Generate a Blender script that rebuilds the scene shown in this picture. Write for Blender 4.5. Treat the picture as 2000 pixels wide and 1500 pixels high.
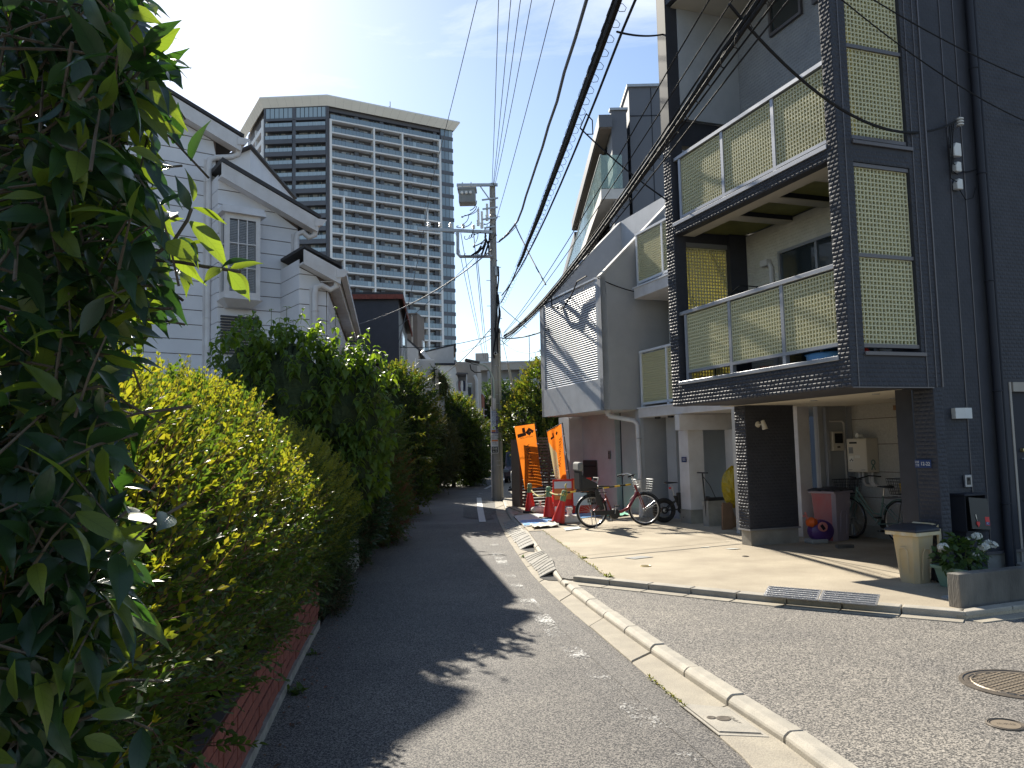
import bpy, math, random
import numpy as np
from mathutils import Vector, Matrix
for o in list(bpy.data.objects):
 bpy.data.objects.remove(o)
random.seed(11)
rng = np.random.default_rng(11)
SC = bpy.context.scene
COL = SC.collection
rad = math.radians
# ------------------------------------------------------------------ camera
CAM_H = 1.7
FPX = 1560.0
PITCH, ROLL = rad(4.73), math.atan(0.023)
_F = np.array([0, math.cos(PITCH), math.sin(PITCH)])
_U0 = np.array([0, -math.sin(PITCH), math.cos(PITCH)])
_R0 = np.array([1.0, 0, 0])
_R = math.cos(ROLL) * _R0 - math.sin(ROLL) * _U0
_U = math.cos(ROLL) * _U0 + math.sin(ROLL) * _R0
cam_data = bpy.data.cameras.new("camera")
cam = bpy.data.objects.new("camera", cam_data)
COL.objects.link(cam)
mw = Matrix.Identity(4)
for i in range(3):
 mw[i][0], mw[i][1], mw[i][2] = _R[i], _U[i], -_F[i]
mw[2][3] = CAM_H
cam.matrix_world = mw
cam_data.sensor_fit = 'HORIZONTAL'
cam_data.sensor_width = 36.0
cam_data.lens = FPX / 2000 * 36.0
cam_data.clip_start = 0.05
cam_data.clip_end = 2000
SC.camera = cam
# ------------------------------------------------------------------ sky, sun, exposure
SUN_HEAD, SUN_EL = -25.3, 34.5
sv = Vector((math.sin(rad(SUN_HEAD)) * math.cos(rad(SUN_EL)), math.cos(rad(SUN_HEAD)) * math.cos(rad(SUN_EL)), math.sin(rad(SUN_EL))))
world = bpy.data.worlds.new("World")
SC.world = world
world.use_nodes = True
wn, wlk = world.node_tree.nodes, world.node_tree.links
wn.clear()
w_out = wn.new("ShaderNodeOutputWorld")
w_bg = wn.new("ShaderNodeBackground")
w_sky = wn.new("ShaderNodeTexSky")
w_sky.sky_type = 'NISHITA'
w_sky.sun_disc = False
w_sky.sun_elevation = rad(SUN_EL)
w_sky.sun_rotation = rad(SUN_HEAD)
w_sky.altitude = 20
w_sky.air_density = 1.0
w_sky.dust_density = 0.35
w_sky.ozone_density = 1.6
w_bg.inputs["Strength"].default_value = 0.07
# thin cirrus: wisps stretched along the horizon, everywhere in the sky alike
w_tc = wn.new("ShaderNodeTexCoord")
w_map = wn.new("ShaderNodeMapping")
w_map.inputs["Scale"].default_value = (1.2, 1.2, 5.5)
w_map.inputs["Rotation"].default_value = (0.15, 0.25, 0.4)
w_noise = wn.new("ShaderNodeTexNoise")
w_noise.inputs["Scale"].default_value = 2.3
w_noise.inputs["Detail"].default_value = 9
w_noise.inputs["Roughness"].default_value = 0.62
w_noise.inputs["Distortion"].default_value = 0.6
w_ramp = wn.new("ShaderNodeValToRGB")
w_ramp.color_ramp.elements[0].position = 0.53
w_ramp.color_ramp.elements[0].color = (0, 0, 0, 1)
w_ramp.color_ramp.elements[1].position = 0.80
w_ramp.color_ramp.elements[1].color = (0.6, 0.6, 0.6, 1)
w_mix = wn.new("ShaderNodeMixRGB")
w_mix.inputs[2].default_value = (7.5, 7.8, 8.2, 1)
wlk.new(w_tc.outputs["Generated"], w_map.inputs["Vector"])
wlk.new(w_map.outputs[0], w_noise.inputs["Vector"])
wlk.new(w_noise.outputs["Fac"], w_ramp.inputs["Fac"])
wlk.new(w_ramp.outputs["Color"], w_mix.inputs[0])
wlk.new(w_sky.outputs[0], w_mix.inputs[1])
wlk.new(w_mix.outputs[0], w_bg.inputs["Color"])
wlk.new(w_bg.outputs[0], w_out.inputs["Surface"])
sun_d = bpy.data.lights.new("sun", 'SUN')
sun_d.energy = 4.4
sun_d.angle = rad(0.5)
sun_d.color = (1.0, 0.93, 0.80)
sun = bpy.data.objects.new("sun", sun_d)
sun.rotation_euler = sv.to_track_quat('Z', 'Y').to_euler()
sun.location = (0, 0, 60)
COL.objects.link(sun)
SC.view_settings.view_transform = 'Standard'
SC.view_settings.look = 'None'
SC.view_settings.gamma = 1.0
SC.view_settings.use_curve_mapping = False
SC.view_settings.exposure = 1.3
SC.render.engine = 'CYCLES'
SC.cycles.max_bounces = 8
SC.cycles.transparent_max_bounces = 12
SC.cycles.use_denoising = True
SC.cycles.caustics_reflective = False
SC.cycles.caustics_refractive = False
# ------------------------------------------------------------------ survey: a picture point on a known level or at a known distance
def _ray(x, y):
 return _F * FPX + _R * (x - 1000) + _U * (750 - y)
def G(x, y, z=0.0):
 d = _ray(x, y)
 t = (z - CAM_H) / d[2]
 return Vector((d[0] * t, d[1] * t, z))
def DP(x, y, Y):
 d = _ray(x, y)
 t = Y / d[1]
 return Vector((d[0] * t, Y, CAM_H + d[2] * t))
# ------------------------------------------------------------------ materials
def _nt(name):
 m = bpy.data.materials.new(name)
 m.use_nodes = True
 nt = m.node_tree
 return m, nt, nt.nodes["Principled BSDF"], nt.nodes["Material Output"]
def mat(name, c, rough=0.6, c2=None, scale=6.0, detail=6.0, bump=0.0, bscale=None, metal=0.0, spec=0.5, spread=(0.35, 0.65), stretch=None, coat=0.0, bdist=0.01, c3=None, scale3=60.0, amt3=0.5):
 m, nt, b, out = _nt(name)
 N, L = nt.nodes, nt.links
 b.inputs["Base Color"].default_value = (*c, 1)
 b.inputs["Roughness"].default_value = rough
 b.inputs["Metallic"].default_value = metal
 b.inputs["Specular IOR Level"].default_value = spec
 b.inputs["Coat Weight"].default_value = coat
 tc = N.new("ShaderNodeTexCoord")
 vec = tc.outputs["Object"]
 if stretch:
  mp = N.new("ShaderNodeMapping")
  mp.inputs["Scale"].default_value = stretch
  L.new(vec, mp.inputs["Vector"])
  vec = mp.outputs[0]
 colsock = None
 if c2 is not None:
  n = N.new("ShaderNodeTexNoise")
  n.inputs["Scale"].default_value = scale
  n.inputs["Detail"].default_value = detail
  n.inputs["Roughness"].default_value = 0.6
  L.new(vec, n.inputs["Vector"])
  r = N.new("ShaderNodeValToRGB")
  r.color_ramp.elements[0].position = spread[0]
  r.color_ramp.elements[1].position = spread[1]
  r.color_ramp.elements[0].color = (*c, 1)
  r.color_ramp.elements[1].color = (*c2, 1)
  L.new(n.outputs["Fac"], r.inputs["Fac"])
  colsock = r.outputs["Color"]
 if c3 is not None:
  n3 = N.new("ShaderNodeTexNoise")
  n3.inputs["Scale"].default_value = scale3
  n3.inputs["Detail"].default_value = 3
  L.new(tc.outputs["Object"], n3.inputs["Vector"])
  r3 = N.new("ShaderNodeValToRGB")
  r3.color_ramp.elements[0].position = 0.45
  r3.color_ramp.elements[1].position = 0.62
  r3.color_ramp.elements[0].color = (0, 0, 0, 1)
  r3.color_ramp.elements[1].color = (amt3, amt3, amt3, 1)
  L.new(n3.outputs["Fac"], r3.inputs["Fac"])
  mx = N.new("ShaderNodeMixRGB")
  if colsock is not None:
   L.new(colsock, mx.inputs[1])
  else:
   mx.inputs[1].default_value = (*c, 1)
  mx.inputs[2].default_value = (*c3, 1)
  L.new(r3.outputs["Color"], mx.inputs[0])
  colsock = mx.outputs[0]
 if colsock is not None:
  L.new(colsock, b.inputs["Base Color"])
 if bump:
  nb = N.new("ShaderNodeTexNoise")
  nb.inputs["Scale"].default_value = bscale or scale * 8
  nb.inputs["Detail"].default_value = 4
  L.new(vec, nb.inputs["Vector"])
  bp = N.new("ShaderNodeBump")
  bp.inputs["Strength"].default_value = bump
  bp.inputs["Distance"].default_value = bdist
  L.new(nb.outputs["Fac"], bp.inputs["Height"])
  L.new(bp.outputs[0], b.inputs["Normal"])
 return m
def asphalt(name, dark, light, big=0.7, spread=(0.40, 0.66), cell=150.0):
 m, nt, b, out = _nt(name)
 N, L = nt.nodes, nt.links
 tc = N.new("ShaderNodeTexCoord")
 v = N.new("ShaderNodeTexVoronoi")
 v.inputs["Scale"].default_value = cell
 L.new(tc.outputs["Object"], v.inputs["Vector"])
 sep = N.new("ShaderNodeSeparateColor")
 L.new(v.outputs["Color"], sep.inputs[0])
 n1 = N.new("ShaderNodeTexNoise")
 n1.inputs["Scale"].default_value = 70
 n1.inputs["Detail"].default_value = 3
 L.new(tc.outputs["Object"], n1.inputs["Vector"])
 add = N.new("ShaderNodeMath"); add.operation = 'MULTIPLY_ADD'
 add.inputs[1].default_value = 0.45
 mul = N.new("ShaderNodeMath"); mul.operation = 'MULTIPLY'
 mul.inputs[1].default_value = 0.55
 L.new(n1.outputs["Fac"], mul.inputs[0])
 L.new(sep.outputs[0], add.inputs[0])
 L.new(mul.outputs[0], add.inputs[2])
 r = N.new("ShaderNodeValToRGB")
 r.color_ramp.elements[0].position = spread[0]
 r.color_ramp.elements[1].position = spread[1]
 r.color_ramp.elements[0].color = (*dark, 1)
 r.color_ramp.elements[1].color = (*light, 1)
 L.new(add.outputs[0], r.inputs["Fac"])
 n2 = N.new("ShaderNodeTexNoise")
 n2.inputs["Scale"].default_value = big
 n2.inputs["Detail"].default_value = 7
 n2.inputs["Roughness"].default_value = 0.65
 L.new(tc.outputs["Object"], n2.inputs["Vector"])
 r2 = N.new("ShaderNodeValToRGB")
 r2.color_ramp.elements[0].position = 0.3
 r2.color_ramp.elements[1].position = 0.7
 r2.color_ramp.elements[0].color = (0.74, 0.74, 0.76, 1)
 r2.color_ramp.elements[1].color = (1.12, 1.10, 1.06, 1)
 L.new(n2.outputs["Fac"], r2.inputs["Fac"])
 mx = N.new("ShaderNodeMixRGB"); mx.blend_type = 'MULTIPLY'
 mx.inputs[0].default_value = 1.0
 L.new(r.outputs["Color"], mx.inputs[1])
 L.new(r2.outputs["Color"], mx.inputs[2])
 L.new(mx.outputs[0], b.inputs["Base Color"])
 b.inputs["Roughness"].default_value = 0.78
 b.inputs["Specular IOR Level"].default_value = 0.35
 bp = N.new("ShaderNodeBump")
 bp.inputs["Strength"].default_value = 0.55
 bp.inputs["Distance"].default_value = 0.006
 L.new(add.outputs[0], bp.inputs["Height"])
 L.new(bp.outputs[0], b.inputs["Normal"])
 return m
def leafmat(name, cols, trans=0.45, tcol=None, rough=0.38, veins=False, spec=0.45):
 """leaf blade: glossy skin over translucent flesh; colour differs from leaf to leaf"""
 m, nt, b, out = _nt(name)
 N, L = nt.nodes, nt.links
 geo = N.new("ShaderNodeNewGeometry")
 r = N.new("ShaderNodeValToRGB")
 els = r.color_ramp.elements
 els[0].position = 0.0
 els[1].position = 1.0
 els[0].color = (*cols[0], 1)
 els[1].color = (*cols[-1], 1)
 for i, c in enumerate(cols[1:-1]):
  e = els.new((i + 1) / (len(cols) - 1))
  e.color = (*c, 1)
 L.new(geo.outputs["Random Per Island"], r.inputs["Fac"])
 csock = r.outputs["Color"]
 b.inputs["Roughness"].default_value = rough
 b.inputs["Specular IOR Level"].default_value = spec
 tr = N.new("ShaderNodeBsdfTranslucent")
 mul = N.new("ShaderNodeMixRGB"); mul.blend_type = 'MULTIPLY'
 mul.inputs[0].default_value = 1.0
 mul.inputs[2].default_value = (*(tcol or (1.9, 2.1, 0.75)), 1)
 if veins:
  uv = N.new("ShaderNodeTexCoord")
  sp = N.new("ShaderNodeSeparateXYZ")
  L.new(uv.outputs["UV"], sp.inputs[0])
  # distance from the midrib, and side veins running forward from it
  d = N.new("ShaderNodeMath"); d.operation = 'SUBTRACT'; d.inputs[1].default_value = 0.5
  L.new(sp.outputs["X"], d.inputs[0])
  a = N.new("ShaderNodeMath"); a.operation = 'ABSOLUTE'
  L.new(d.outputs[0], a.inputs[0])
  mid = N.new("ShaderNodeMath"); mid.operation = 'LESS_THAN'; mid.inputs[1].default_value = 0.022
  L.new(a.outputs[0], mid.inputs[0])
  s = N.new("ShaderNodeMath"); s.operation = 'MULTIPLY_ADD'; s.inputs[1].default_value = -0.45
  L.new(a.outputs[0], s.inputs[0]); L.new(sp.outputs["Y"], s.inputs[2])
  k = N.new("ShaderNodeMath"); k.operation = 'MULTIPLY'; k.inputs[1].default_value = 9.0
  L.new(s.outputs[0], k.inputs[0])
  fr = N.new("ShaderNodeMath"); fr.operation = 'FRACT'
  L.new(k.outputs[0], fr.inputs[0])
  sv_ = N.new("ShaderNodeMath"); sv_.operation = 'LESS_THAN'; sv_.inputs[1].default_value = 0.10
  L.new(fr.outputs[0], sv_.inputs[0])
  mxv = N.new("ShaderNodeMath"); mxv.operation = 'MAXIMUM'
  L.new(mid.outputs[0], mxv.inputs[0]); L.new(sv_.outputs[0], mxv.inputs[1])
  sc_ = N.new("ShaderNodeMath"); sc_.operation = 'MULTIPLY'; sc_.inputs[1].default_value = 0.35
  L.new(mxv.outputs[0], sc_.inputs[0])
  dk = N.new("ShaderNodeMixRGB")
  dk.inputs[2].default_value = (cols[0][0] * 0.6, cols[0][1] * 0.62, cols[0][2] * 0.6, 1)
  L.new(sc_.outputs[0], dk.inputs[0])
  L.new(csock, dk.inputs[1])
  csock = dk.outputs[0]
  bp = N.new("ShaderNodeBump"); bp.inputs["Strength"].default_value = 0.4; bp.inputs["Distance"].default_value = 0.002
  bp.invert = True
  L.new(mxv.outputs[0], bp.inputs["Height"])
  L.new(bp.outputs[0], b.inputs["Normal"])
 L.new(csock, b.inputs["Base Color"])
 L.new(csock, mul.inputs[1])
 L.new(mul.outputs[0], tr.inputs["Color"])
 mix = N.new("ShaderNodeMixShader")
 mix.inputs[0].default_value = trans
 L.new(b.outputs[0], mix.inputs[1])
 L.new(tr.outputs[0], mix.inputs[2])
 L.new(mix.outputs[0], out.inputs["Surface"])
 return m
def cloth(name, c, trans=0.4, rough=0.8, c2=None, scale=5):
 m = mat(name, c, rough, c2=c2, scale=scale, spec=0.2)
 nt = m.node_tree
 N, L = nt.nodes, nt.links
 b, out = N["Principled BSDF"], N["Material Output"]
 tr = N.new("ShaderNodeBsdfTranslucent")
 tr.inputs["Color"].default_value = (*c, 1)
 if b.inputs["Base Color"].is_linked:
  L.new(b.inputs["Base Color"].links[0].from_socket, tr.inputs["Color"])
 mix = N.new("ShaderNodeMixShader"); mix.inputs[0].default_value = trans
 L.new(b.outputs[0], mix.inputs[1]); L.new(tr.outputs[0], mix.inputs[2])
 L.new(mix.outputs[0], out.inputs["Surface"])
 return m
def glassmat(name, tint=(0.02, 0.03, 0.035), rough=0.03, spec=0.9):
 m, nt, b, out = _nt(name)
 b.inputs["Base Color"].default_value = (*tint, 1)
 b.inputs["Roughness"].default_value = rough
 b.inputs["Specular IOR Level"].default_value = spec
 return m
def clearglass(name, tint=(0.75, 0.85, 0.82), mixf=0.45, rough=0.05, body=(0.4, 0.5, 0.48)):
 """thin glass: part see-through, part mirror and tint"""
 m, nt, b, out = _nt(name)
 N, L = nt.nodes, nt.links
 b.inputs["Base Color"].default_value = (*body, 1)
 b.inputs["Roughness"].default_value = rough
 b.inputs["Specular IOR Level"].default_value = 0.8
 t = N.new("ShaderNodeBsdfTransparent"); t.inputs[0].default_value = (*tint, 1)
 mix = N.new("ShaderNodeMixShader"); mix.inputs[0].default_value = mixf
 L.new(t.outputs[0], mix.inputs[1]); L.new(b.outputs[0], mix.inputs[2])
 L.new(mix.outputs[0], out.inputs["Surface"])
 return m
M = {}
M['asphalt'] = asphalt("asphalt", (0.030, 0.030, 0.033), (0.26, 0.24, 0.215))
M['asphalt_side'] = asphalt("asphalt_side_road", (0.06, 0.058, 0.056), (0.36, 0.33, 0.29), cell=130)
M['asphalt_smooth'] = asphalt("asphalt_smooth", (0.13, 0.125, 0.12), (0.22, 0.205, 0.19), cell=220)
M['asphalt_new'] = asphalt("asphalt_dark", (0.03, 0.03, 0.032), (0.20, 0.19, 0.175), cell=120)
M['soil'] = mat("soil", (0.07, 0.055, 0.04), 0.95, c2=(0.13, 0.11, 0.08), scale=9, bump=0.6)
M['concrete'] = mat("concrete_gutter", (0.40, 0.355, 0.275), 0.85, c2=(0.30, 0.265, 0.21), scale=3.5, bump=0.35, bscale=90, c3=(0.2, 0.18, 0.15), scale3=120, amt3=0.5)
M['kerb'] = mat("kerb_concrete", (0.43, 0.39, 0.32), 0.8, c2=(0.31, 0.285, 0.24), scale=5, bump=0.3, bscale=120, c3=(0.2, 0.19, 0.17), scale3=150, amt3=0.35)
M['drive'] = mat("driveway_concrete", (0.47, 0.405, 0.30), 0.85, c2=(0.30, 0.25, 0.18), scale=0.9, detail=12, bump=0.25, bscale=110, c3=(0.24, 0.205, 0.16), scale3=70, amt3=0.6)
M['conc_dark'] = mat("stained_concrete", (0.20, 0.185, 0.16), 0.9, c2=(0.09, 0.083, 0.073), scale=2.2, detail=9, bump=0.4, bscale=60, stretch=(1, 1, 0.35))
M['conc_plinth'] = mat("plinth_concrete", (0.36, 0.34, 0.30), 0.85, c2=(0.26, 0.245, 0.215), scale=4, bump=0.2)
M['navy'] = mat("charcoal_siding", (0.050, 0.052, 0.064), 0.6, c2=(0.040, 0.042, 0.052), scale=5, spec=0.3)
M['navy_plain'] = mat("charcoal_panel", (0.040, 0.042, 0.055), 0.55, c2=(0.032, 0.034, 0.045), scale=4)
M['navy_trim'] = mat("charcoal_trim", (0.028, 0.03, 0.04), 0.6, spec=0.25)
M['soffit'] = mat("cream_soffit", (0.62, 0.58, 0.50), 0.7, c2=(0.56, 0.52, 0.45), scale=2)
M['stucco'] = mat("pale_stucco", (0.46, 0.45, 0.43), 0.9, c2=(0.38, 0.37, 0.355), scale=35, bump=0.5, bscale=90)
M['alu'] = mat("grey_aluminium", (0.34, 0.35, 0.38), 0.38, metal=0.5)
M['alu_brown'] = mat("bronze_aluminium", (0.13, 0.12, 0.125), 0.45, metal=0.35)
M['alu_white'] = mat("white_aluminium", (0.66, 0.68, 0.72), 0.4)
M['whitebrick'] = mat("cream_brick_siding", (0.64, 0.61, 0.54), 0.75, c2=(0.57, 0.54, 0.47), scale=8)
M['grey_side'] = mat("grey_siding", (0.30, 0.31, 0.33), 0.7, c2=(0.26, 0.27, 0.29), scale=4)
M['lattice'] = cloth("frp_lattice", (0.76, 0.73, 0.50), trans=0.35, rough=0.45)
M['lattice_sheet'] = cloth("frp_sheet", (0.58, 0.54, 0.24), trans=0.6, rough=0.4, c2=(0.36, 0.34, 0.17), scale=1.5)
M['winglass'] = glassmat("window_glass", (0.03, 0.04, 0.045), 0.04)
M['winglass_pale'] = glassmat("pale_glass", (0.35, 0.38, 0.40), 0.12, 0.7)
M['greywall'] = mat("grey_render", (0.40, 0.405, 0.415), 0.75, c2=(0.355, 0.36, 0.375), scale=2.0, detail=8, bump=0.25, bscale=40)
M['greywall_lt'] = mat("grey_coating", (0.47, 0.49, 0.52), 0.6, c2=(0.40, 0.42, 0.45), scale=2.5, detail=8, bump=0.25, bscale=30)
M['louvre'] = mat("silver_louvre", (0.60, 0.62, 0.65), 0.35, metal=0.25)
M['whitehouse'] = mat("white_siding", (0.74, 0.735, 0.76), 0.7, c2=(0.67, 0.665, 0.69), scale=1.5, detail=8)
M['whitetrim'] = mat("white_trim", (0.70, 0.68, 0.68), 0.6, c2=(0.60, 0.57, 0.56), scale=3, detail=8)
M['rooftile'] = mat("roof_slate", (0.035, 0.035, 0.04), 0.7, c2=(0.055, 0.05, 0.05), scale=10)
M['white'] = mat("white_paint", (0.72, 0.72, 0.70), 0.6, c2=(0.64, 0.64, 0.62), scale=4)
M['offwhite'] = mat("offwhite_wall", (0.55, 0.54, 0.52), 0.8, c2=(0.49, 0.48, 0.46), scale=3)
M['beige'] = mat("beige_wall", (0.42, 0.38, 0.33), 0.8, c2=(0.37, 0.33, 0.285), scale=3)
M['brown'] = mat("brown_wall", (0.17, 0.135, 0.11), 0.8, c2=(0.145, 0.115, 0.095), scale=2)
M['brick'] = mat("red_brick", (0.26, 0.075, 0.05), 0.85, c2=(0.17, 0.05, 0.036), scale=14, bump=0.4, bscale=70)
M['brick2'] = mat("orange_brick", (0.33, 0.12, 0.07), 0.85, c2=(0.25, 0.09, 0.055), scale=10, bump=0.3)
M['whitetile'] = mat("white_tile", (0.50, 0.48, 0.45), 0.7, c2=(0.40, 0.38, 0.35), scale=9)
M['mortar'] = mat("mortar", (0.12, 0.09, 0.08), 0.95)
M['mortar_pale'] = mat("mortar_pale", (0.34, 0.31, 0.27), 0.95, c2=(0.22, 0.2, 0.17), scale=10, bump=0.7, bscale=40)
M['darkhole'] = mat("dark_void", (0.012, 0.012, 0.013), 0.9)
M['black'] = mat("black_plastic", (0.018, 0.018, 0.02), 0.45)
M['rubber'] = mat("tyre_rubber", (0.016, 0.016, 0.017), 0.7)
M['steel'] = mat("bright_steel", (0.55, 0.55, 0.56), 0.28, metal=0.9)
M['galv'] = mat("galvanised_steel", (0.42, 0.43, 0.44), 0.45, metal=0.6, c2=(0.33, 0.34, 0.35), scale=20)
M['pole'] = mat("pole_concrete", (0.30, 0.29, 0.275), 0.85, c2=(0.22, 0.212, 0.2), scale=5, bump=0.3, stretch=(1, 1, 0.2))
M['pole_pale'] = mat("conduit_pale", (0.40, 0.37, 0.31), 0.7)
M['cable'] = mat("cable_black", (0.016, 0.016, 0.018), 0.7, spec=0.2)
M['cable_grey'] = mat("cable_grey", (0.10, 0.105, 0.115), 0.6)
M['transformer'] = mat("transformer_grey", (0.28, 0.29, 0.29), 0.55, c2=(0.23, 0.24, 0.24), scale=6)
M['porcelain'] = mat("porcelain", (0.7, 0.69, 0.66), 0.25)
M['lampgreen'] = mat("pale_green_paint", (0.38, 0.45, 0.42), 0.5)
M['orange'] = cloth("flag_orange", (0.78, 0.22, 0.025), trans=0.5, c2=(0.70, 0.19, 0.02), scale=3)
M['flag_print'] = mat("flag_print", (0.055, 0.03, 0.02), 0.9)
M['khaki'] = cloth("flag_khaki", (0.45, 0.38, 0.22), trans=0.45)
M['flag_white'] = mat("flag_white_print", (0.8, 0.78, 0.7), 0.9)
M['cone_red'] = mat("cone_red", (0.72, 0.035, 0.025), 0.4, c2=(0.62, 0.03, 0.02), scale=6)
M['cone_green'] = mat("cap_green", (0.13, 0.28, 0.12), 0.6, c2=(0.24, 0.33, 0.2), scale=20)
M['yellow'] = mat("yellow_band", (0.70, 0.45, 0.03), 0.5)
M['blackband'] = mat("black_band", (0.02, 0.02, 0.02), 0.5)
M['ropeyel'] = mat("rope_yellow", (0.62, 0.52, 0.14), 0.8, c2=(0.10, 0.09, 0.05), scale=22, spread=(0.48, 0.52))
M['tarp_blue'] = mat("tarp_blue", (0.10, 0.30, 0.62), 0.5, c2=(0.14, 0.36, 0.68), scale=4, bump=0.4, bscale=9)
M['tarp_white'] = mat("tarp_pale", (0.60, 0.62, 0.60), 0.6, c2=(0.50, 0.54, 0.52), scale=4, bump=0.3, bscale=10)
M['tarp_green'] = mat("tarp_green", (0.18, 0.5, 0.36), 0.6)
M['bag'] = mat("sandbag_white", (0.66, 0.63, 0.56), 0.85, c2=(0.52, 0.49, 0.43), scale=8, bump=0.5, bscale=30)
M['bikered'] = mat("bike_red", (0.20, 0.012, 0.02), 0.28, metal=0.3, coat=0.6)
M['bikegreen'] = mat("bike_green", (0.13, 0.22, 0.20), 0.4, coat=0.3)
M['wire'] = mat("basket_wire", (0.04, 0.04, 0.045), 0.4, metal=0.5)
M['seatgrey'] = mat("child_seat_grey", (0.20, 0.195, 0.185), 0.7)
M['binyellow'] = mat("bin_cream", (0.60, 0.46, 0.24), 0.5, c2=(0.52, 0.44, 0.31), scale=4, detail=8, stretch=(1, 1, 0.5))
M['binrim'] = mat("bin_rim", (0.62, 0.47, 0.23), 0.5, c2=(0.68, 0.6, 0.45), scale=9)
M['binlid'] = mat("bin_lid", (0.025, 0.027, 0.035), 0.55)
M['pink'] = mat("faded_red_bin", (0.46, 0.13, 0.14), 0.55, c2=(0.42, 0.18, 0.19), scale=4)
M['pink_lilac'] = mat("faded_lilac_bin", (0.36, 0.31, 0.38), 0.55, c2=(0.42, 0.34, 0.38), scale=4)
M['purple'] = mat("purple_plastic", (0.09, 0.035, 0.17), 0.4)
M['toyorange'] = mat("orange_plastic", (0.75, 0.13, 0.02), 0.4)
M['toypink'] = mat("pink_plastic", (0.6, 0.22, 0.2), 0.5)
M['greyplastic'] = mat("grey_plastic", (0.35, 0.35, 0.34), 0.5)
M['planter'] = mat("planter_green", (0.16, 0.27, 0.20), 0.5, c2=(0.19, 0.30, 0.23), scale=5)
M['petal'] = cloth("white_petals", (0.78, 0.78, 0.72), trans=0.3)
M['heater'] = mat("heater_cream", (0.58, 0.53, 0.45), 0.45)
M['label'] = mat("paper_label", (0.66, 0.64, 0.58), 0.6)
M['ink'] = mat("ink_dark", (0.03, 0.03, 0.035), 0.7)
M['ink_blue'] = mat("ink_blue", (0.04, 0.07, 0.2), 0.7)
M['plate_blue'] = mat("plate_blue", (0.015, 0.04, 0.14), 0.4)
M['signwhite'] = mat("sign_white", (0.66, 0.67, 0.70), 0.5)
M['signpurple'] = mat("sign_purple", (0.08, 0.03, 0.16), 0.5)
M['signorange'] = mat("sign_orange", (0.72, 0.22, 0.05), 0.5)
M['redsticker'] = mat("red_sticker", (0.62, 0.03, 0.03), 0.5)
M['bagyellow'] = clearglass("yellow_bag", (0.9, 0.75, 0.1), 0.6, 0.35, (0.55, 0.42, 0.02))
M['cardboard'] = mat("cardboard", (0.24, 0.14, 0.08), 0.85, c2=(0.19, 0.11, 0.065), scale=6)
M['wood'] = mat("wood_edge", (0.16, 0.085, 0.045), 0.75, c2=(0.11, 0.055, 0.03), scale=12, stretch=(1, 1, 6))
M['fence'] = mat("brown_slat", (0.085, 0.065, 0.055), 0.55, c2=(0.07, 0.052, 0.045), scale=12)
M['iron'] = mat("cast_iron", (0.10, 0.085, 0.07), 0.55, metal=0.4, c2=(0.15, 0.125, 0.10), scale=30)
M['iron_hi'] = mat("worn_iron", (0.34, 0.28, 0.21), 0.45, metal=0.4)
M['rampgrey'] = mat("ramp_plate", (0.33, 0.315, 0.285), 0.8, c2=(0.24, 0.23, 0.205), scale=10, bump=0.4, bscale=60)
M['steelplate'] = mat("checker_plate", (0.50, 0.50, 0.51), 0.35, metal=0.75, c2=(0.40, 0.40, 0.41), scale=40, bump=0.5, bscale=120)
M['brass'] = mat("brass", (0.45, 0.36, 0.18), 0.35, metal=0.7)
M['bark'] = mat("bark", (0.11, 0.085, 0.06), 0.9, c2=(0.07, 0.055, 0.04), scale=20, bump=0.5, stretch=(1, 1, 0.3))
M['twig'] = mat("twig_red", (0.16, 0.065, 0.04), 0.8)
M['twig_grn'] = mat("twig_green", (0.10, 0.12, 0.04), 0.8)
M['tower_dark'] = mat("tower_charcoal", (0.115, 0.125, 0.15), 0.65, c2=(0.10, 0.108, 0.13), scale=0.3)
M['tower_white'] = mat("tower_white", (0.78, 0.78, 0.78), 0.65)
M['tower_cream'] = mat("tower_cream", (0.84, 0.81, 0.74), 0.7, c2=(0.80, 0.77, 0.70), scale=0.2)
M['tower_glass'] = glassmat("tower_glass", (0.10, 0.14, 0.17), 0.06, 0.9)
M['tower_panel'] = glassmat("balcony_glass", (0.20, 0.265, 0.315), 0.10, 0.9)
M['tower_panel_blue'] = glassmat("balcony_glass_pale", (0.34, 0.43, 0.49), 0.12, 0.8)
M['tower_void'] = mat("tower_recess", (0.105, 0.105, 0.12), 0.8)
M['apt_panel'] = mat("apartment_grey", (0.33, 0.33, 0.33), 0.8, c2=(0.29, 0.29, 0.29), scale=1)
M['car_mauve'] = mat("car_mauve", (0.16, 0.11, 0.12), 0.3, metal=0.4, coat=0.8)
M['car_white'] = mat("car_white", (0.6, 0.6, 0.6), 0.3, coat=0.8)
M['laundry'] = cloth("laundry_cloth", (0.35, 0.22, 0.2), 0.3)
M['laundry_blue'] = cloth("laundry_blue_cloth", (0.04, 0.05, 0.10), 0.3)
M['glassgreen'] = clearglass("balustrade_glass", (0.86, 0.95, 0.92), 0.38, 0.04, (0.42, 0.52, 0.50))
M['paint'] = mat("road_paint", (0.72, 0.71, 0.68), 0.75, c2=(0.55, 0.54, 0.51), scale=18, bump=0.3)
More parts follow.
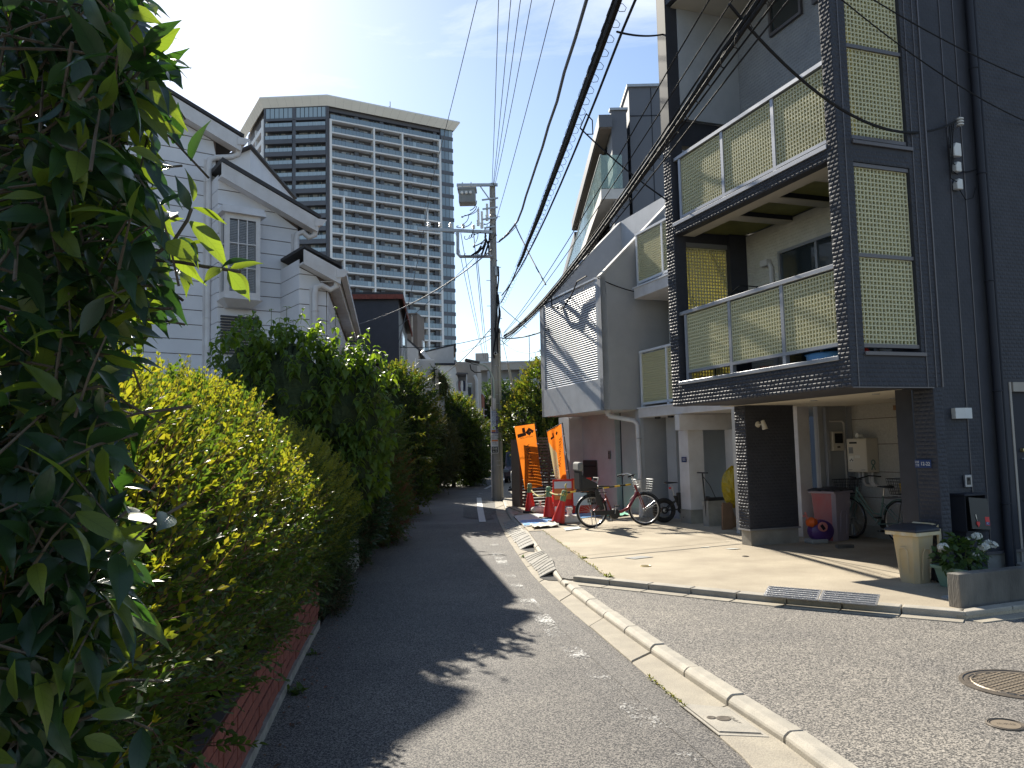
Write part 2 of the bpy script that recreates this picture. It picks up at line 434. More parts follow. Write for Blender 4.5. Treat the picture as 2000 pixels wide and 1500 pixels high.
# ------------------------------------------------------------------ mesh builder and object helpers
class MB:
 def __init__(s):
  s.v, s.f, s.m = [], [], []
 def add(s, vs, fs, mi=0):
  n = len(s.v)
  s.v.extend([tuple(p) for p in vs])
  for f in fs:
   s.f.append(tuple(i + n for i in f))
   s.m.append(mi)
  return s
 def box(s, x0, x1, y0, y1, z0, z1, mi=0):
  return s.add([(x0, y0, z0), (x1, y0, z0), (x1, y1, z0), (x0, y1, z0), (x0, y0, z1), (x1, y0, z1), (x1, y1, z1), (x0, y1, z1)],
    	 [(0, 3, 2, 1), (4, 5, 6, 7), (0, 1, 5, 4), (1, 2, 6, 5), (2, 3, 7, 6), (3, 0, 4, 7)], mi)
 def bar(s, p, q, w, h, up=(0, 0, 1), mi=0):
  """square bar from p to q: w across, h along up"""
  p, q, up = Vector(p), Vector(q), Vector(up)
  d = (q - p).normalized()
  x = d.cross(up)
  if x.length < 1e-4:
   x = d.cross(Vector((1, 0, 0)))
  x.normalize()
  u = x.cross(d).normalized()
  a, b = x * w / 2, u * h / 2
  return s.add([p - a - b, p + a - b, p + a + b, p - a + b, q - a - b, q + a - b, q + a + b, q - a + b],
    	 [(0, 1, 2, 3), (7, 6, 5, 4), (4, 5, 1, 0), (5, 6, 2, 1), (6, 7, 3, 2), (7, 4, 0, 3)], mi)
 def ext(s, pts, vec, mi=0):
  """polygon extruded along vec"""
  n = len(pts)
  vec = Vector(vec)
  P = [Vector(p) for p in pts]
  fs = [tuple(range(n)), tuple(range(2 * n - 1, n - 1, -1))]
  fs += [(i + n, (i + 1) % n + n, (i + 1) % n, i) for i in range(n)]
  return s.add(P + [p + vec for p in P], fs, mi)
 def poly(s, pts, mi=0):
  return s.add(pts, [tuple(range(len(pts)))], mi)
 def tube(s, pts, r, n=6, mi=0, caps=True):
  P = [Vector(p) for p in pts]
  R = r if isinstance(r, (list, tuple)) else [r] * len(P)
  base = len(s.v)
  ref = None
  for i, p in enumerate(P):
   d = (P[min(i + 1, len(P) - 1)] - P[max(i - 1, 0)])
   if d.length < 1e-9:
    d = Vector((0, 0, 1))
   d.normalize()
   if ref is None:
    ref = d.cross(Vector((0, 0, 1)))
    if ref.length < 1e-3:
    	ref = d.cross(Vector((1, 0, 0)))
   ref = (ref - d * ref.dot(d))
   if ref.length < 1e-6:
    ref = d.cross(Vector((0.3, 1, 0.2)))
   ref.normalize()
   b = d.cross(ref)
   for k in range(n):
    t = 2 * math.pi * k / n
    s.v.append(tuple(p + (ref * math.cos(t) + b * math.sin(t)) * R[i]))
  for i in range(len(P) - 1):
   for k in range(n):
    k2 = (k + 1) % n
    s.f.append((base + i * n + k, base + i * n + k2, base + (i + 1) * n + k2, base + (i + 1) * n + k))
    s.m.append(mi)
  if caps:
   s.f.append(tuple(base + k for k in reversed(range(n)))); s.m.append(mi)
   e = base + (len(P) - 1) * n
   s.f.append(tuple(e + k for k in range(n))); s.m.append(mi)
  return s
 def lathe(s, prof, n=16, c=(0, 0, 0), mi=0, axis='Z', sx=1.0, sy=1.0):
  base = len(s.v)
  c = Vector(c)
  for r, z in prof:
   for k in range(n):
    t = 2 * math.pi * k / n
    a, b = r * math.cos(t) * sx, r * math.sin(t) * sy
    q = {'Z': (a, b, z), 'Y': (a, z, b), 'X': (z, a, b)}[axis]
    s.v.append(tuple(c + Vector(q)))
  for i in range(len(prof) - 1):
   for k in range(n):
    k2 = (k + 1) % n
    s.f.append((base + i * n + k, base + i * n + k2, base + (i + 1) * n + k2, base + (i + 1) * n + k)); s.m.append(mi)
  if prof[0][0] > 1e-5:
   s.f.append(tuple(base + k for k in reversed(range(n)))); s.m.append(mi)
  if prof[-1][0] > 1e-5:
   e = base + (len(prof) - 1) * n
   s.f.append(tuple(e + k for k in range(n))); s.m.append(mi)
  return s
 def torus(s, c, R, r, ax=(0, 1, 0), n=32, k=8, mi=0):
  c, ax = Vector(c), Vector(ax).normalized()
  x = ax.cross(Vector((0, 0, 1)))
  if x.length < 1e-3:
   x = Vector((1, 0, 0))
  x.normalize()
  y = ax.cross(x)
  base = len(s.v)
  for i in range(n):
   t = 2 * math.pi * i / n
   d = x * math.cos(t) + y * math.sin(t)
   for j in range(k):
    u = 2 * math.pi * j / k
    s.v.append(tuple(c + d * (R + r * math.cos(u)) + ax * r * math.sin(u)))
  for i in range(n):
   for j in range(k):
    i2, j2 = (i + 1) % n, (j + 1) % k
    s.f.append((base + i * k + j, base + i2 * k + j, base + i2 * k + j2, base + i * k + j2)); s.m.append(mi)
  return s
 def mesh(s, name, mats):
  me = bpy.data.meshes.new(name)
  me.from_pydata(s.v, [], s.f)
  for mt in (mats if isinstance(mats, (list, tuple)) else [mats]):
   me.materials.append(mt)
  if any(s.m):
   me.polygons.foreach_set("material_index", s.m)
  me.update()
  return me
 def build(s, name, mats, parent=None, smooth=False, bevel=0.0, loc=None, rotz=0.0, seg=2):
  me = s.mesh(name, mats)
  if smooth:
   me.polygons.foreach_set("use_smooth", [True] * len(me.polygons))
   if smooth != 'all':
    try:
    	me.set_sharp_from_angle(angle=rad(38))
    except Exception:
    	pass
  o = bpy.data.objects.new(name, me)
  COL.objects.link(o)
  if parent is not None:
   o.parent = parent
  if loc is not None:
   o.location = loc
  if rotz:
   o.rotation_euler = (0, 0, rotz)
  if bevel:
   md = o.modifiers.new("soft_edges", 'BEVEL')
   md.width = bevel
   md.segments = seg
   md.limit_method = 'ANGLE'
  return o
def tag(o, label=None, cat=None, group=None, kind=None):
 if label: o["label"] = label
 if cat: o["category"] = cat
 if group: o["group"] = group
 if kind: o["kind"] = kind
 return o
def thing(name, label, cat, loc=(0, 0, 0), rotz=0.0, group=None):
 o = bpy.data.objects.new(name, None)
 COL.objects.link(o)
 o.empty_display_size = 0.1
 o.location = loc
 o.rotation_euler = (0, 0, rotz)
 return tag(o, label, cat, group)
def inst(name, me, parent=None, loc=(0, 0, 0), rotz=0.0, rot=None, scale=None):
 o = bpy.data.objects.new(name, me)
 COL.objects.link(o)
 if parent is not None:
  o.parent = parent
 o.location = loc
 o.rotation_euler = rot if rot is not None else (0, 0, rotz)
 if scale is not None:
  o.scale = scale
 return o
def kids(o):
 return [c for c in COL.objects if c.parent == o]
def dup(root, loc, rotz=0.0, label=None, group=None):
 r = root.copy(); COL.objects.link(r)
 r.location = loc; r.rotation_euler = (0, 0, rotz)
 if label: r["label"] = label
 if group: r["group"] = group
 for ch in kids(root):
  c = ch.copy(); COL.objects.link(c); c.parent = r
  for g_ in kids(ch):
   d = g_.copy(); COL.objects.link(d); d.parent = c
 return r
def structure(mb, name, m, **k):
 o = mb.build(name, m, **k)
 o["kind"] = 'structure'
 return o
def lettering(body, size, m, parent, origin, xdir, ydir, name="lettering", align='CENTER', thick=0.0, mirror=False, sx=1.0):
 """flat letters as a mesh: xdir is the reading direction, ydir is up"""
 cu = bpy.data.curves.new("txt", 'FONT')
 cu.body = body
 cu.size = size
 cu.align_x = align
 cu.align_y = 'CENTER'
 cu.extrude = thick
 cu.resolution_u = 3
 tmp = bpy.data.objects.new("txt", cu)
 COL.objects.link(tmp)
 dg = bpy.context.evaluated_depsgraph_get()
 dg.update()
 me = bpy.data.meshes.new_from_object(tmp.evaluated_get(dg))
 bpy.data.objects.remove(tmp)
 bpy.data.curves.remove(cu)
 X, Y = Vector(xdir).normalized() * sx, Vector(ydir).normalized()
 O = Vector(origin)
 for v in me.vertices:
  x = -v.co.x if mirror else v.co.x
  v.co = O + X * x + Y * v.co.y
 me.materials.clear()
 me.materials.append(m)
 o = bpy.data.objects.new(name, me)
 COL.objects.link(o)
 if parent is not None:
  o.parent = parent
 return o
# ------------------------------------------------------------------ leaves
def np_mesh(name, V, Fq, mats, mi=None, uv=None, smooth=True):
 """V (n,3); Fq (m,4) quads (last index repeated is not allowed) or (m,3)"""
 me = bpy.data.meshes.new(name)
 n, m, k = len(V), len(Fq), Fq.shape[1]
 me.vertices.add(n)
 me.vertices.foreach_set("co", np.ascontiguousarray(V, dtype=np.float32).ravel())
 me.loops.add(m * k)
 me.loops.foreach_set("vertex_index", np.ascontiguousarray(Fq, dtype=np.int32).ravel())
 me.polygons.add(m)
 me.polygons.foreach_set("loop_start", np.arange(0, m * k, k, dtype=np.int32))
 me.polygons.foreach_set("loop_total", np.full(m, k, dtype=np.int32))
 for mt in mats:
  me.materials.append(mt)
 if mi is not None:
  me.polygons.foreach_set("material_index", np.ascontiguousarray(mi, dtype=np.int32))
 if smooth:
  me.polygons.foreach_set("use_smooth", np.ones(m, dtype=bool))
 if uv is not None:
  l = me.uv_layers.new(name="UVMap")
  l.data.foreach_set("uv", np.ascontiguousarray(uv[Fq.ravel()], dtype=np.float32).ravel())
 me.update(calc_edges=True)
 me.validate()
 return me
def leaf_tpl(L=1.0, W=0.4, n=4, fold=0.25, curl=0.35, tip=1.0, belly=0.42, twist=0.0):
 """one leaf, base at 0, pointing +y, face up +z; quads either side of a folded midrib"""
 V, UV, Fq = [], [], []
 if n == 1:
  h, k = W / 2, W / 2 * fold
  return np.array([(0, 0, 0), (h, L * belly, k), (0, L, -curl * L * .3), (-h, L * belly, k)]), np.array([(0, 1, 2, 3)]), np.array([(.5, 0), (1, .4), (.5, 1), (0, .4)])
 for i in range(n + 1):
  t = i / n
  w = (math.sin(math.pi * min(1, t ** (math.log(0.5) / math.log(belly)))) ** (0.85 if t < belly else tip)) * W / 2
  if i == 0: w = W * 0.06
  if i == n: w = W * 0.015
  z = -curl * t * t * L * 0.5
  y = L * t * (1 - 0.12 * curl * t)
  tw = twist * t
  for sx, u in ((-1, 0.0), (0, 0.5), (1, 1.0)):
   dz = abs(sx) * w * fold
   x = sx * w
   V.append((x * math.cos(tw) - dz * math.sin(tw), y, z + dz * math.cos(tw) + x * math.sin(tw)))
   UV.append((0.5 + (u - 0.5) * (w / (W / 2)), t))
 for i in range(n):
  for j in (0, 1):
   a = i * 3 + j
   Fq.append((a, a + 1, a + 4, a + 3))
 return np.array(V), np.array(Fq), np.array(UV)
def norm_rows(a):
 return a / np.maximum(1e-9, np.linalg.norm(a, axis=1, keepdims=True))
def frames(axis, nrm):
 y = norm_rows(axis)
 x = norm_rows(np.cross(y, nrm))
 z = np.cross(x, y)
 return x, y, z
def scatter(tpl, pos, axis, nrm, size):
 V, Fq, UV = tpl
 n, k = len(pos), len(V)
 x, y, z = frames(axis, nrm)
 s = np.asarray(size).reshape(-1, 1, 1)
 P = pos[:, None, :] + s * (V[None, :, 0:1] * x[:, None, :] + V[None, :, 1:2] * y[:, None, :] + V[None, :, 2:3] * z[:, None, :])
 Fo = Fq[None] + (np.arange(n) * k)[:, None, None]
 return P.reshape(-1, 3), Fo.reshape(-1, Fq.shape[1]), np.tile(UV, (n, 1))
def merge(parts):
 Vs, Fs, Us, Ms, off = [], [], [], [], 0
 for (V, Fq, UV), mi in parts:
  Vs.append(V); Fs.append(Fq + off); Us.append(UV); Ms.append(np.full(len(Fq), mi)); off += len(V)
 return np.concatenate(Vs), np.concatenate(Fs), np.concatenate(Us), np.concatenate(Ms)
def sprig_tpl(nl=9, L=0.22, leaf=0.05, W=0.45, n=3, spread=0.9, seed=0, stem=0.0025, curl=0.3, fold=0.25, opposite=True, droop=0.0):
 """a shoot along +y with leaves in pairs; returns (leaf quads, stem quads)"""
 r = np.random.default_rng(seed)
 pos, ax, nm, sz = [], [], [], []
 for i in range(nl):
  t = 0.18 + 0.82 * (i / (nl - 1))
  for sd in ((-1, 1) if opposite else ((-1,) if i % 2 else (1,))):
   ang = spread * (1.0 - 0.45 * t) + r.normal(0, 0.18)
   roll = r.normal(0, 0.35) + (math.pi / 2 if i % 2 else 0) * 0.55
   dx = sd * math.sin(ang)
   v = np.array([dx * math.cos(roll), math.cos(ang), dx * math.sin(roll) + 0.15 - droop])
   pos.append((0, t * L, -droop * t * t * L)); ax.append(v)
   nn = np.array([0, -0.35, 1.0]) + r.normal(0, 0.28, 3)
   nm.append(nn); sz.append(leaf * (1.1 - 0.45 * t) * r.uniform(0.75, 1.2))
 pos.append((0, L, -droop * L)); ax.append(np.array([0, 1, 0.1])); nm.append(np.array([0, 0, 1.0])); sz.append(leaf * 0.6)
 leaves = scatter(leaf_tpl(1, W, n, fold, curl), np.array(pos), np.array(ax), np.array(nm), np.array(sz))
 a = stem
 sv_ = np.array([(-a, 0, 0), (a, 0, 0), (0, 0, a * 1.7), (-a * .4, L, -droop * L), (a * .4, L, -droop * L), (0, L, a * .7 - droop * L)])
 sf = np.array([(0, 1, 4, 3), (1, 2, 5, 4), (2, 0, 3, 5)])
 return leaves, (sv_, sf, np.zeros((6, 2)))
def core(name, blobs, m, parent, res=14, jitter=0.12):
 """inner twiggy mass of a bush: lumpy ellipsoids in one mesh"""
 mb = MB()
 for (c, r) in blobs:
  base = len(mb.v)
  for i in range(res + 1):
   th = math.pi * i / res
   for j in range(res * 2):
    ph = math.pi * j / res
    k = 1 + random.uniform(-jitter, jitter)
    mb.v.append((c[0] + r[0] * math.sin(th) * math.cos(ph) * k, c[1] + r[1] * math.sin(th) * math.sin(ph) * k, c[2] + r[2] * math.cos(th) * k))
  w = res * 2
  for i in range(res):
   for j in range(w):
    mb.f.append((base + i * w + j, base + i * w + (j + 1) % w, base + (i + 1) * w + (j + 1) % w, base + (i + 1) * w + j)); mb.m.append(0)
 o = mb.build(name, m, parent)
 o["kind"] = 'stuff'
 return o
def blob_points(blobs, n, shell=(0.75, 1.05), zmin=None, bias=None):
 """points in the shell of a union of ellipsoids, with outward directions"""
 w = np.array([(b[1][0] * b[1][1] + b[1][1] * b[1][2] + b[1][0] * b[1][2]) for b in blobs])
 pick = rng.choice(len(blobs), size=n * 3, p=w / w.sum())
 d = norm_rows(rng.normal(size=(n * 3, 3)))
 C = np.array([b[0] for b in blobs])[pick]
 Rr = np.array([b[1] for b in blobs])[pick]
 k = rng.uniform(shell[0], shell[1], (n * 3, 1))
 P = C + d * Rr * k
 out = norm_rows(d / Rr)
 keep = np.ones(len(P), bool)
 for (c, r) in blobs:
  q = (P - np.array(c)) / np.array(r)
  keep &= (np.sum(q * q, axis=1) > shell[0] ** 2 * 0.9)
 if zmin is not None:
  keep &= P[:, 2] > zmin
 if bias is not None:
  keep &= (rng.random(len(P)) < bias(P, out))
 P, out = P[keep][:n], out[keep][:n]
 return P, out
def bush_leaves(blobs, n, tpls, up=0.5, rnd=0.5, size=(0.8, 1.2), shell=(0.78, 1.05), zmin=0.05, bias=None, mi=0, outw=0.9):
 """sprigs pointing out of a blob union"""
 P, out = blob_points(blobs, n, shell, zmin, bias)
 m = len(P)
 ax = norm_rows(out * outw + np.array([0, 0, up]) + rng.normal(0, rnd, (m, 3)))
 nm = norm_rows(np.array([0, 0, 1.0]) + out * 0.5 + rng.normal(0, 0.35, (m, 3)))
 sz = rng.uniform(size[0], size[1], m)
 parts = []
 which = rng.integers(0, len(tpls), m)
 for k, tp in enumerate(tpls):
  idx = which == k
  if not idx.any():
   continue
  lv, st = tp
  parts.append((scatter(lv, P[idx], ax[idx], nm[idx], sz[idx]), mi))
  parts.append((scatter(st, P[idx], ax[idx], nm[idx], sz[idx]), -1))
 return parts
def foliage(name, parts, mats, twig, parent=None, stuff=True):
 """parts: list of ((V,F,UV), mi); mi == -1 is the twig material"""
 k = len(mats)
 parts = [(p, (k if mi == -1 else mi)) for p, mi in parts]
 V, Fq, UV, mi = merge(parts)
 me = np_mesh(name, V, Fq, list(mats) + [twig], mi, UV)
 o = bpy.data.objects.new(name, me)
 COL.objects.link(o)
 if parent is not None:
  o.parent = parent
 if stuff:
  o["kind"] = 'stuff'
 return o
# worn paint: paint broken through to the road below
def wornpaint(name, amount=0.5):
 m, nt, b, out = _nt(name)
 N, L = nt.nodes, nt.links
 b.inputs["Base Color"].default_value = (0.62, 0.61, 0.58, 1)
 b.inputs["Roughness"].default_value = 0.8
 tc = N.new("ShaderNodeTexCoord")
 n1 = N.new("ShaderNodeTexNoise"); n1.inputs["Scale"].default_value = 1.7; n1.inputs["Detail"].default_value = 3
 n2 = N.new("ShaderNodeTexNoise"); n2.inputs["Scale"].default_value = 60; n2.inputs["Detail"].default_value = 5
 L.new(tc.outputs["Object"], n1.inputs["Vector"]); L.new(tc.outputs["Object"], n2.inputs["Vector"])
 mp = N.new("ShaderNodeMath"); mp.operation = 'MULTIPLY_ADD'; mp.inputs[1].default_value = 0.7
 L.new(n1.outputs["Fac"], mp.inputs[0])
 sc = N.new("ShaderNodeMath"); sc.operation = 'MULTIPLY'; sc.inputs[1].default_value = 0.5
 L.new(n2.outputs["Fac"], sc.inputs[0]); L.new(sc.outputs[0], mp.inputs[2])
 r = N.new("ShaderNodeValToRGB")
 r.color_ramp.elements[0].position = amount
 r.color_ramp.elements[1].position = amount + 0.1
 r.color_ramp.elements[0].color = (0, 0, 0, 1); r.color_ramp.elements[1].color = (0.85, 0.85, 0.85, 1)
 L.new(mp.outputs[0], r.inputs[0])
 t = N.new("ShaderNodeBsdfTransparent")
 mix = N.new("ShaderNodeMixShader")
 L.new(r.outputs[0], mix.inputs[0]); L.new(t.outputs[0], mix.inputs[1]); L.new(b.outputs[0], mix.inputs[2])
 L.new(mix.outputs[0], out.inputs["Surface"])
 return m
M['paint_ragged'] = wornpaint("ragged_paint", 0.5)
M['paint_worn'] = wornpaint("worn_paint", 0.655)
# ================================================================== GROUND, STREET, GUTTER
def resample(P, n):
 P = [Vector(p) for p in P]
 d = [0]
 for a, b in zip(P, P[1:]):
  d.append(d[-1] + (b - a).length)
 out = []
 for i in range(n + 1):
  s = d[-1] * i / n
  k = max(j for j in range(len(d)) if d[j] <= s + 1e-9)
  k = min(k, len(P) - 2)
  t = (s - d[k]) / max(1e-9, d[k + 1] - d[k])
  out.append(P[k].lerp(P[k + 1], t))
 return out
def smooth_line(P, it=2):
 P = [Vector(p) for p in P]
 for _ in range(it):
  Q = [P[0]]
  for a, b in zip(P, P[1:]):
   Q += [a.lerp(b, 0.25), a.lerp(b, 0.75)]
  Q.append(P[-1])
  P = Q
 return P
def lift(P, z):
 return [Vector((p.x, p.y, z)) for p in P]
HD = rad(19.948)
BX, AX = Vector((math.cos(HD), math.sin(HD), 0)), Vector((-math.sin(HD), math.cos(HD), 0))
N0 = Vector((3.74, 8.76, 0))
def D(b, a, z=0.0):
 return N0 + BX * b + AX * a + Vector((0, 0, z))
structure(MB().poly([(-260, -60, -0.06), (260, -60, -0.06), (260, 420, -0.06), (-260, 420, -0.06)]), "ground", M['asphalt_smooth'])
KO = [Vector((1.82, 1.2, 0)), Vector((1.78, 3.0, 0))] + [G(*p) for p in [(1652, 1500), (1440, 1368), (1246, 1240), (1100, 1133), (1074, 1088), (1030, 1043), (1000, 1006), (990, 981), (981, 958), (978, 946)]]
GL = [Vector((1.22, 1.2, 0)), Vector((1.24, 3.0, 0))] + [G(*p) for p in [(1480, 1500), (1326, 1374), (1213, 1277), (1050, 1138), (1019, 1095), (993, 1056), (975, 1023), (968, 1000), (966, 975), (966, 950)]]
NK = 56
ko, gl = resample(smooth_line(KO), NK), resample(smooth_line(GL), NK)
ki = []
for i in range(NK + 1):
 d = (ko[min(i + 1, NK)] - ko[max(i - 1, 0)]).normalized()
 ki.append(ko[i] + Vector((-d.y, d.x, 0)) * 0.128)
# left edge of the street (foot of the planted walls)
LE = [Vector((-1.05, 1.0, 0)), Vector((-1.25, 3.0, 0))] + [G(*p) for p in [(488, 1500), (615, 1240), (690, 1110), (770, 1012), (800, 976)]]
LEs = resample(smooth_line(LE), 30)
near = [p for p in gl if p.y < 19.0]
road = LEs[:]
poly = [p for p in LEs if p.y < 19.0] + [Vector((-2.85, 19.0, 0))] + [Vector((near[-1].x, 19.0, 0))] + list(reversed(near))
structure(MB().poly(lift(poly, 0.0)), "street", M['asphalt'])
far_road = [Vector((-2.85, 19.0, 0)), Vector((near[-1].x, 19.0, 0)), Vector((-0.45, 27, 0)), Vector((-0.2, 36, 0)), Vector((3.0, 60, 0)), Vector((9, 75, 0)), Vector((4, 95, 0)), Vector((-3, 70, 0)), Vector((-4.5, 50, 0)), Vector((-4.3, 38, 0)), Vector((-3.9, 29, 0)), Vector((-3.2, 22, 0))]
structure(MB().poly(lift(far_road, -0.008)), "street", M['asphalt_smooth'])
# darker strips across and along the street
structure(MB().poly([G(770, 1014, 0.004), G(840, 1015, 0.004), G(836, 1001, 0.004), G(786, 1000, 0.004)]), "street_patch", M['asphalt_smooth'])
structure(MB().poly([G(905, 1011, 0.004), G(965, 1014, 0.004), G(950, 992, 0.004), G(905, 990, 0.004)]), "street_patch", M['asphalt_new'])
structure(MB().poly([G(940, 1003, 0.0045), G(964, 1004, 0.0045), G(985, 988, 0.0045), G(945, 975, 0.0045)]), "street_patch", M['asphalt_new'])
# trench repair beside the old line
tr = MB().poly([G(1012, 1152, 0.004), G(1043, 1150, 0.004), G(1262, 1330, 0.004), G(1400, 1452, 0.004), G(1455, 1500, 0.004), G(1400, 1500, 0.004), G(1240, 1362, 0.004)])
structure(tr, "street_patch", asphalt("asphalt_trench", (0.05, 0.049, 0.05), (0.27, 0.25, 0.225), cell=170))
# painted edge line: fresh stretch by the pole, worn away towards the viewer, fresh again beyond the bend
pl_ = MB()
pl_.poly([G(931, 972, 0.009), G(940, 972, 0.009), G(945, 1000, 0.009), G(949, 1019, 0.009), G(936, 1019, 0.009), G(932, 995, 0.009)])
structure(pl_, "road_marking", M['paint'])
structure(MB().poly([G(934, 970, 0.009), G(941, 970, 0.009), G(943, 958, 0.009), G(938, 958, 0.009)]), "road_marking", M['paint_worn'])
structure(MB().poly([G(944, 955, 0.009), G(950, 955, 0.009), G(990, 935.5, 0.009), G(1030, 929, 0.009), G(1030, 927, 0.009), G(984, 933, 0.009)]), "road_marking", M['paint'])
structure(MB().poly([G(933, 935.3, 0.009), G(952, 936.2, 0.009), G(950, 937.2, 0.009), G(931, 936.3, 0.009)]), "road_marking", M['paint'])
wl = smooth_line([G(*p, 0.009) for p in [(953, 1040), (985, 1108), (1010, 1148), (1080, 1232), (1185, 1335), (1345, 1478), (1400, 1530)]], 2)
mbw = MB()
for a, b in zip(wl, wl[1:]):
 da = Vector((0.085, 0.012, 0))
 mbw.poly([a - da, a + da, b + da, b - da])
structure(mbw, "road_marking", M['paint_worn'])
structure(MB().poly([G(*p, 0.012) for p in [(1318, 1470), (1340, 1468), (1362, 1472), (1375, 1483), (1350, 1487), (1326, 1482)]]), "road_marking", M['paint_ragged'])
structure(MB().poly([G(*p, 0.012) for p in [(1327, 1488), (1362, 1488), (1385, 1500), (1340, 1502)]]), "road_marking", M['paint_worn'])
# L-shaped gutter: slabs and kerb stones laid one by one
gut = thing("gutter", None, None)
gut["kind"] = 'structure'
skip_slab = set()
def span(y): return min(range(NK + 1), key=lambda i: abs(ko[i].y - y))
for i in range(NK):
 p0, p1, q0, q1 = gl[i], gl[i + 1], ki[i], ki[i + 1]
 c = (p0 + p1 + q0 + q1) / 4
 g_ = 0.006
 def sh(p): return p + (c - p).normalized() * g_
 dz = random.uniform(-0.004, 0.004)
 if i % 2 == 0:
  p1, q1, pm, qm = gl[i + 2], ki[i + 2], gl[i + 1], ki[i + 1]
  c = (p0 + p1 + q0 + q1) / 4
  MB().ext([Vector((v.x, v.y, -0.05)) for v in (sh(p0), sh(q0), qm, sh(q1), sh(p1), pm)], (0, 0, 0.062 + dz)).build("gutter_slab", M['concrete'], gut, bevel=0.006, seg=1)
 k0, k1, o0, o1 = ki[i], ki[i + 1], ko[i], ko[i + 1]
 d = (k1 - k0).normalized() * 0.006
 zt = 0.074 + random.uniform(-0.004, 0.004)
 nrm = (o0 - k0).normalized()
 prof0 = [k0 + d + Vector((0, 0, -0.05)), o0 + d + Vector((0, 0, -0.05)), o0 + d + Vector((0, 0, zt)), k0 + d + nrm * 0.035 + Vector((0, 0, zt)), k0 + d + Vector((0, 0, zt - 0.03))]
 prof1 = [p + (k1 - k0) - 2 * d for p in prof0]
 m_ = MB().add(prof0 + prof1, [(0, 1, 2, 3, 4), (9, 8, 7, 6, 5), (0, 5, 6, 1), (1, 6, 7, 2), (2, 7, 8, 3), (3, 8, 9, 4), (4, 9, 5, 0)])
 m_.build("kerb_stone", M['kerb'], gut, bevel=0.008, seg=1)
# bedding under the slabs (dark joints)
mbj = MB()
for i in range(NK):
 mbj.poly([Vector((v.x, v.y, -0.004)) for v in (gl[i], ko[i], ko[i + 1], gl[i + 1])])
structure(mbj, "gutter_bed", M['conc_dark'])
# side road on the right, level with the top of the gutter kerb
kside = [p for p in ko if p.y < 10.55]
side = [Vector((p.x - 0.005, p.y, 0)) for p in kside] + [G(1113, 1139, 0), G(1480, 1178, 0), G(1886, 1216, 0)]
e = side[-1]
side += [e + BX * 7.0, Vector((11.5, 1.2, 0))]
structure(MB().ext(lift(side, -0.05), (0, 0, 0.113)), "side_road", M['asphalt_side'])
# driveway slab (one sheet under the houses), with a dark asphalt strip along the street
ZD = 0.10
dv = [G(1190, 1129, ZD), G(1495, 1163, ZD), G(1886, 1203, ZD)]
e2 = dv[-1] + BX * 7
drive = [dv[0], dv[1], dv[2], e2, D(9, 16, ZD), D(1.2, 15, ZD), G(1020, 1000, ZD), G(1003, 1008, ZD), G(1033, 1037, ZD), G(1062, 1036, ZD)]
structure(MB().ext(lift(drive, -0.04), (0, 0, ZD + 0.04)), "driveway", M['drive'])
strip = [G(1033, 1038, 0.09), G(1061, 1037, 0.09), G(1189, 1130, 0.09), G(1112, 1131, 0.09), G(1098, 1128, 0.09), G(1068, 1087, 0.09)]
structure(MB().ext(lift(strip, -0.04), (0, 0, 0.13)), "asphalt_strip", M['asphalt_side'])
# saw joints in the driveway
jn = MB()
def joint(p, q, w=0.02, z=ZD + 0.004):
 p, q = Vector((p.x, p.y, z)), Vector((q.x, q.y, z))
 s = (q - p).normalized(); s = Vector((-s.y, s.x, 0)) * w / 2
 jn.poly([p - s, q - s, q + s, p + s])
joint(G(1152, 1091, ZD), G(1452, 1062, ZD), 0.045)
joint(G(1130, 1086, ZD), G(1445, 1056, ZD), 0.012)
joint(G(1480, 1066, ZD), G(1760, 1121, ZD), 0.015)
joint(G(1190, 1132, ZD), G(1830, 1192, ZD), 0.01)
structure(jn, "driveway_joint", M['conc_dark'])
# kerb row between side road and driveway
dk = thing("driveway_kerb", None, None); dk["kind"] = 'structure'
ka, kb, kc = G(1118, 1134, 0.08), G(1495, 1174, 0.08), G(1886, 1207, 0.08)
line = resample([ka, kb, kc], 8)
def kerbrow(line, skip=()):
 for i, (a, b) in enumerate(zip(line, line[1:])):
  d = (b - a).normalized(); s = Vector((-d.y, d.x, 0))
  a2, b2 = a + d * 0.006, b - d * 0.006
  zt = ZD + 0.035
  if i == 0:
   pr = [a2, b2, b2 + s * 0.15, a2 + s * 0.10]
  else:
   pr = [a2, b2, b2 + s * 0.15, a2 + s * 0.15]
  MB().ext([Vector((p.x, p.y, -0.02)) for p in pr], (0, 0, zt + 0.02)).build("kerb_stone", M['kerb'], dk, bevel=0.012, seg=2)
  c, e_ = a2 - s * 0.17, b2 - s * 0.17
  MB().ext([Vector((p.x, p.y, 0.03)) for p in (c, e_, b2 - s * 0.004, a2 - s * 0.004)], (0, 0, 0.042)).build("gutter_slab", M['concrete'], dk, bevel=0.004, seg=1)
kerbrow(line)
kerbrow(resample([kc, kc + BX * 4.2], 7))
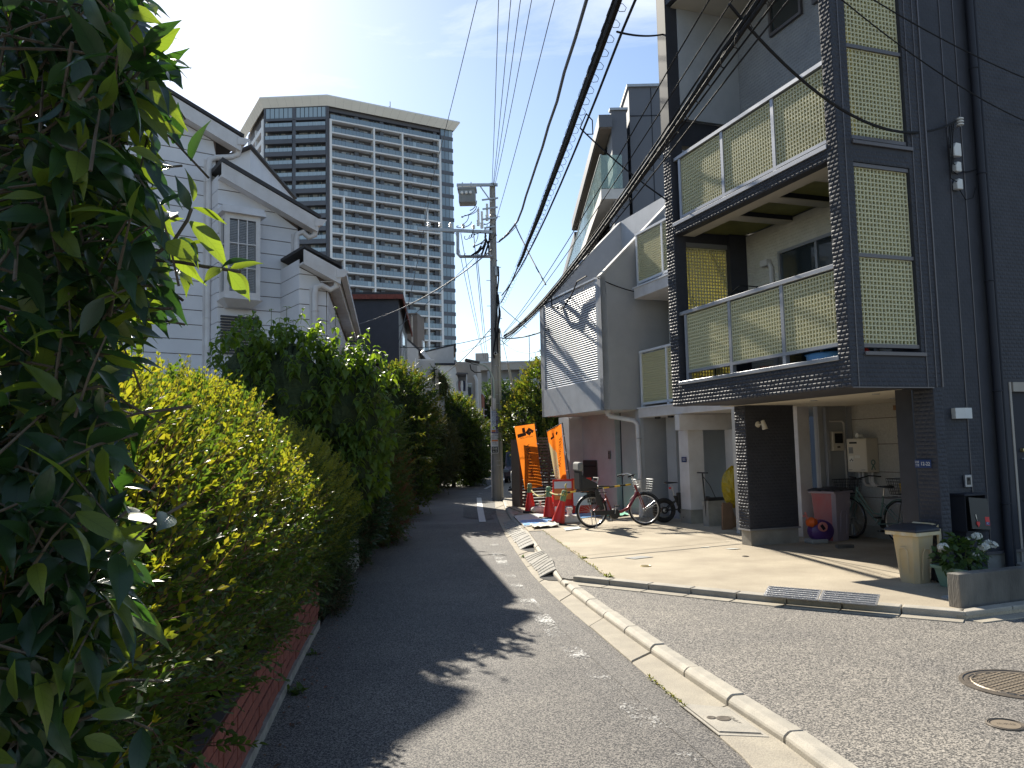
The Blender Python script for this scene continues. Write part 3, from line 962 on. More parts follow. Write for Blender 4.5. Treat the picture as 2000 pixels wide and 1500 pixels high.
# two checker plates laid as a step over the kerb
def ramp(p, q, depth_dir, w, z0, z1, n, name, label, m, group, ribs=True):
 d = (q - p) / n
 objs = []
 for i in range(n):
  a, b = p + d * (i + 0.01), p + d * (i + 0.99)
  t = thing(name, None, None, a)
  t["group"] = group
  x, y = (b - a), depth_dir.normalized() * w
  P = [Vector((0, 0, z0)), x + Vector((0, 0, z0)), x + y + Vector((0, 0, z1)), y + Vector((0, 0, z1))]
  MB().ext(P, (0, 0, -0.012)).build("plate", m, t)
  if ribs:
   rb = MB()
   kk = 5
   for j in range(kk):
    f0 = (j + 0.5) / kk
    s0 = P[0].lerp(P[3], f0) + Vector((0, 0, 0.002)); s1 = P[1].lerp(P[2], f0) + Vector((0, 0, 0.002))
    rb.bar(s0.lerp(s1, 0.05), s0.lerp(s1, 0.95), 0.012, 0.006)
   rb.build("rib", m, t)
  objs.append(t)
 return objs
kd = (kc - kb).normalized()
kn = Vector((-kd.y, kd.x, 0))
r1 = ramp(G(1492, 1176, 0.09) - kn * 0.03, G(1716, 1196, 0.09) - kn * 0.03, kn, 0.20, 0.075, 0.14, 2, "step_plate", "", M['steelplate'], "steel step plates on the driveway kerb")
for o, l in zip(r1, ("bright steel checker plate over driveway kerb, nearer the orange cones", "bright steel checker plate over driveway kerb, nearer the low concrete wall")):
 tag(o, l, "ramp plate")
# warped kerb ramps lying in the gutter
def tilt_plate(px, label, m, h=0.10, lip=0.0):
 """px: four picture corners, street edge first, on the gutter floor"""
 P = [G(*p, 0.02) for p in px]
 t = thing("kerb_ramp", label, "kerb ramp", P[0], 0, "loose kerb ramps along the gutter")
 o = P[0]
 n = 6
 mb = MB()
 top = []
 for i in range(n + 1):
  f = i / n
  a, b = P[0].lerp(P[1], f), P[3].lerp(P[2], f)
  z = 0.02 + h * 0.62 * f + 0.006 * math.sin(math.pi * f)
  top.append((Vector((a.x, a.y, z + lip)) - Vector((o.x, o.y, 0)), Vector((b.x, b.y, z)) - Vector((o.x, o.y, 0))))
 for (a, b), (c, d) in zip(top, top[1:]):
  mb.ext([a, c, d, b], (0, 0, -0.022))
 mb.build("plate", m, t, bevel=0.004, seg=1)
 rb = MB()
 for k in range(1, 4):
  f = k / 4
  for (a, b), (c, d) in zip(top, top[1:]):
   rb.bar(a.lerp(b, f) + Vector((0, 0, .004)), c.lerp(d, f) + Vector((0, 0, .004)), 0.012, 0.005)
 rb.build("rib", m, t)
 t.location = (P[0].x, P[0].y, 0)
 return t
tilt_plate([(983, 1020), (1006, 1017), (1012, 1030), (988, 1035)], "pale worn kerb ramp farthest along the gutter", M['rampgrey'], 0.06)
tilt_plate([(988, 1036), (1012, 1031), (1021, 1041), (996, 1046)], "pale worn kerb ramp second farthest along the gutter", M['rampgrey'], 0.06)
tilt_plate([(998, 1047), (1024, 1042), (1031, 1052), (1005, 1059)], "buckled grey kerb ramp beside the blue tarpaulin end", M['rampgrey'], 0.08, 0.01)
tilt_plate([(1006, 1060), (1031, 1053), (1043, 1068), (1016, 1073)], "grey kerb ramp lifted over a dark gap in mid gutter", M['rampgrey'], 0.10, 0.05)
tilt_plate([(1024, 1089), (1060, 1084), (1066, 1090), (1034, 1101)], "dark ribbed kerb ramp in the middle of the gutter", M['conc_plinth'], 0.10, 0.02)
tilt_plate([(1036, 1102), (1068, 1091), (1076, 1103), (1046, 1114)], "dark ribbed kerb ramp second nearest the drain mouth", M['conc_plinth'], 0.10, 0.02)
tilt_plate([(1048, 1116), (1078, 1104), (1086, 1121), (1054, 1127)], "dark ribbed kerb ramp nearest, tipped over the open drain mouth", M['conc_plinth'], 0.11, 0.05)
hole = MB()
hole.poly([G(1053, 1128, 0.016), G(1086, 1126, 0.016), G(1089, 1134, 0.016), G(1070, 1133, 0.016)])
hole.poly([G(1018, 1074, 0.016), G(1043, 1069, 0.016), G(1044, 1078, 0.016), G(1030, 1077, 0.016)])
structure(hole, "drain_mouth", M['darkhole'])  # flat black sheets painted in as the dark cavities under lifted ramps
# drain box with a square concrete lid, and the lids set in road and driveway
def pick(*px, z=0.0): return [G(*p, z) for p in px]
c = pick((1324, 1374), (1424, 1384), (1502, 1441), (1404, 1437), z=0.010)
t = thing("drain_cover", "square concrete drain cover with two round inserts in gutter", "drain cover", c[0])
loc = [p - c[0] for p in c]
MB().ext([p + Vector((0, 0, 0.0)) for p in loc], (0, 0, 0.006)).build("rim", M['kerb'], t)
cen = sum(loc, Vector()) / 4
inn = [cen + (p - cen) * 0.84 for p in loc]
MB().ext([cen + (p - cen) * 0.88 + Vector((0, 0, 0.0065)) for p in loc], (0, 0, 0.001)).build("groove", M['conc_dark'], t)
MB().ext([p + Vector((0, 0, 0.008)) for p in inn], (0, 0, 0.004)).build("lid", M['kerb'], t, bevel=0.003, seg=1)
for (fx, r) in ((0.24, 0.028), (0.53, 0.045)):
 p = inn[0].lerp(inn[3], 0.5).lerp(inn[1].lerp(inn[2], 0.5), fx)
 MB().lathe([(r, 0), (r, 0.004), (r * 0.7, 0.005), (0.0, 0.003)], 18, p + Vector((0, 0, 0.011))).build("insert", M['iron'], t)
p = inn[0].lerp(inn[3], 0.5).lerp(inn[1].lerp(inn[2], 0.5), 0.78)
lettering("15MPa", 0.05, M['conc_dark'], t, p + Vector((0, 0, 0.0135)), (inn[3] - inn[0]), -(inn[1] - inn[0]))
ZS = 0.063
def manhole(c, r, label, pattern):
 t = thing("manhole_cover", label, "manhole cover", (c.x, c.y, ZS))
 MB().lathe([(r * 1.07, -0.01), (r * 1.07, 0.006), (r * 1.0, 0.009), (r * 0.98, 0.003)], 48).build("rim", M['iron'], t, smooth=True)
 MB().lathe([(r * 0.97, -0.01), (r * 0.97, 0.004), (r * 0.90, 0.006), (r * 0.885, 0.002), (0, 0.002)], 48).build("lid", M['iron'], t, smooth=True)
 if pattern:
  mb = MB()
  n = 11
  s = 2 * r / n
  for i in range(-n, n):
   for j in range(-n, n):
    x, y = (i + 0.5) * s / 1.5, (j + 0.5) * s / 1.5
    if math.hypot(x, y) > r * 0.80: continue
    if (i + j) % 2 == 0:
    	mb.box(x - s * 0.62, x + s * 0.62, y - s * 0.10, y + s * 0.10, 0.002, 0.007)
    else:
    	mb.box(x - s * 0.10, x + s * 0.10, y - s * 0.62, y + s * 0.62, 0.002, 0.0068)
  o = mb.build("raised_pattern", M['iron_hi'], t)
  o.rotation_euler = (0, 0, rad(28))
  MB().torus((0, 0, 0.004), r * 0.84, 0.006, (0, 0, 1), 48, 5).build("ring", M['iron_hi'], t)
  for k in range(2):
   MB().lathe([(0.035, 0), (0.035, 0.0075), (0.024, 0.0075), (0.022, 0.003)], 14, (r * 0.5 * (1 - 2 * k), -r * 0.35 * (1 - 2 * k), 0)).build("key_hole", M['iron'], t)
 else:
  MB().lathe([(r * 0.8, 0), (r * 0.8, 0.005), (0, 0.006)], 32).build("plate", M['iron_hi'], t)
  lettering("止水栓", r * 0.36, M['iron'], t, (0, 0, 0.0075), (1, -0.35, 0), (0.35, 1, 0))
cm = G(1990, 1337, ZS)
manhole(cm, 0.33, "large round iron manhole cover with basket weave pattern", True)
manhole(G(1965, 1416, ZS), 0.095, "small round iron valve cover below the large manhole", False)
for (x, y, r, l, mm) in ((1862, 1168, 0.11, "pale round plastic inspection lid before the low wall", 'greyplastic'), (1456, 1087, 0.05, "small dark round lid in driveway beside the column", 'iron'), (1261, 1106, 0.075, "round brass inspection lid flush in tan driveway", 'brass')):
 c = G(x, y, ZD)
 t = MB().lathe([(r, -0.02), (r, 0.006), (r * 0.9, 0.009), (r * 0.86, 0.006), (0, 0.008)], 28).build("inspection_lid", M[mm], loc=(c.x, c.y, ZD), smooth=True)
 tag(t, l, "drain lid")
q = pick((1220, 1090), (1252, 1086), (1276, 1088), (1240, 1092), z=ZD + 0.004)
tag(MB().ext([p - q[0] for p in q], (0, 0, 0.004)).build("meter_lid", M['greyplastic'], loc=q[0]), "white rectangular meter lid set in the tan driveway", "meter lid")
for (x, y, s, l) in ((1376, 1069, 0.07, "smaller white torn paper scrap left on driveway"), (1432, 1072, 0.10, "larger white torn paper scrap beside the column foot")):
 c = G(x, y, ZD + 0.006)
 pts = [Vector((s * math.cos(k) * random.uniform(.7, 1.3), s * 0.5 * math.sin(k) * random.uniform(.6, 1.2), random.uniform(0, .006))) for k in np.linspace(0, 5.6, 8)]
 tag(MB().ext(pts, (0, 0, 0.001)).build("paper_scrap", M['tarp_white'], loc=c), l, "paper scrap", "paper scraps on the driveway")
c = G(1650, 1070, ZD)
tag(MB().box(-0.13, 0.13, -0.045, 0.045, 0, 0.05).build("brick_block", M['conc_dark'], loc=c, rotz=rad(6), bevel=0.006), "dark paving block lying loose in the carport shade", "block")
# ================================================================== THE CHARCOAL HOUSE (local x = into the block, y = along the street, away)
def relief(mb, O, U, V, Nn, u0, u1, v0, v1, pu=0.078, pv=0.05, h=0.011, gap=0.008, bev=0.014, shift=0.3, mi=0):
 """rows of raised cushion-edged bricks on a plane: O + U*u + V*v, raised along Nn"""
 O, U, V, Nn = Vector(O), Vector(U), Vector(V), Vector(Nn)
 rows = int((v1 - v0) / pv + 1e-6)
 for r in range(rows):
  va, vb = v0 + r * pv + gap / 2, v0 + (r + 1) * pv - gap / 2
  u = u0 - ((r * shift) % 1.0) * pu
  while u < u1:
   ua, ub = max(u + gap / 2, u0), min(u + pu - gap / 2, u1)
   u += pu
   if ub - ua < 0.02: continue
   b = min(bev, (ub - ua) * 0.4)
   hh = h * random.uniform(0.8, 1.15)
   o = [O + U * a + V * c for a, c in ((ua, va), (ub, va), (ub, vb), (ua, vb))]
   t = [O + U * a + V * c + Nn * hh for a, c in ((ua + b, va + bev), (ub - b, va + bev), (ub - b, vb - bev), (ua + b, vb - bev))]
   mb.add(o + t, [(4, 5, 6, 7), (0, 1, 5, 4), (1, 2, 6, 5), (2, 3, 7, 6), (3, 0, 4, 7)], mi)
 return mb
X1, Y1, Z1 = Vector((1, 0, 0)), Vector((0, 1, 0)), Vector((0, 0, 1))
dh = thing("charcoal_house", "tall charcoal house with textured siding and yellow lattice balconies", "house", N0, HD)
nv = [M['navy'], M['navy_plain'], M['soffit'], M['navy_trim']]
ZB = 2.31
ZT = 9.4
# frame of the projecting bay
fr = MB()
fr.box(0, 0.2, 0, 0.185, ZB, ZT)                    # near front pillar
fr.box(0, 0.2, 3.5, 3.73, ZB, ZT)                   # far front pillar
fr.box(0.004, 0.14, 0.185, 3.5, ZB, 2.62)           # lower band
fr.box(0.004, 0.14, 0.185, 3.5, 4.93, 5.06)         # middle band
fr.box(0.004, 0.14, 0.185, 3.5, 8.62, ZT)
fr.box(0.2, 1.31, 0.004, 0.14, ZB, 2.66)            # side bands
fr.box(0.2, 1.03, 0.004, 0.14, 4.88, 5.08)
fr.box(0.2, 1.03, 0.004, 0.14, 8.6, ZT)
fr.box(1.03, 1.31, 0.004, 0.14, 2.66, ZT)           # side rear pier
fr.box(1.17, 1.31, 0.145, 0.449, ZB, ZT)            # return towards the recessed wall
fr.box(1.0, 1.31, 3.5, 3.73, 2.5, ZT)               # far rear pier
fr.box(0.2, 1.0, 3.56, 3.72, 4.86, 5.1)
fr.box(0.2, 1.0, 3.56, 3.72, 6.4, 6.8)
fr.box(0.2, 1.0, 3.56, 3.72, 2.32, 2.68)
fr.box(-0.25, 6.9, -0.25, 4.3, ZT, ZT + 0.18, 3)    # roof
fr.build("bay_frame", nv, dh)
# smooth panel above the far opening and the pale inner return
MB().box(0.2, 1.308, 3.485, 3.56, 6.801, 8.6).build("inner_panel", M['greywall_lt'], dh)
MB().box(-0.012, 0.0, 3.5, 3.74, 6.43, ZT).box(-0.012, 0.2, 3.731, 3.745, 6.43, ZT).build("corner_post", M['navy_trim'], dh)
MB().box(0.1, 1.31, 0.14, 3.57, 8.6, 8.619).build("ceiling", M['soffit'], dh)
# main body: recessed dark wall, right-hand facade, rear
body = MB()
body.box(1.31, 2.75, 0.45, 0.7, 0.32, ZT)
body.box(2.75, 8.2, 0.45, 0.7, 2.42, ZT)
body.box(2.75, 2.93, 0.45, 0.7, 0.32, 2.42)
body.box(3.95, 8.2, 0.45, 0.7, 0.1, 2.42)
body.box(3.9, 8.2, 0.7, 4.2, 2.33, ZT - 0.01, 1)
body.box(1.6, 3.9, 3.9, 4.2, 2.5, ZT - 0.01, 1)
body.build("wall", nv, dh)
# relief siding, brick by brick
rl = MB()
relief(rl, (0, 0, 0), Y1, Z1, -X1, 0.0, 0.185, ZB, ZT)
relief(rl, (0, 0, 0), Y1, Z1, -X1, 3.5, 3.73, ZB, 6.42)
relief(rl, (0.004, 0, 0), Y1, Z1, -X1, 0.185, 3.5, ZB, 2.61)
relief(rl, (0.004, 0, 0), Y1, Z1, -X1, 0.185, 3.5, 4.93, 5.05, pv=0.04)
rl.build("front_relief", M['navy'], dh)["kind"] = 'stuff'
r2 = MB()
relief(r2, (0, 0, 0), X1, Z1, -Y1, 0.0, 0.2, ZB, 8.6, h=0.005)
relief(r2, (0, 0.004, 0), X1, Z1, -Y1, 0.2, 1.31, ZB, 2.64, h=0.005)
relief(r2, (0, 0.004, 0), X1, Z1, -Y1, 0.2, 1.03, 4.88, 5.06, h=0.005)
relief(r2, (0, 0.004, 0), X1, Z1, -Y1, 1.03, 1.31, 2.66, 8.6, h=0.005)
relief(r2, (0, 0.45, 0), X1, Z1, -Y1, 1.33, 2.42, 0.36, 8.0, h=0.0022, gap=0.006, shift=0.5)
relief(r2, (0, 0.45, 0), X1, Z1, -Y1, 2.76, 4.3, 2.46, 8.0, h=0.005, shift=0.5)
r2.build("side_relief", M['navy'], dh)["kind"] = 'stuff'
# vertical cover strips at the panel joints
st = MB()
for b in (0.09,): st.box(b - .006, b + .006, -0.010, 0.0, ZB, 8.6)
for b in (1.09, 1.22): st.box(b - .005, b + .005, -0.008, 0.004, ZB, 8.6)
for b in (2.18, 2.42): st.box(b - .006, b + .006, 0.438, 0.45, 0.36, 8.6)
for b in (1.3, ): st.box(b, b + .018, -0.012, 0.004, ZB, 8.6)
for z in (ZB,): st.box(0.0, 1.17, -0.014, 0.0, z - .012, z)
st.build("cover_strip", M['alu_brown'], dh)
# sills
def sill(name, mb): return mb.build(name, M['alu'], dh, bevel=0.004, seg=1)
sill("sill", MB().box(-0.02, 0.15, 0.17, 3.515, 2.622, 2.672))
sill("sill", MB().box(-0.02, 0.15, 0.17, 3.515, 5.062, 5.118))
for z in (2.661, 5.081):
 MB().box(0.19, 1.08, -0.03, 0.15, z, z + 0.045).build("sill", M['alu_brown'], dh, bevel=0.004, seg=1)
# soffit and balcony floors
sf = MB()
sf.box(0.02, 1.17, 0.02, 3.73, ZB + 0.012, 2.45, 0)
sf.box(1.312, 3.76, 0.72, 4.2, ZB + 0.02, 2.48, 1).box(1.17, 1.311, 0.451, 4.2, ZB + 0.02, 2.48, 1)
sf.build("soffit", [M['navy_plain'], M['soffit']], dh)
for (b, a) in ((1.6, 1.3), (1.7, 2.6), (2.6, 0.9), (2.7, 2.1)):
 MB().lathe([(0.05, -0.006), (0.052, 0.004)], 16, (b, a, ZB + 0.018)).build("downlight", M['alu'], dh)
MB().box(0.14, 1.31, 0.14, 3.56, 2.45, 2.52).build("balcony_floor", M['greywall'], dh)
# upper balcony deck carried on joists, seen from below
MB().box(0.14, 1.31, 0.14, 3.56, 5.02, 5.05).build("deck_sheet", M['lattice_sheet'], dh)
jb = MB().box(0.141, 0.36, 0.186, 3.499, 4.932, 4.942)
jb.build("joist_trim", M['soffit'], dh)
for a in (0.62, 1.50, 2.38):
 j = MB().box(0.36, 1.309, a, a + 0.10, 4.95, 5.019).build("joist", M['navy_trim'], dh)
 MB().box(0.36, 1.309, a - 0.005, a + 0.2, 4.934, 4.949).build("joist_trim", M['soffit'], j)
# back walls of the balconies with relief brick siding
MB().box(1.31, 1.45, 0.71, 3.6, 2.52, 5.0).build("back_wall", M['whitebrick'], dh)
MB().box(1.31, 1.45, 0.15, 0.448, 2.52, 5.0).build("back_wall", M['whitebrick'], dh)
MB().box(1.312, 1.45, 0.15, 3.6, 5.06, 8.6).build("back_wall", M['grey_side'], dh)
bw = MB()
relief(bw, (1.31, 0, 0), Y1, Z1, -X1, 2.72, 3.5, 2.55, 4.9, h=0.006, shift=0.5)
relief(bw, (1.31, 0, 0), Y1, Z1, -X1, 0.75, 2.72, 4.60, 4.9, h=0.006, shift=0.5)
bw.build("brick_relief", M['whitebrick'], dh)["kind"] = 'stuff'
bw = MB()
relief(bw, (1.312, 0, 0), Y1, Z1, -X1, 0.2, 3.5, 6.0, 8.55, h=0.006, shift=0.5)
bw.build("brick_relief", M['grey_side'], dh)["kind"] = 'stuff'
def window(parent, x, a0, a1, z0, z1, mull=(), frame='alu', glass='winglass', axis='x', dep=0.05, fw=0.045, name="window"):
 """framed window on a wall facing -x (axis x) or -y (axis y), at plane x"""
 mb = MB()
 def bx(u0, u1, v0, v1, d0, d1):
  if axis == 'x': mb.box(x - d1, x - d0, u0, u1, v0, v1)
  else: mb.box(u0, u1, x - d1, x - d0, v0, v1)
 bx(a0, a1, z0, z0 + fw, 0, dep); bx(a0, a1, z1 - fw, z1, 0, dep)
 bx(a0, a0 + fw, z0 + fw, z1 - fw, 0, dep); bx(a1 - fw, a1, z0 + fw, z1 - fw, 0, dep)
 for m in mull: bx(m - fw / 2, m + fw / 2, z0 + fw, z1 - fw, 0, dep * 0.8)
 w = mb.build(name, M[frame], parent)
 g_ = MB()
 if axis == 'x': g_.box(x - dep * 0.4, x - dep * 0.3, a0 + fw, a1 - fw, z0 + fw, z1 - fw)
 else: g_.box(a0 + fw, a1 - fw, x - dep * 0.4, x - dep * 0.3, z0 + fw, z1 - fw)
 g_.build("pane", M[glass], w)
 return w
window(dh, 1.31, 0.9, 2.70, 2.56, 4.56, (1.9,), 'alu')
window(dh, 1.31, 1.93, 2.64, 7.86, 8.4, (), 'alu_brown')
window(dh, 1.31, 1.1, 1.7, 7.86, 8.4, (), 'alu_brown')
MB().tube([(1.27, 2.87, 2.52), (1.27, 2.87, 4.36), (1.27, 2.93, 4.45), (1.31, 3.0, 4.45)], 0.035, 8).build("pipe_cover", M['whitetrim'], dh, smooth=True)
MB().box(1.21, 1.31, 2.9, 3.06, 4.40, 4.50).build("pipe_cap", M['whitetrim'], dh, bevel=0.01)
# lattice panels: FRP gratings in frames
def lattice_panel(parent, O, U, W, Hh, cell=0.052, bar=0.017, depth=0.028, name="lattice_panel", m='lattice', sheet=True, fr_m='alu', fw=0.0):
 O, U = Vector(O), Vector(U).normalized()
 Nn = U.cross(Z1).normalized()
 mb = MB()
 n = int(round(W / cell)); k = int(round(Hh / cell))
 for i in range(n + 1):
  p = O + U * (W * i / n)
  mb.bar(p, p + Z1 * Hh, bar, depth, up=Nn)
 for i in range(k + 1):
  p = O + Z1 * (Hh * i / k)
  mb.bar(p, p + U * W, depth * 0.92, bar, up=Z1)
 o = mb.build(name, M[m], parent)
 if sheet:
  s = Nn * (-(depth / 2 + 0.012))
  MB().ext([O + s, O + s + U * W, O + s + U * W + Z1 * Hh, O + s + Z1 * Hh], -Nn * 0.004).build("backing_sheet", M['lattice_sheet'], o)
 return o
# front railings; lattice faces the street (-x)
for (zs, zt, zr) in ((2.80, 3.66, 3.68), (5.17, 6.07, 6.09)):
 posts = (0.20, 1.16, 2.26, 3.36)
 for a, b in zip(posts, posts[1:]):
  lattice_panel(dh, (0.075, b - 0.035, zs + 0.035), (0, -1, 0), b - a - 0.07, zt - zs - 0.04)
  MB().box(0.045, 0.105, a + 0.03, b - 0.03, zs - 0.01, zs + 0.03).build("bottom_rail", M['alu'], dh)
 for a in posts:
  MB().box(0.045, 0.105, a - 0.03, a + 0.03, zs - 0.128, zr).build("rail_post", M['alu'], dh)
 MB().box(0.03, 0.12, 0.19, 3.495, zr, zr + 0.055).build("top_rail", M['alu'], dh, bevel=0.004, seg=1)
# side screens (facing -y) and far screens
for (z0, z1) in ((2.80, 3.78), (3.83, 4.83), (5.2, 6.24), (6.29, 7.4), (7.45, 8.5)):
 lattice_panel(dh, (0.22, 0.06, z0), (1, 0, 0), 0.79, z1 - z0)
 MB().box(0.205, 1.025, 0.02, 0.10, z0 - 0.045, z0 - 0.002).build("screen_rail", M['alu_brown'], dh)
MB().box(0.205, 1.025, 0.02, 0.10, 4.832, 4.875).build("screen_rail", M['alu_brown'], dh)
lattice_panel(dh, (0.21, 3.62, 2.72), (1, 0, 0), 0.78, 2.06, m='lattice')
lattice_panel(dh, (0.21, 3.62, 5.15), (1, 0, 0), 0.78, 1.15, m='lattice')
MB().box(0.2, 1.0, 3.57, 3.70, 4.79, 4.858).build("screen_rail", M['alu'], dh)
# balcony clutter glimpsed under and over the rail
t = thing("storage_tub", "blue storage tub standing on the lower balcony floor", "tub", D(0.33, 0.75, 2.52), HD)
MB().lathe([(0.0, 0), (0.16, 0), (0.20, 0.24), (0.215, 0.25), (0.19, 0.25), (0.15, 0.02)], 20, sx=1.0, sy=1.35).build("tub", M['tarp_blue'], t, smooth=True)
t = thing("flower_pot", "terracotta pot seen under the lower balcony rail", "pot", D(0.3, 1.75, 2.52), HD)
MB().lathe([(0.0, 0), (0.10, 0), (0.14, 0.19), (0.15, 0.2), (0.13, 0.2), (0.1, 0.05)], 18).build("pot", M['brick2'], t, smooth=True)
t = thing("drying_rack", "black folding drying rack leaning above lower balcony rail", "drying rack", D(0.35, 2.75, 2.52), HD)
mb = MB()
for dx in (0, 0.3):
 mb.tube([(dx, 0.35, 0), (dx, 0.3, 1.2), (dx, -0.35, 1.42)], 0.012, 6)
for k in range(6):
 f = k / 5
 mb.tube([(0, 0.3 - 0.65 * f, 1.2 + 0.22 * f), (0.3, 0.3 - 0.65 * f, 1.2 + 0.22 * f)], 0.008, 5)
mb.build("frame", M['black'], t)
t = thing("shoe_shelf", "low white shelf with red bag behind side lattice screen", "shelf", D(0.3, 0.26, 2.52), HD)
MB().box(0, 0.62, 0, 0.16, 0.16, 0.19).box(0, 0.03, 0, 0.16, 0, 0.16).box(0.59, 0.62, 0, 0.16, 0, 0.16).build("board", M['white'], t)
MB().lathe([(0.0, 0.191), (0.06, 0.191), (0.075, 0.24), (0.03, 0.29), (0, 0.3)], 12, (0.2, 0.08, 0)).build("bag", M['cone_red'], t, smooth=True)
# downpipe and its twin beside the entrance
for (b, r) in ((2.64, 0.05), (2.73, 0.022)):
 MB().tube([(b, 0.38, 0.12), (b, 0.38, 8.9)], r, 12).build("downpipe", M['navy_trim'], dh, smooth=True)
for z in (0.9, 2.3, 3.7, 5.1, 6.5, 7.9):
 MB().torus((2.64, 0.38, z), 0.053, 0.008, (0, 0, 1), 16, 5).build("pipe_bracket", M['navy_trim'], dh)
# plinth
pl = MB()
pl.box(1.31, 2.93, 0.47, 0.75, 0.1, 0.28)
pl.box(1.29, 2.93, 0.42, 0.46, 0.285, 0.318, 1)
pl.build("plinth", [M['conc_plinth'], M['alu_brown']], dh)
# entrance door
dr = MB().box(2.93, 3.95, 0.50, 0.56, 0.14, 2.3).build("door", M['navy_trim'], dh)
MB().box(2.93, 2.965, 0.44, 0.50, 0.12, 2.42).box(3.0, 3.95, 0.44, 0.50, 2.3, 2.42).build("door_frame", M['beige'], dr)
MB().tube([(3.14, 0.50, 1.0), (3.14, 0.44, 1.02), (3.14, 0.44, 1.42), (3.14, 0.50, 1.44)], 0.014, 8).build("handle", M['alu'], dr, smooth=True)
for z in (0.92, 1.55):
 MB().lathe([(0.0, 0.455), (0.025, 0.46), (0.028, 0.5)], 14, (3.14, 0, z), axis='Y').build("lock", M['brass'], dr, smooth=True)
structure(MB().ext([D(2.2, -0.9, 0.1), D(5.5, -0.9, 0.1), D(5.5, 0.44, 0.1), D(2.75, 0.44, 0.1)], (0, 0, 0.06)), "porch_step", M['conc_plinth'])
# pier under the bay and the carport wing wall
pr = MB().box(1.17, 1.31, 0.004, 0.30, 0.1, ZB)
relief(pr, (0, 0.004, 0), X1, Z1, -Y1, 1.175, 1.305, 0.15, ZB, h=0.005)
relief(pr, (1.17, 0, 0), Y1, Z1, -X1, 0.01, 0.30, 0.15, ZB, h=0.005)
pr.build("pier", M['navy'], dh)
wg = MB().box(1.35, 2.29, 3.79, 4.07, 0.36, ZB + 0.02)
relief(wg, (1.35, 0, 0), Y1, Z1, -X1, 3.79, 4.07, 0.38, ZB)
relief(wg, (0, 3.79, 0), X1, Z1, -Y1, 1.36, 2.28, 0.38, ZB, h=0.004, shift=0.5)
wing = wg.build("wing_wall", M['navy'], dh)
MB().box(1.37, 2.29, 3.81, 4.05, 0.1, 0.34).build("plinth", M['conc_plinth'], wing)
MB().box(1.33, 2.31, 3.77, 4.09, 0.34, 0.365).build("flashing", M['alu'], wing)
# carport inner walls
cw = MB()
cw.box(3.76, 3.9, 0.72, 4.2, 0.3, ZB + 0.02)
wall = cw.build("carport_wall", M['stucco'], dh)
for z in (2.09, 1.66, 1.20, 0.77):
 MB().box(3.754, 3.76, 1.0, 4.19, z - 0.005, z + 0.005).build("joint", M['mortar'], wall)
MB().box(3.74, 3.76, 4.08, 4.19, 0.3, ZB).build("corner_trim", M['grey_side'], wall)
MB().box(3.75, 3.9, 0.72, 4.2, 0.1, 0.3).build("plinth", M['conc_plinth'], wall)
window(dh, 3.76, 2.05, 3.04, 1.37, 2.20, (), 'alu_brown', 'winglass')
MB().box(3.69, 3.76, 2.05, 3.04, 1.76, 1.80).build("transom", M['alu_brown'], dh)
MB().box(3.68, 3.76, 2.0, 3.08, 2.20, 2.28).build("shutter_box", M['cardboard'], dh)
bkw = MB()
for k in range(52):
 z = 0.3 + k * 0.039
 bkw.box(3.13, 3.74, 4.20 - 0.008, 4.24, z, z + 0.034)
bkw.box(3.13, 3.74, 4.21, 4.3, 0.1, ZB + 0.02)
bkw.build("louvred_wall", M['greywall'], dh)["kind"] = 'stuff'
MB().box(3.235, 3.30, 4.12, 4.19, 0.1, ZB).build("conduit", M['alu'], dh)
MB().tube([(3.32, 4.17, 2.07), (3.62, 4.17, 2.07), (3.66, 4.17, 2.03), (3.66, 4.17, 0.3)], 0.018, 8).build("cable_duct", M['whitetrim'], dh, smooth=True)
# ================================================================== WHITE HOUSE WITH TWO SMALL BALCONIES (same street frame)
wb = thing("ribbed_white_house", "white ribbed house with two lattice balconies beside charcoal house", "house", D(2.4, 4.3, 0.1), HD)
def L(b, a, z): return (b - 2.4, a - 4.3, z - 0.1)
def Lbox(mb, b0, b1, a0, a1, z0, z1, mi=0):
 return mb.box(b0 - 2.4, b1 - 2.4, a0 - 4.3, a1 - 4.3, z0 - 0.1, z1 - 0.1, mi)
MBW = MB()
Lbox(MBW, 3.3, 8, 4.35, 9.2, 2.36, 7.2)
MBW.build("wall", M['offwhite'], wb)
def ribbed(b0, b1, a0, a1, z0, z1, name, pitch=0.045):
 mb = MB()
 n = int((z1 - z0) / pitch)
 for k in range(n):
  Lbox(mb, b0 - 0.004, b1 + 0.004, a0 - 0.004, a1 + 0.004, z0 + k * pitch + 0.006, z0 + (k + 1) * pitch)
 Lbox(mb, b0, b1, a0, a1, z0, z1)
 o = mb.build(name, M['whitetrim'], wb)
 return o
ribbed(2.42, 3.3, 4.35, 9.2, 2.37, 2.57, "balcony_slab")
sb = MB(); Lbox(sb, 2.39, 3.3, 4.35, 9.23, 2.57, 2.60); sb.build("slab_cap", M['alu_white'], wb)
ribbed(2.42, 3.3, 4.35, 9.2, 5.11, 5.35, "balcony_slab")
sb = MB(); Lbox(sb, 2.39, 3.3, 4.35, 9.23, 5.35, 5.38); sb.build("slab_cap", M['alu_white'], wb)
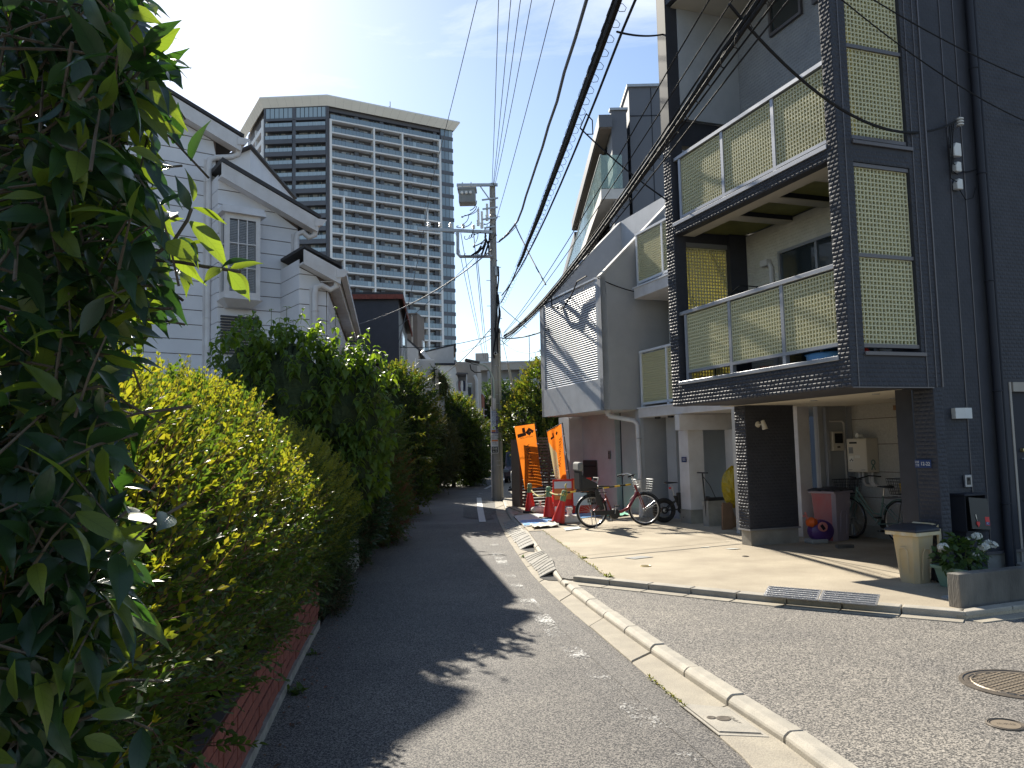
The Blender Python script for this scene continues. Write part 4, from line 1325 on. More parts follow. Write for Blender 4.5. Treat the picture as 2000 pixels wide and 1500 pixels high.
for (z0, z1) in ((2.66, 3.85), (5.46, 6.6)):
 posts = [9.18, 8.05, 6.9, 5.75, 4.6]
 for a1, a0 in zip(posts, posts[1:]):
  lattice_panel(wb, L(2.54, a1 - 0.03, z0 + 0.06), (0, -1, 0), a1 - a0 - 0.06, z1 - z0 - 0.1)
 for a in posts:
  mb = MB(); Lbox(mb, 2.50, 2.57, a - 0.03, a + 0.03, z0 - 0.1, z1); mb.build("rail_post", M['alu_white'], wb)
 mb = MB(); Lbox(mb, 2.49, 2.58, 4.5, 9.22, z1, z1 + 0.05); Lbox(mb, 2.58, 3.3, 9.14, 9.22, z1, z1 + 0.05); mb.build("top_rail", M['alu_white'], wb)
 mb = MB(); Lbox(mb, 2.50, 2.57, 4.5, 9.2, z0, z0 + 0.05); mb.build("bottom_rail", M['alu_white'], wb)
 lattice_panel(wb, L(2.60, 9.18, z0 + 0.06), (1, 0, 0), 0.68, z1 - z0 - 0.1)
ribbed(2.37, 5.2, 7.40, 7.57, 2.03, 2.355, "beam")
c_ = ribbed(2.62, 2.98, 7.5, 7.86, 0.38, 2.03, "column")
mb = MB(); Lbox(mb, 2.60, 3.0, 7.48, 7.88, 0.1, 0.36); mb.build("plinth", M['conc_plinth'], c_)
mb = MB(); Lbox(mb, 2.595, 3.005, 7.475, 7.885, 0.36, 0.38); mb.build("flashing", M['conc_plinth'], c_)
ribbed(3.50, 3.85, 7.1, 7.46, 0.38, 2.03, "column")
mb = MB(); Lbox(mb, 2.98, 3.55, 7.55, 7.8, 0.1, 0.55); Lbox(mb, 3.0, 6, 8.6, 9.0, 0.1, 2.36); mb.build("low_wall", M['greywall'], wb)
ribbed(2.885, 3.13, 4.42, 4.72, 0.1, 2.36, "column")
mb = MB(); Lbox(mb, 2.3, 2.9, 5.4, 5.5, 0.1, 2.36); mb.build("side_wall", M['offwhite'], wb)
w_ = window(wb, 5.4 - 4.3, 2.45 - 2.4, 2.78 - 2.4, 1.25, 1.95, (), 'alu_white', 'winglass', axis='y')
for a in (8.6, 8.05):
 mb = MB().lathe([(0.0, 0), (0.06, 0.01), (0.07, 0.05)], 12, L(2.56, a, 2.31)); mb.build("soffit_lamp", M['black'], wb, smooth=True)
# blue number plate on the column
t = thing("number_plate", "small blue house number plate on white ribbed column", "number plate", D(2.61, 7.66, 1.42), HD)
MB().box(-0.012, -0.004, -0.09, 0.09, -0.055, 0.055).build("plate", M['plate_blue'], t)
lettering("12-2", 0.07, M['flag_white'], t, (-0.0135, 0, 0), (0, -1, 0), (0, 0, 1))
# ================================================================== GREY HOUSE WITH THE LOUVRED BOX
gh = thing("grey_louvre_house", "grey rendered house with silver louvred box over forecourt", "house", D(1.65, 9.4, 0.1), HD)
def Q(b, a, z): return Vector((b - 1.65, a - 9.4, z - 0.1))
def Gbox(mb, b0, b1, a0, a1, z0, z1, mi=0):
 return mb.box(b0 - 1.65, b1 - 1.65, a0 - 9.4, a1 - 9.4, z0 - 0.1, z1 - 0.1, mi)
sidew = [(1.65, 2.57), (2.6, 2.57), (6.5, 2.57), (6.5, 8.1), (4.16, 8.1), (1.65, 5.64)]
mb = MB().ext([Q(b, 9.4, z) for b, z in sidew], (0, 0.16, 0))
mb.build("side_wall", M['greywall'], gh)
mb = MB().ext([Q(b, 13.0, z) for b, z in sidew], (0, 0.16, 0))
mb.build("far_side_wall", M['greywall'], gh)
def coping(a):
 p, q, r = Q(1.66, a + 0.08, 5.66), Q(4.16, a + 0.08, 8.12), Q(6.5, a + 0.08, 8.12)
 return MB().bar(p, q, 0.20, 0.035, up=(-1, 0, 1)).bar(q, r, 0.20, 0.035)
coping(9.4).build("coping", M['offwhite'], gh)
coping(13.0).build("coping", M['offwhite'], gh)
mb = MB(); Gbox(mb, 4.16, 4.4, 9.56, 13.0, 5.0, 8.14); mb.build("back_wall", M['greywall_lt'], gh)
mb = MB(); Gbox(mb, 1.8, 4.16, 9.56, 13.0, 4.9, 5.0); mb.build("terrace_floor", M['greywall'], gh)
window(gh, 4.16 - 1.65, 10.6 - 9.4, 11.6 - 9.4, 5.4, 7.2, (), 'alu_white', 'winglass_pale')
fw = MB()
Gbox(fw, 1.65, 1.8, 9.4, 13.16, 2.57, 3.29); Gbox(fw, 1.651, 1.8, 9.4, 9.67, 3.29, 5.64); Gbox(fw, 1.651, 1.8, 12.9, 13.16, 3.29, 5.6)
fw.build("front_wall", M['greywall_lt'], gh)
mb = MB(); Gbox(mb, 1.8, 6.5, 9.56, 13.0, 2.58, 2.75); mb.build("soffit", M['offwhite'], gh)
mb = MB(); Gbox(mb, 1.86, 1.9, 9.67, 12.9, 3.3, 5.6); mb.build("louvre_backing", M['greywall'], gh)
lv = MB().ext([(-0.040, 0, 0), (-0.018, 0, 0.036), (-0.008, 0, 0.036), (-0.030, 0, 0)], (0, 3.22, 0)).mesh("louvre_slat", M['louvre'])
for k in range(42):
 inst("louvre_slat", lv, gh, Q(1.70, 9.675, 3.30 + k * 0.0555))
for a in (10.55, 11.72):
 mb = MB(); Gbox(mb, 1.735, 1.775, a - 0.02, a + 0.02, 3.3, 5.62); mb.build("louvre_post", M['louvre'], gh)
mb = MB(); Gbox(mb, 1.64, 1.8, 9.67, 12.9, 5.64, 5.68); mb.build("louvre_cap", M['louvre'], gh)
# ground floor
gw = MB()
Gbox(gw, 2.63, 6.5, 9.4, 9.56, 0.1, 2.57)
Gbox(gw, 2.9, 3.1, 9.56, 11.0, 0.1, 2.58)
Gbox(gw, 3.0, 3.2, 11.0, 11.25, 0.1, 2.58, 1)
Gbox(gw, 2.85, 3.1, 11.25, 13.2, 0.1, 2.58, 2)
Gbox(gw, 2.45, 2.9, 13.2, 13.9, 0.1, 2.58, 2)
Gbox(gw, 3.1, 6.5, 13.9, 14.1, 0.1, 2.58, 2)
gw.build("ground_wall", [M['greywall'], M['navy_trim'], M['greywall_lt']], gh)
mb = MB(); Gbox(mb, 2.55, 2.64, 9.39, 9.6, 0.1, 2.57); mb.build("pilaster", M['greywall_lt'], gh)
mb = MB().tube([Q(2.0, 9.9, 2.57), Q(2.0, 9.85, 2.44), Q(2.45, 9.5, 2.32), Q(2.5, 9.42, 2.22), Q(2.5, 9.36, 0.15)], 0.052, 12)
mb.lathe([(0.085, 0), (0.075, -0.05), (0.055, -0.14)], 14, Q(2.0, 9.9, 2.585))
mb.build("drainpipe", M['whitetrim'], gh, smooth=True)
for z in (1.9, 0.9):
 MB().torus(Q(2.5, 9.36, z), 0.056, 0.009, (0, 0, 1), 16, 5).build("pipe_bracket", M['galv'], gh)
c_ = D(2.845, 12.75, 0.95)
t = thing("letter_box", "black letter box set in grey forecourt wall", "letter box", D(2.84, 12.72, 0.86), HD)
MB().box(-0.03, 0.0, -0.42, 0.42, 0, 0.52).build("front", M['black'], t, bevel=0.05)
MB().box(-0.04, -0.03, -0.36, 0.36, 0.34, 0.38).build("slot", M['darkhole'], t)
t = thing("intercom", "small dark intercom on grey wall above letter box", "intercom", D(2.84, 11.55, 1.42), HD)
MB().box(-0.03, 0, -0.05, 0.05, 0, 0.2).build("case", M['alu_brown'], t, bevel=0.006)
MB().lathe([(0.018, 0), (0.016, -0.006), (0, -0.008)], 12, (-0.03, 0, 0.14), axis='X').build("lens", M['darkhole'], t)
# ================================================================== DARK MODERN BLOCK BEHIND
mbk = thing("modern_block", "dark modern block with glass balustrade and deep eaves", "apartment building", (3.08, 25.7, 0))
O_ = Vector((3.08, 25.7, 0))
def px(x, y, Y): return DP(x, y, Y) - O_
t1, t2 = px(1230, 171, 26.2), px(1196, 216, 25.9)
zt1, zt2 = t1.z, t2.z
xA, xB, xC = px(1196, 300, 25.9).x, px(1226, 300, 25.9).x, px(1232, 300, 26.2).x
body = MB()
body.box(xC, xC + 9, 0.5, 22, 0, zt1)
body.box(xA, xB, 0.2, 6, 0, zt2)
body.box(xB + 0.16, xC, 1.2, 22, 0, zt2 - 0.15)
body.box(0.75, xA, 1.5, 24, 0, zt2 - 0.3)
body.build("wall", M['tower_dark'], mbk)
pj = MB()
for z in (zt1 - 1.0, zt1 - 5.2, zt1 - 8.0):
 pj.box(xC + 0.01, xC + 9, 0.49, 0.5, z - 0.02, z + 0.02)
for x in (xC + 0.75, xC + 2.6):
 pj.box(x - 0.015, x + 0.015, 0.49, 0.5, 1, zt1 - 0.02)
pj.build("panel_joint", M['navy_trim'], mbk)
cp = MB().box(xC - 0.06, xC + 9, 0.42, 0.6, zt1, zt1 + 0.09).box(xC - 0.06, xC + 0.1, 0.6, 22, zt1, zt1 + 0.09)
cp.box(xA - 0.05, xB + 0.05, 0.14, 0.4, zt2, zt2 + 0.08)
cp.build("parapet_cap", M['galv'], mbk)
MB().tube([(xB + 0.08, 1.0, 1), (xB + 0.08, 1.0, zt2 - 0.3)], 0.05, 8).build("downpipe", M['alu_brown'], mbk, smooth=True)
ez = px(1170, 224, 25.7).z
MB().box(0.0, xA, 0, 12.5, ez - 0.42, ez).box(0.12, xA, 12.5, 24, ez - 0.9, ez - 0.5).build("eave", [M['tower_dark']], mbk)
MB().box(0.05, xA - 0.02, 0.03, 12.45, ez - 0.46, ez - 0.422).build("eave_soffit", M['brown'], mbk)
gt, gb = px(1173, 303, 25.7).z, px(1173, 368, 25.7).z
MB().box(0.0, 0.9, 0.0, 24, gb - 0.36, gb - 0.02).build("balcony_slab", M['offwhite'], mbk)
gp = MB().box(0.02, 0.032, 0, 1.16, gb, gt).mesh("balustrade_pane", M['glassgreen'])
for k in range(20):
 inst("balustrade_pane", gp, mbk, (0.0, 0.02 + k * 1.2, 0))
MB().box(0.03, 0.72, 0.0, 0.012, gb, gt).build("balustrade_pane", M['glassgreen'], mbk)
MB().box(0.0, 0.05, 0, 24, gt, gt + 0.03).build("handrail", M['galv'], mbk)
for y in (5, 10, 15, 20):
 MB().box(0.3, 0.5, y, y + 0.2, gb, ez - 0.4).build("post", M['tower_dark'], mbk)
for z in (4.2, 7.0):
 MB().box(0.02, 0.9, 0.4, 24, z - 0.3, z).build("balcony_slab", M['tower_dark'], mbk)
 MB().box(0.02, 0.06, 0.4, 24, z + 0.02, z + 1.05).build("balustrade", M['tower_void'], mbk)
window(mbk, 0.75, 3, 9, gb + 0.1, gb + 2.0, (5, 7), 'alu_brown', 'winglass')
window(mbk, 0.75, 10.5, 16, gb + 0.1, gb + 2.0, (12, 14), 'alu_brown', 'winglass')
# ================================================================== WHITE STEPPED-GABLE HOUSE ON THE LEFT
WA = rad(35.5)
E1 = Vector((-6.05, 17.4, 0))
wh = thing("white_gable_house", "white clapboard house with three stepped gables and bay window", "house", E1, WA)
SL = 0.42
def slope_top(u, ue, ze, s=SL): return ze + s * (ue - u)
def boards(u0, u1, z0, ue, ze, s, y, zmax, pitch=0.317):
 z = z0
 while z < zmax:
  zb, zt = z + 0.007, z + pitch - 0.007
  def rlim(zz): return min(u1, ue - (zz - ze) / s)
  rb, rt = rlim(zb), rlim(zt)
  if rb > u0 + 0.05:
   pts = [(u0, y, zb), (rb, y, zb)] + ([(rt, y, zt), (u0, y, zt)] if rt > u0 + 0.02 else [(u0, y, zb + (ze + s * (ue - u0) - zb))])
   P = [Vector(p) for p in pts]
   n = len(P)
   # lapped board: bottom edge proud
   out = [Vector((p.x, p.y - (0.022 if abs(p.z - zb) < 1e-6 else 0.006), p.z)) for p in P]
   mb = MB().add(P + out, [tuple(range(n, 2 * n))] + [(i, (i + 1) % n, (i + 1) % n + n, i + n) for i in range(n)])
   mb.build("siding_board", M['whitehouse'], wh)
  z += pitch
def section(u0, u1, ue, ze, y, depth, zmax, ov=0.32, back_gap=0.0, street=None):
 """gable end: backing wall, boards, bargeboard, roof edge"""
 top0, top1 = slope_top(u0, ue, ze - 0.30), slope_top(u1, ue, ze - 0.30)
 if street is None:
  MB().ext([(u0, y, 0), (u1, y, 0), (u1, y, top1), (u0, y, top0)], (0, depth, 0)).build("wall", M['mortar'], wh)  # dark backing colour puts shadow lines into the gaps between boards
 # bargeboard and roof
 a, b = Vector((u0 - 0.02, y - ov, slope_top(u0 - 0.02, ue, ze))), Vector((ue, y - ov, ze))
 MB().ext([a + Vector((0, 0, -0.05)), b + Vector((0, 0, -0.05)), b + Vector((0, 0, -0.36)), a + Vector((0, 0, -0.36))], (0, 0.045, 0)).build("bargeboard", M['whitetrim'], wh)
 MB().ext([a + Vector((0, 0.045, -0.30)), b + Vector((0, 0.045, -0.30)), b + Vector((0, 0.045, -0.34)), a + Vector((0, 0.045, -0.34))], (0, ov - 0.05, 0)).build("verge_soffit", M['whitetrim'], wh)
 if street is None:
  MB().ext([a + Vector((0, -0.03, 0.05)), b + Vector((0.06, -0.03, 0.025)), b + Vector((0.06, -0.03, -0.045)), a + Vector((0, -0.03, -0.045))], (0, depth + ov, 0)).build("roof", M['rooftile'], wh)
boards(-8.5, -0.46, 0.4, 0.0, 8.42, SL, 0.0, 10.6)
section(-4.2, -0.45, 0.0, 8.78, 0.0, 8.0, 10.4)
# the other half of the near gable, behind the tree
MB().ext([(-8.6, 0, 0), (-4.2, 0, 0), (-4.2, 0, 10.2), (-8.6, 0, 8.4)], (0, 8, 0)).build("wall", M['mortar'], wh)
MB().ext([(-4.1, -0.3, 10.6), (-4.1, -0.3, 10.5), (-9.0, -0.3, 8.4), (-9.0, -0.3, 8.5)], (0, 8.3, 0)).build("roof", M['rooftile'], wh)
boards(-0.55, 1.18, 0.4, 1.54, 6.67, 0.446, -0.6, 8.2)
section(-0.55, 1.19, 1.54, 7.03, -0.6, 7.0, 8.1)
boards(0.80, 1.38, 0.4, 1.58, 5.30, 0.39, -1.74, 6.6)
for (u0, y0, y1, zt) in ((-0.55, -0.6, 0.0, 8.0), (0.80, -1.74, -0.6, 6.0)):
 for k in range(int((zt - 0.4) / 0.317)):
  MB().box(u0 - 0.014, u0, y0, y1, 0.407 + k * 0.317, 0.71 + k * 0.317).build("siding_board", M['whitehouse'], wh)
# third section: its street wall runs along the bending street
sd = Vector((0.446, 0.895, 0))
f0, f1 = Vector((0.80, -1.74, 0)), Vector((1.40, -1.74, 0))
g1 = f1 + sd * 9
P3 = [f0, f1, g1, Vector((0.8, 6.4, 0))]
hts = [5.60, 5.38, 5.38, 5.60]
MB().add(P3 + [p + Vector((0, 0, h)) for p, h in zip(P3, hts)], [(0, 1, 2, 3), (7, 6, 5, 4), (0, 4, 5, 1), (1, 5, 6, 2), (2, 6, 7, 3), (3, 7, 4, 0)]).build("wall", M['mortar'], wh)  # same dark backing, painted-in shadow lines behind the boards
section(0.80, 1.40, 1.58, 5.64, -1.74, 8.0, 6.5, street=True)
so = Vector((sd.y, -sd.x, 0))
for k in range(17):
 z = 0.4 + k * 0.317
 if z + 0.31 > 5.4: break
 p, q = f1 + so * 0.012 + Vector((0, 0, z + 0.16)), g1 + so * 0.012 + Vector((0, 0, z + 0.16))
 MB().bar(p, q, 0.02, 0.30).build("siding_board", M['whitehouse'], wh)
ea = Vector((1.60, -2.06, 5.66)); eb = ea + sd * 9.3
ra, rb_ = Vector((0.79, -2.06, 5.97)), Vector((0.79, 6.4, 5.97))
MB().add([ea, eb, rb_, ra, ea + Vector((0, 0, .06)), eb + Vector((0, 0, .06)), rb_ + Vector((0, 0, .06)), ra + Vector((0, 0, .06))], [(0, 1, 2, 3), (7, 6, 5, 4), (0, 4, 5, 1), (1, 5, 6, 2), (2, 6, 7, 3), (3, 7, 4, 0)]).build("roof", M['rooftile'], wh)
gm = MB().bar(ea + Vector((0.05, 0.05, -0.10)), eb + Vector((0.05, 0, -0.10)), 0.13, 0.12).bar(ea + Vector((-0.06, 0.1, -0.2)), eb + Vector((-0.06, 0, -0.2)), 0.04, 0.22)
gm.build("eaves_gutter", M['whitetrim'], wh)
MB().bar(ea + Vector((-0.22, 0.2, -0.31)), eb + Vector((-0.22, 0, -0.31)), 0.32, 0.015).build("eaves_soffit", M['whitetrim'], wh)
# canopy and windows along the street side of the third section
cpn = f1 + sd * 4.6 + so * 0.3 + Vector((0, 0, 4.55))
MB().bar(cpn, cpn + sd * 1.6, 0.6, 0.16).build("canopy", M['whitetrim'], wh)
for d0, d1, z0, z1 in ((4.8, 6.0, 2.4, 4.4), (7.0, 8.2, 3.0, 4.6)):
 a, b = f1 + sd * d0 + so * 0.03, f1 + sd * d1 + so * 0.03
 w = MB().ext([a + Z1 * z0, b + Z1 * z0, b + Z1 * z1, a + Z1 * z1], so * 0.05).build("window", M['whitetrim'], wh)
 i0, i1 = a.lerp(b, 0.1) + so * 0.052, a.lerp(b, 0.9) + so * 0.052
 MB().ext([i0 + Z1 * (z0 + .1), i1 + Z1 * (z0 + .1), i1 + Z1 * (z1 - .1), i0 + Z1 * (z1 - .1)], so * 0.004).build("pane", M['winglass'], w)
# gutter ends, elbows and downpipes
def downpipe(u, y, zt, ue, ze, zbot=0.2):
 mb = MB().tube([(ue + 0.02, y - 0.2, ze - 0.12), (ue - 0.02, y - 0.16, ze - 0.36), (ue - 0.14, y - 0.12, ze - 0.42), (u + 0.14, y - 0.10, zt + 0.06), (u + 0.02, y - 0.09, zt), (u, y - 0.09, zt - 0.14), (u, y - 0.09, zbot)], 0.062, 12)
 p = mb.build("downpipe", M['whitetrim'], wh, smooth=True)
 MB().ext([(ue - 0.08, y - 0.34, ze - 0.02), (ue + 0.20, y - 0.34, ze - 0.02), (ue + 0.10, y - 0.34, ze - 0.16), (ue - 0.08, y - 0.34, ze - 0.20)], (0, 0.24, 0)).build("gutter_end", M['whitetrim'], p)
 for z in (zt - 0.5, zt - 2.0, zt - 3.5):
  MB().torus((u, y - 0.09, z), 0.066, 0.012, (0, 0, 1), 16, 5).build("pipe_joint", M['whitetrim'], p)
 MB().box(u - 0.09, u + 0.09, y - 0.035, y, zbot, zt).build("corner_board", M['whitetrim'], p)
downpipe(-0.62, 0.0, 8.18, 0.0, 8.74)
downpipe(1.12, -0.6, 6.62, 1.54, 6.99)
downpipe(1.10, -1.74, 5.20, 1.56, 5.60)
# bay window
bu0, bu1, by, bz0, bz1 = -0.53, 0.20, -1.05, 5.06, 6.76
bm = MB()
bm.box(bu0, bu1, by, -0.6, bz0 - 0.10, bz0 + 0.06)
bm.box(bu0, bu1, by, -0.6, bz1 - 0.1, bz1)
for u in (bu0, bu1 - 0.09):
 bm.box(u, u + 0.09, by, by + 0.09, bz0 + 0.06, bz1 - 0.1)
 bm.box(u, u + 0.09, -0.72, -0.6, bz0 + 0.06, bz1 - 0.1)
bay = bm.build("bay_window", M['whitetrim'], wh)
MB().ext([(bu0 - 0.1, by - 0.10, bz1), (bu1 + 0.1, by - 0.10, bz1), (bu1 + 0.06, by - 0.06, bz1 + 0.16), (bu0 - 0.06, by - 0.06, bz1 + 0.16)], (0, 0.5, 0)).build("hood", M['whitetrim'], bay)
MB().add([(bu0 - .05, by - .05, bz0 - .10), (bu1 + .05, by - .05, bz0 - .10), (bu1 + .05, -.6, bz0 - .10), (bu0 - .05, -.6, bz0 - .10), (bu0 + .12, by + .2, bz0 - .24), (bu1 - .12, by + .2, bz0 - .24), (bu1 - .12, -.6, bz0 - .24), (bu0 + .12, -.6, bz0 - .24)],
   [(3, 2, 1, 0), (4, 5, 6, 7), (0, 1, 5, 4), (1, 2, 6, 5), (2, 3, 7, 6), (3, 0, 4, 7)]).build("bay_base", M['whitetrim'], bay)
mt = MB()
for k in range(1, 3):
 x = bu0 + 0.09 + (bu1 - bu0 - 0.18) * k / 3
 mt.box(x - 0.011, x + 0.011, by + 0.012, by + 0.03, bz0 + 0.06, bz1 - 0.1)
 z = bz0 + 0.06 + (bz1 - bz0 - 0.16) * k / 3
 mt.box(bu0 + 0.09, bu1 - 0.09, by + 0.010, by + 0.028, z - 0.011, z + 0.011)
 mt.box(bu0 + 0.02, bu0 + 0.04, by + 0.09, -0.72, z - 0.011, z + 0.011)
mt.build("glazing_bar", M['whitetrim'], bay)
bl = MB()
for k in range(46):
 z = bz0 + 0.08 + k * 0.035
 if z > bz1 - 0.12: break
 bl.box(bu0 + 0.09, bu1 - 0.10, by + 0.06, by + 0.075, z, z + 0.026)
bl.build("blind", M['white'], bay)["kind"] = 'stuff'
MB().box(bu0 + 0.09, bu1 - 0.09, by + 0.035, by + 0.040, bz0 + 0.06, bz1 - 0.1).box(bu0 + 0.045, bu0 + 0.05, by + 0.09, -0.72, bz0 + 0.06, bz1 - 0.1).build("pane", clearglass("bay_glass", (0.92, 0.93, 0.95), 0.14, 0.04, (0.05, 0.06, 0.07)), bay)
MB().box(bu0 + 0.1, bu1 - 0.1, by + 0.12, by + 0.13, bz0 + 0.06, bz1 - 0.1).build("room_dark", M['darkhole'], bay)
sh = MB()
for k in range(14):
 z = 3.85 + k * 0.06
 sh.box(-0.5, 0.3, -0.67, -0.62, z, z + 0.035)
sh.build("shutter", M['navy_plain'], wh)["kind"] = 'stuff'
# ---- helper: blocks set out from the survey points, each with its own distance and depth
def block(parent, name, m, pts, vec, O):
 return MB().ext([p - O for p in pts], vec).build(name, m, parent)
def dn(p): return Vector((p.x, p.y, -0.05))
# far white gable seen over the first roof
p = [DP(432, 309, 25), DP(489, 284, 25), DP(489, 420, 25), DP(432, 420, 25)]
t = thing("white_rear_house", "white gable end peeking between white house and tall tower", "house", dn(p[0]))
O = dn(p[0])
block(t, "wall", M['whitehouse'], [p[0], p[1], dn(p[1]), dn(p[0])], (0, 5, 0), O)
block(t, "roof", M['rooftile'], [DP(429, 307, 24.8), DP(491, 281, 24.8), DP(491, 285, 24.8), DP(429, 311, 24.8)], (0, 5.4, 0), O)
# navy house
O = Vector((-3.82, 27, 0))
t = thing("navy_house", "flat fronted navy blue house with brown roof edge", "house", O)
A0, A1, B1 = Vector((-6.9, 26.7, 0)), Vector((-3.82, 27.0, 0)), Vector((-4.06, 31.0, 0))
B0 = Vector((-7.1, 31.0, 0))
hz = [7.0, 7.0, 6.35, 6.35]
P4 = [A0, A1, B1, B0]
MB().add([q - O for q in P4] + [q - O + Vector((0, 0, h)) for q, h in zip(P4, hz)], [(3, 2, 1, 0), (4, 5, 6, 7), (0, 1, 5, 4), (1, 2, 6, 5), (2, 3, 7, 6), (3, 0, 4, 7)]).build("wall", M['navy_plain'], t)
R4 = [A0 + Vector((0, -0.15, 0)), A1 + Vector((0.18, -0.15, 0)), B1 + Vector((0.18, 0.3, 0)), B0 + Vector((0, .3, 0))]
hr = [7.08, 7.08, 6.38, 6.38]
def slab4(R, h, th): return MB().add([q - O + Vector((0, 0, z)) for q, z in zip(R, h)] + [q - O + Vector((0, 0, z + th)) for q, z in zip(R, h)], [(3, 2, 1, 0), (4, 5, 6, 7), (0, 1, 5, 4), (1, 2, 6, 5), (2, 3, 7, 6), (3, 0, 4, 7)])
slab4(R4, hr, 0.07).build("roof", M['rooftile'], t)
MB().bar(R4[0] - O + Vector((0, 0.02, 7.0)), R4[1] - O + Vector((0, 0.02, 7.0)), 0.04, 0.16).bar(R4[1] - O + Vector((-.02, 0, 7.0)), R4[2] - O + Vector((-.02, 0, 6.32)), 0.04, 0.14).build("fascia", M['brick'], t)
d = (B1 - A1).normalized(); s = Vector((d.y, -d.x, 0))
w0, w1 = A1 - O + d * 0.9, A1 - O + d * 2.0
w = MB().ext([w0 + Z1 * 4.1, w1 + Z1 * 4.1, w1 + Z1 * 5.95, w0 + Z1 * 5.95], s * 0.05).build("window", M['alu_white'], t)
for f in (0.08, 0.54):
 a, b = w0.lerp(w1, f) + s * 0.052, w0.lerp(w1, f + 0.38) + s * 0.052
 MB().ext([a + Z1 * 4.2, b + Z1 * 4.2, b + Z1 * 5.85, a + Z1 * 5.85], s * 0.004).build("pane", M['winglass'], w)
# tiled lean-to roof half hidden by leaves in front of the navy house
p = DP(735, 705, 24)
t = thing("tiled_porch", "dark tiled porch roof half hidden by leaves beside navy house", "porch", dn(p))
O = dn(p)
block(t, "roof", M['rooftile'], [DP(705, 690, 24), DP(742, 704, 24), DP(742, 712, 24), DP(705, 700, 24)], (0, 1.6, 0), O)
block(t, "wall", M['offwhite'], [DP(716, 715, 24.3), DP(735, 715, 24.3), dn(DP(735, 715, 24.3)), dn(DP(716, 715, 24.3))], (0, 1, 0), O)
# brown apartment block
p = [DP(786, 616, 55), DP(815, 614, 55), DP(829, 634, 57.5)]
O = dn(p[0])
t = thing("brown_block", "brown flat roofed apartment block under the tower", "apartment building", O)
pp = [p[0], p[1], p[2], p[2] + Vector((-4, 8, 0)), p[0] + Vector((-2, 8, 0))]
zt = p[0].z
MB().ext([Vector((q.x, q.y, 0)) - O for q in pp], (0, 0, zt + 0.05)).build("wall", M['brown'], t)
MB().ext([Vector((q.x, q.y, zt + 0.0)) - O for q in pp], (0, 0, 0.15)).build("parapet", M['brown'], t)
d = (Vector((p[2].x, p[2].y, 0)) - Vector((p[1].x, p[1].y, 0)))
for z in (zt - 1.6, zt - 4.4, zt - 7.0):
 a = Vector((p[1].x, p[1].y, z)) - O + d * 0.55; b = a + d * 0.3; s = Vector((d.y, -d.x, 0)).normalized()
 w = MB().ext([a - Z1 * 1.2, b - Z1 * 1.2, b, a], s * 0.08).build("window", M['white'], t)
 MB().ext([a + d * .04 - Z1 * 1.1, b - d * .04 - Z1 * 1.1, b - d * .04 - Z1 * .1, a + d * .04 - Z1 * .1], s * 0.09).build("pane", M['winglass_pale'], w)
 bb = Vector((p[1].x, p[1].y, z)) - O
 MB().bar(bb + d * 0.4 + s * 0.3 - Z1 * 1.9, bb + d * 1.0 + s * 0.3 - Z1 * 1.9, 0.6, 1.1).build("balcony", M['brown'], t)
MB().tube([Vector((p[1].x - 0.35, 54.9, zt)) - O, Vector((p[1].x - 0.35, 54.9, 0.2)) - O], 0.06, 8).build("downpipe", M['beige'], t)
# white house with a sloping roof edge and boxy lower wing
p = [DP(786, 655, 36), DP(828, 692, 36)]
O = dn(p[0])
t = thing("white_sloping_house", "white house with one sloping roof edge and boxy wing", "house", O)
block(t, "wall", M['offwhite'], [p[0], DP(817, 683, 36), dn(DP(817, 683, 36)), dn(p[0])], (-0.6, 7, 0), O)
block(t, "roof", M['rooftile'], [p[0] + Z1 * .08, p[1] + Z1 * .08, p[1] - Z1 * .04, p[0] - Z1 * .04], (-0.6, 7.3, 0), O)
q = [DP(815, 704, 35), DP(848, 704, 35)]
block(t, "wing", M['offwhite'], [q[0], q[1], dn(q[1]), dn(q[0])], (-0.5, 6, 0), O)
block(t, "wing_cap", M['white'], [q[0] + Z1 * .06, q[1] + Z1 * .06, q[1], q[0]], (-0.5, 6, 0), O)
MB().tube([DP(813, 700, 34.8) - O, DP(813, 705, 34.8) - O, dn(DP(813, 705, 34.8)) - O], 0.05, 8).build("downpipe", M['white'], t)
MB().tube([DP(824, 686, 35.6) - O, DP(838, 702, 35.8) - O], 0.09, 8).build("eaves_gutter", M['alu_white'], t)
# screen wall with ivy
q = [DP(850, 722, 34.6), DP(857, 722, 34.6)]
block(t, "screen_wall", M['beige'], [q[0], q[1], dn(q[1]), dn(q[0])], (0, 0.4, 0), O)
q = [DP(857, 735, 35), DP(868, 800, 37.0)]
MB().ext([DP(858, 737, 35.2) - O, DP(867, 748, 38) - O, DP(868, 822, 38) - O, DP(858, 805, 35.2) - O], (0.06, 0, 0)).build("balcony_front", M['greywall_lt'], t)
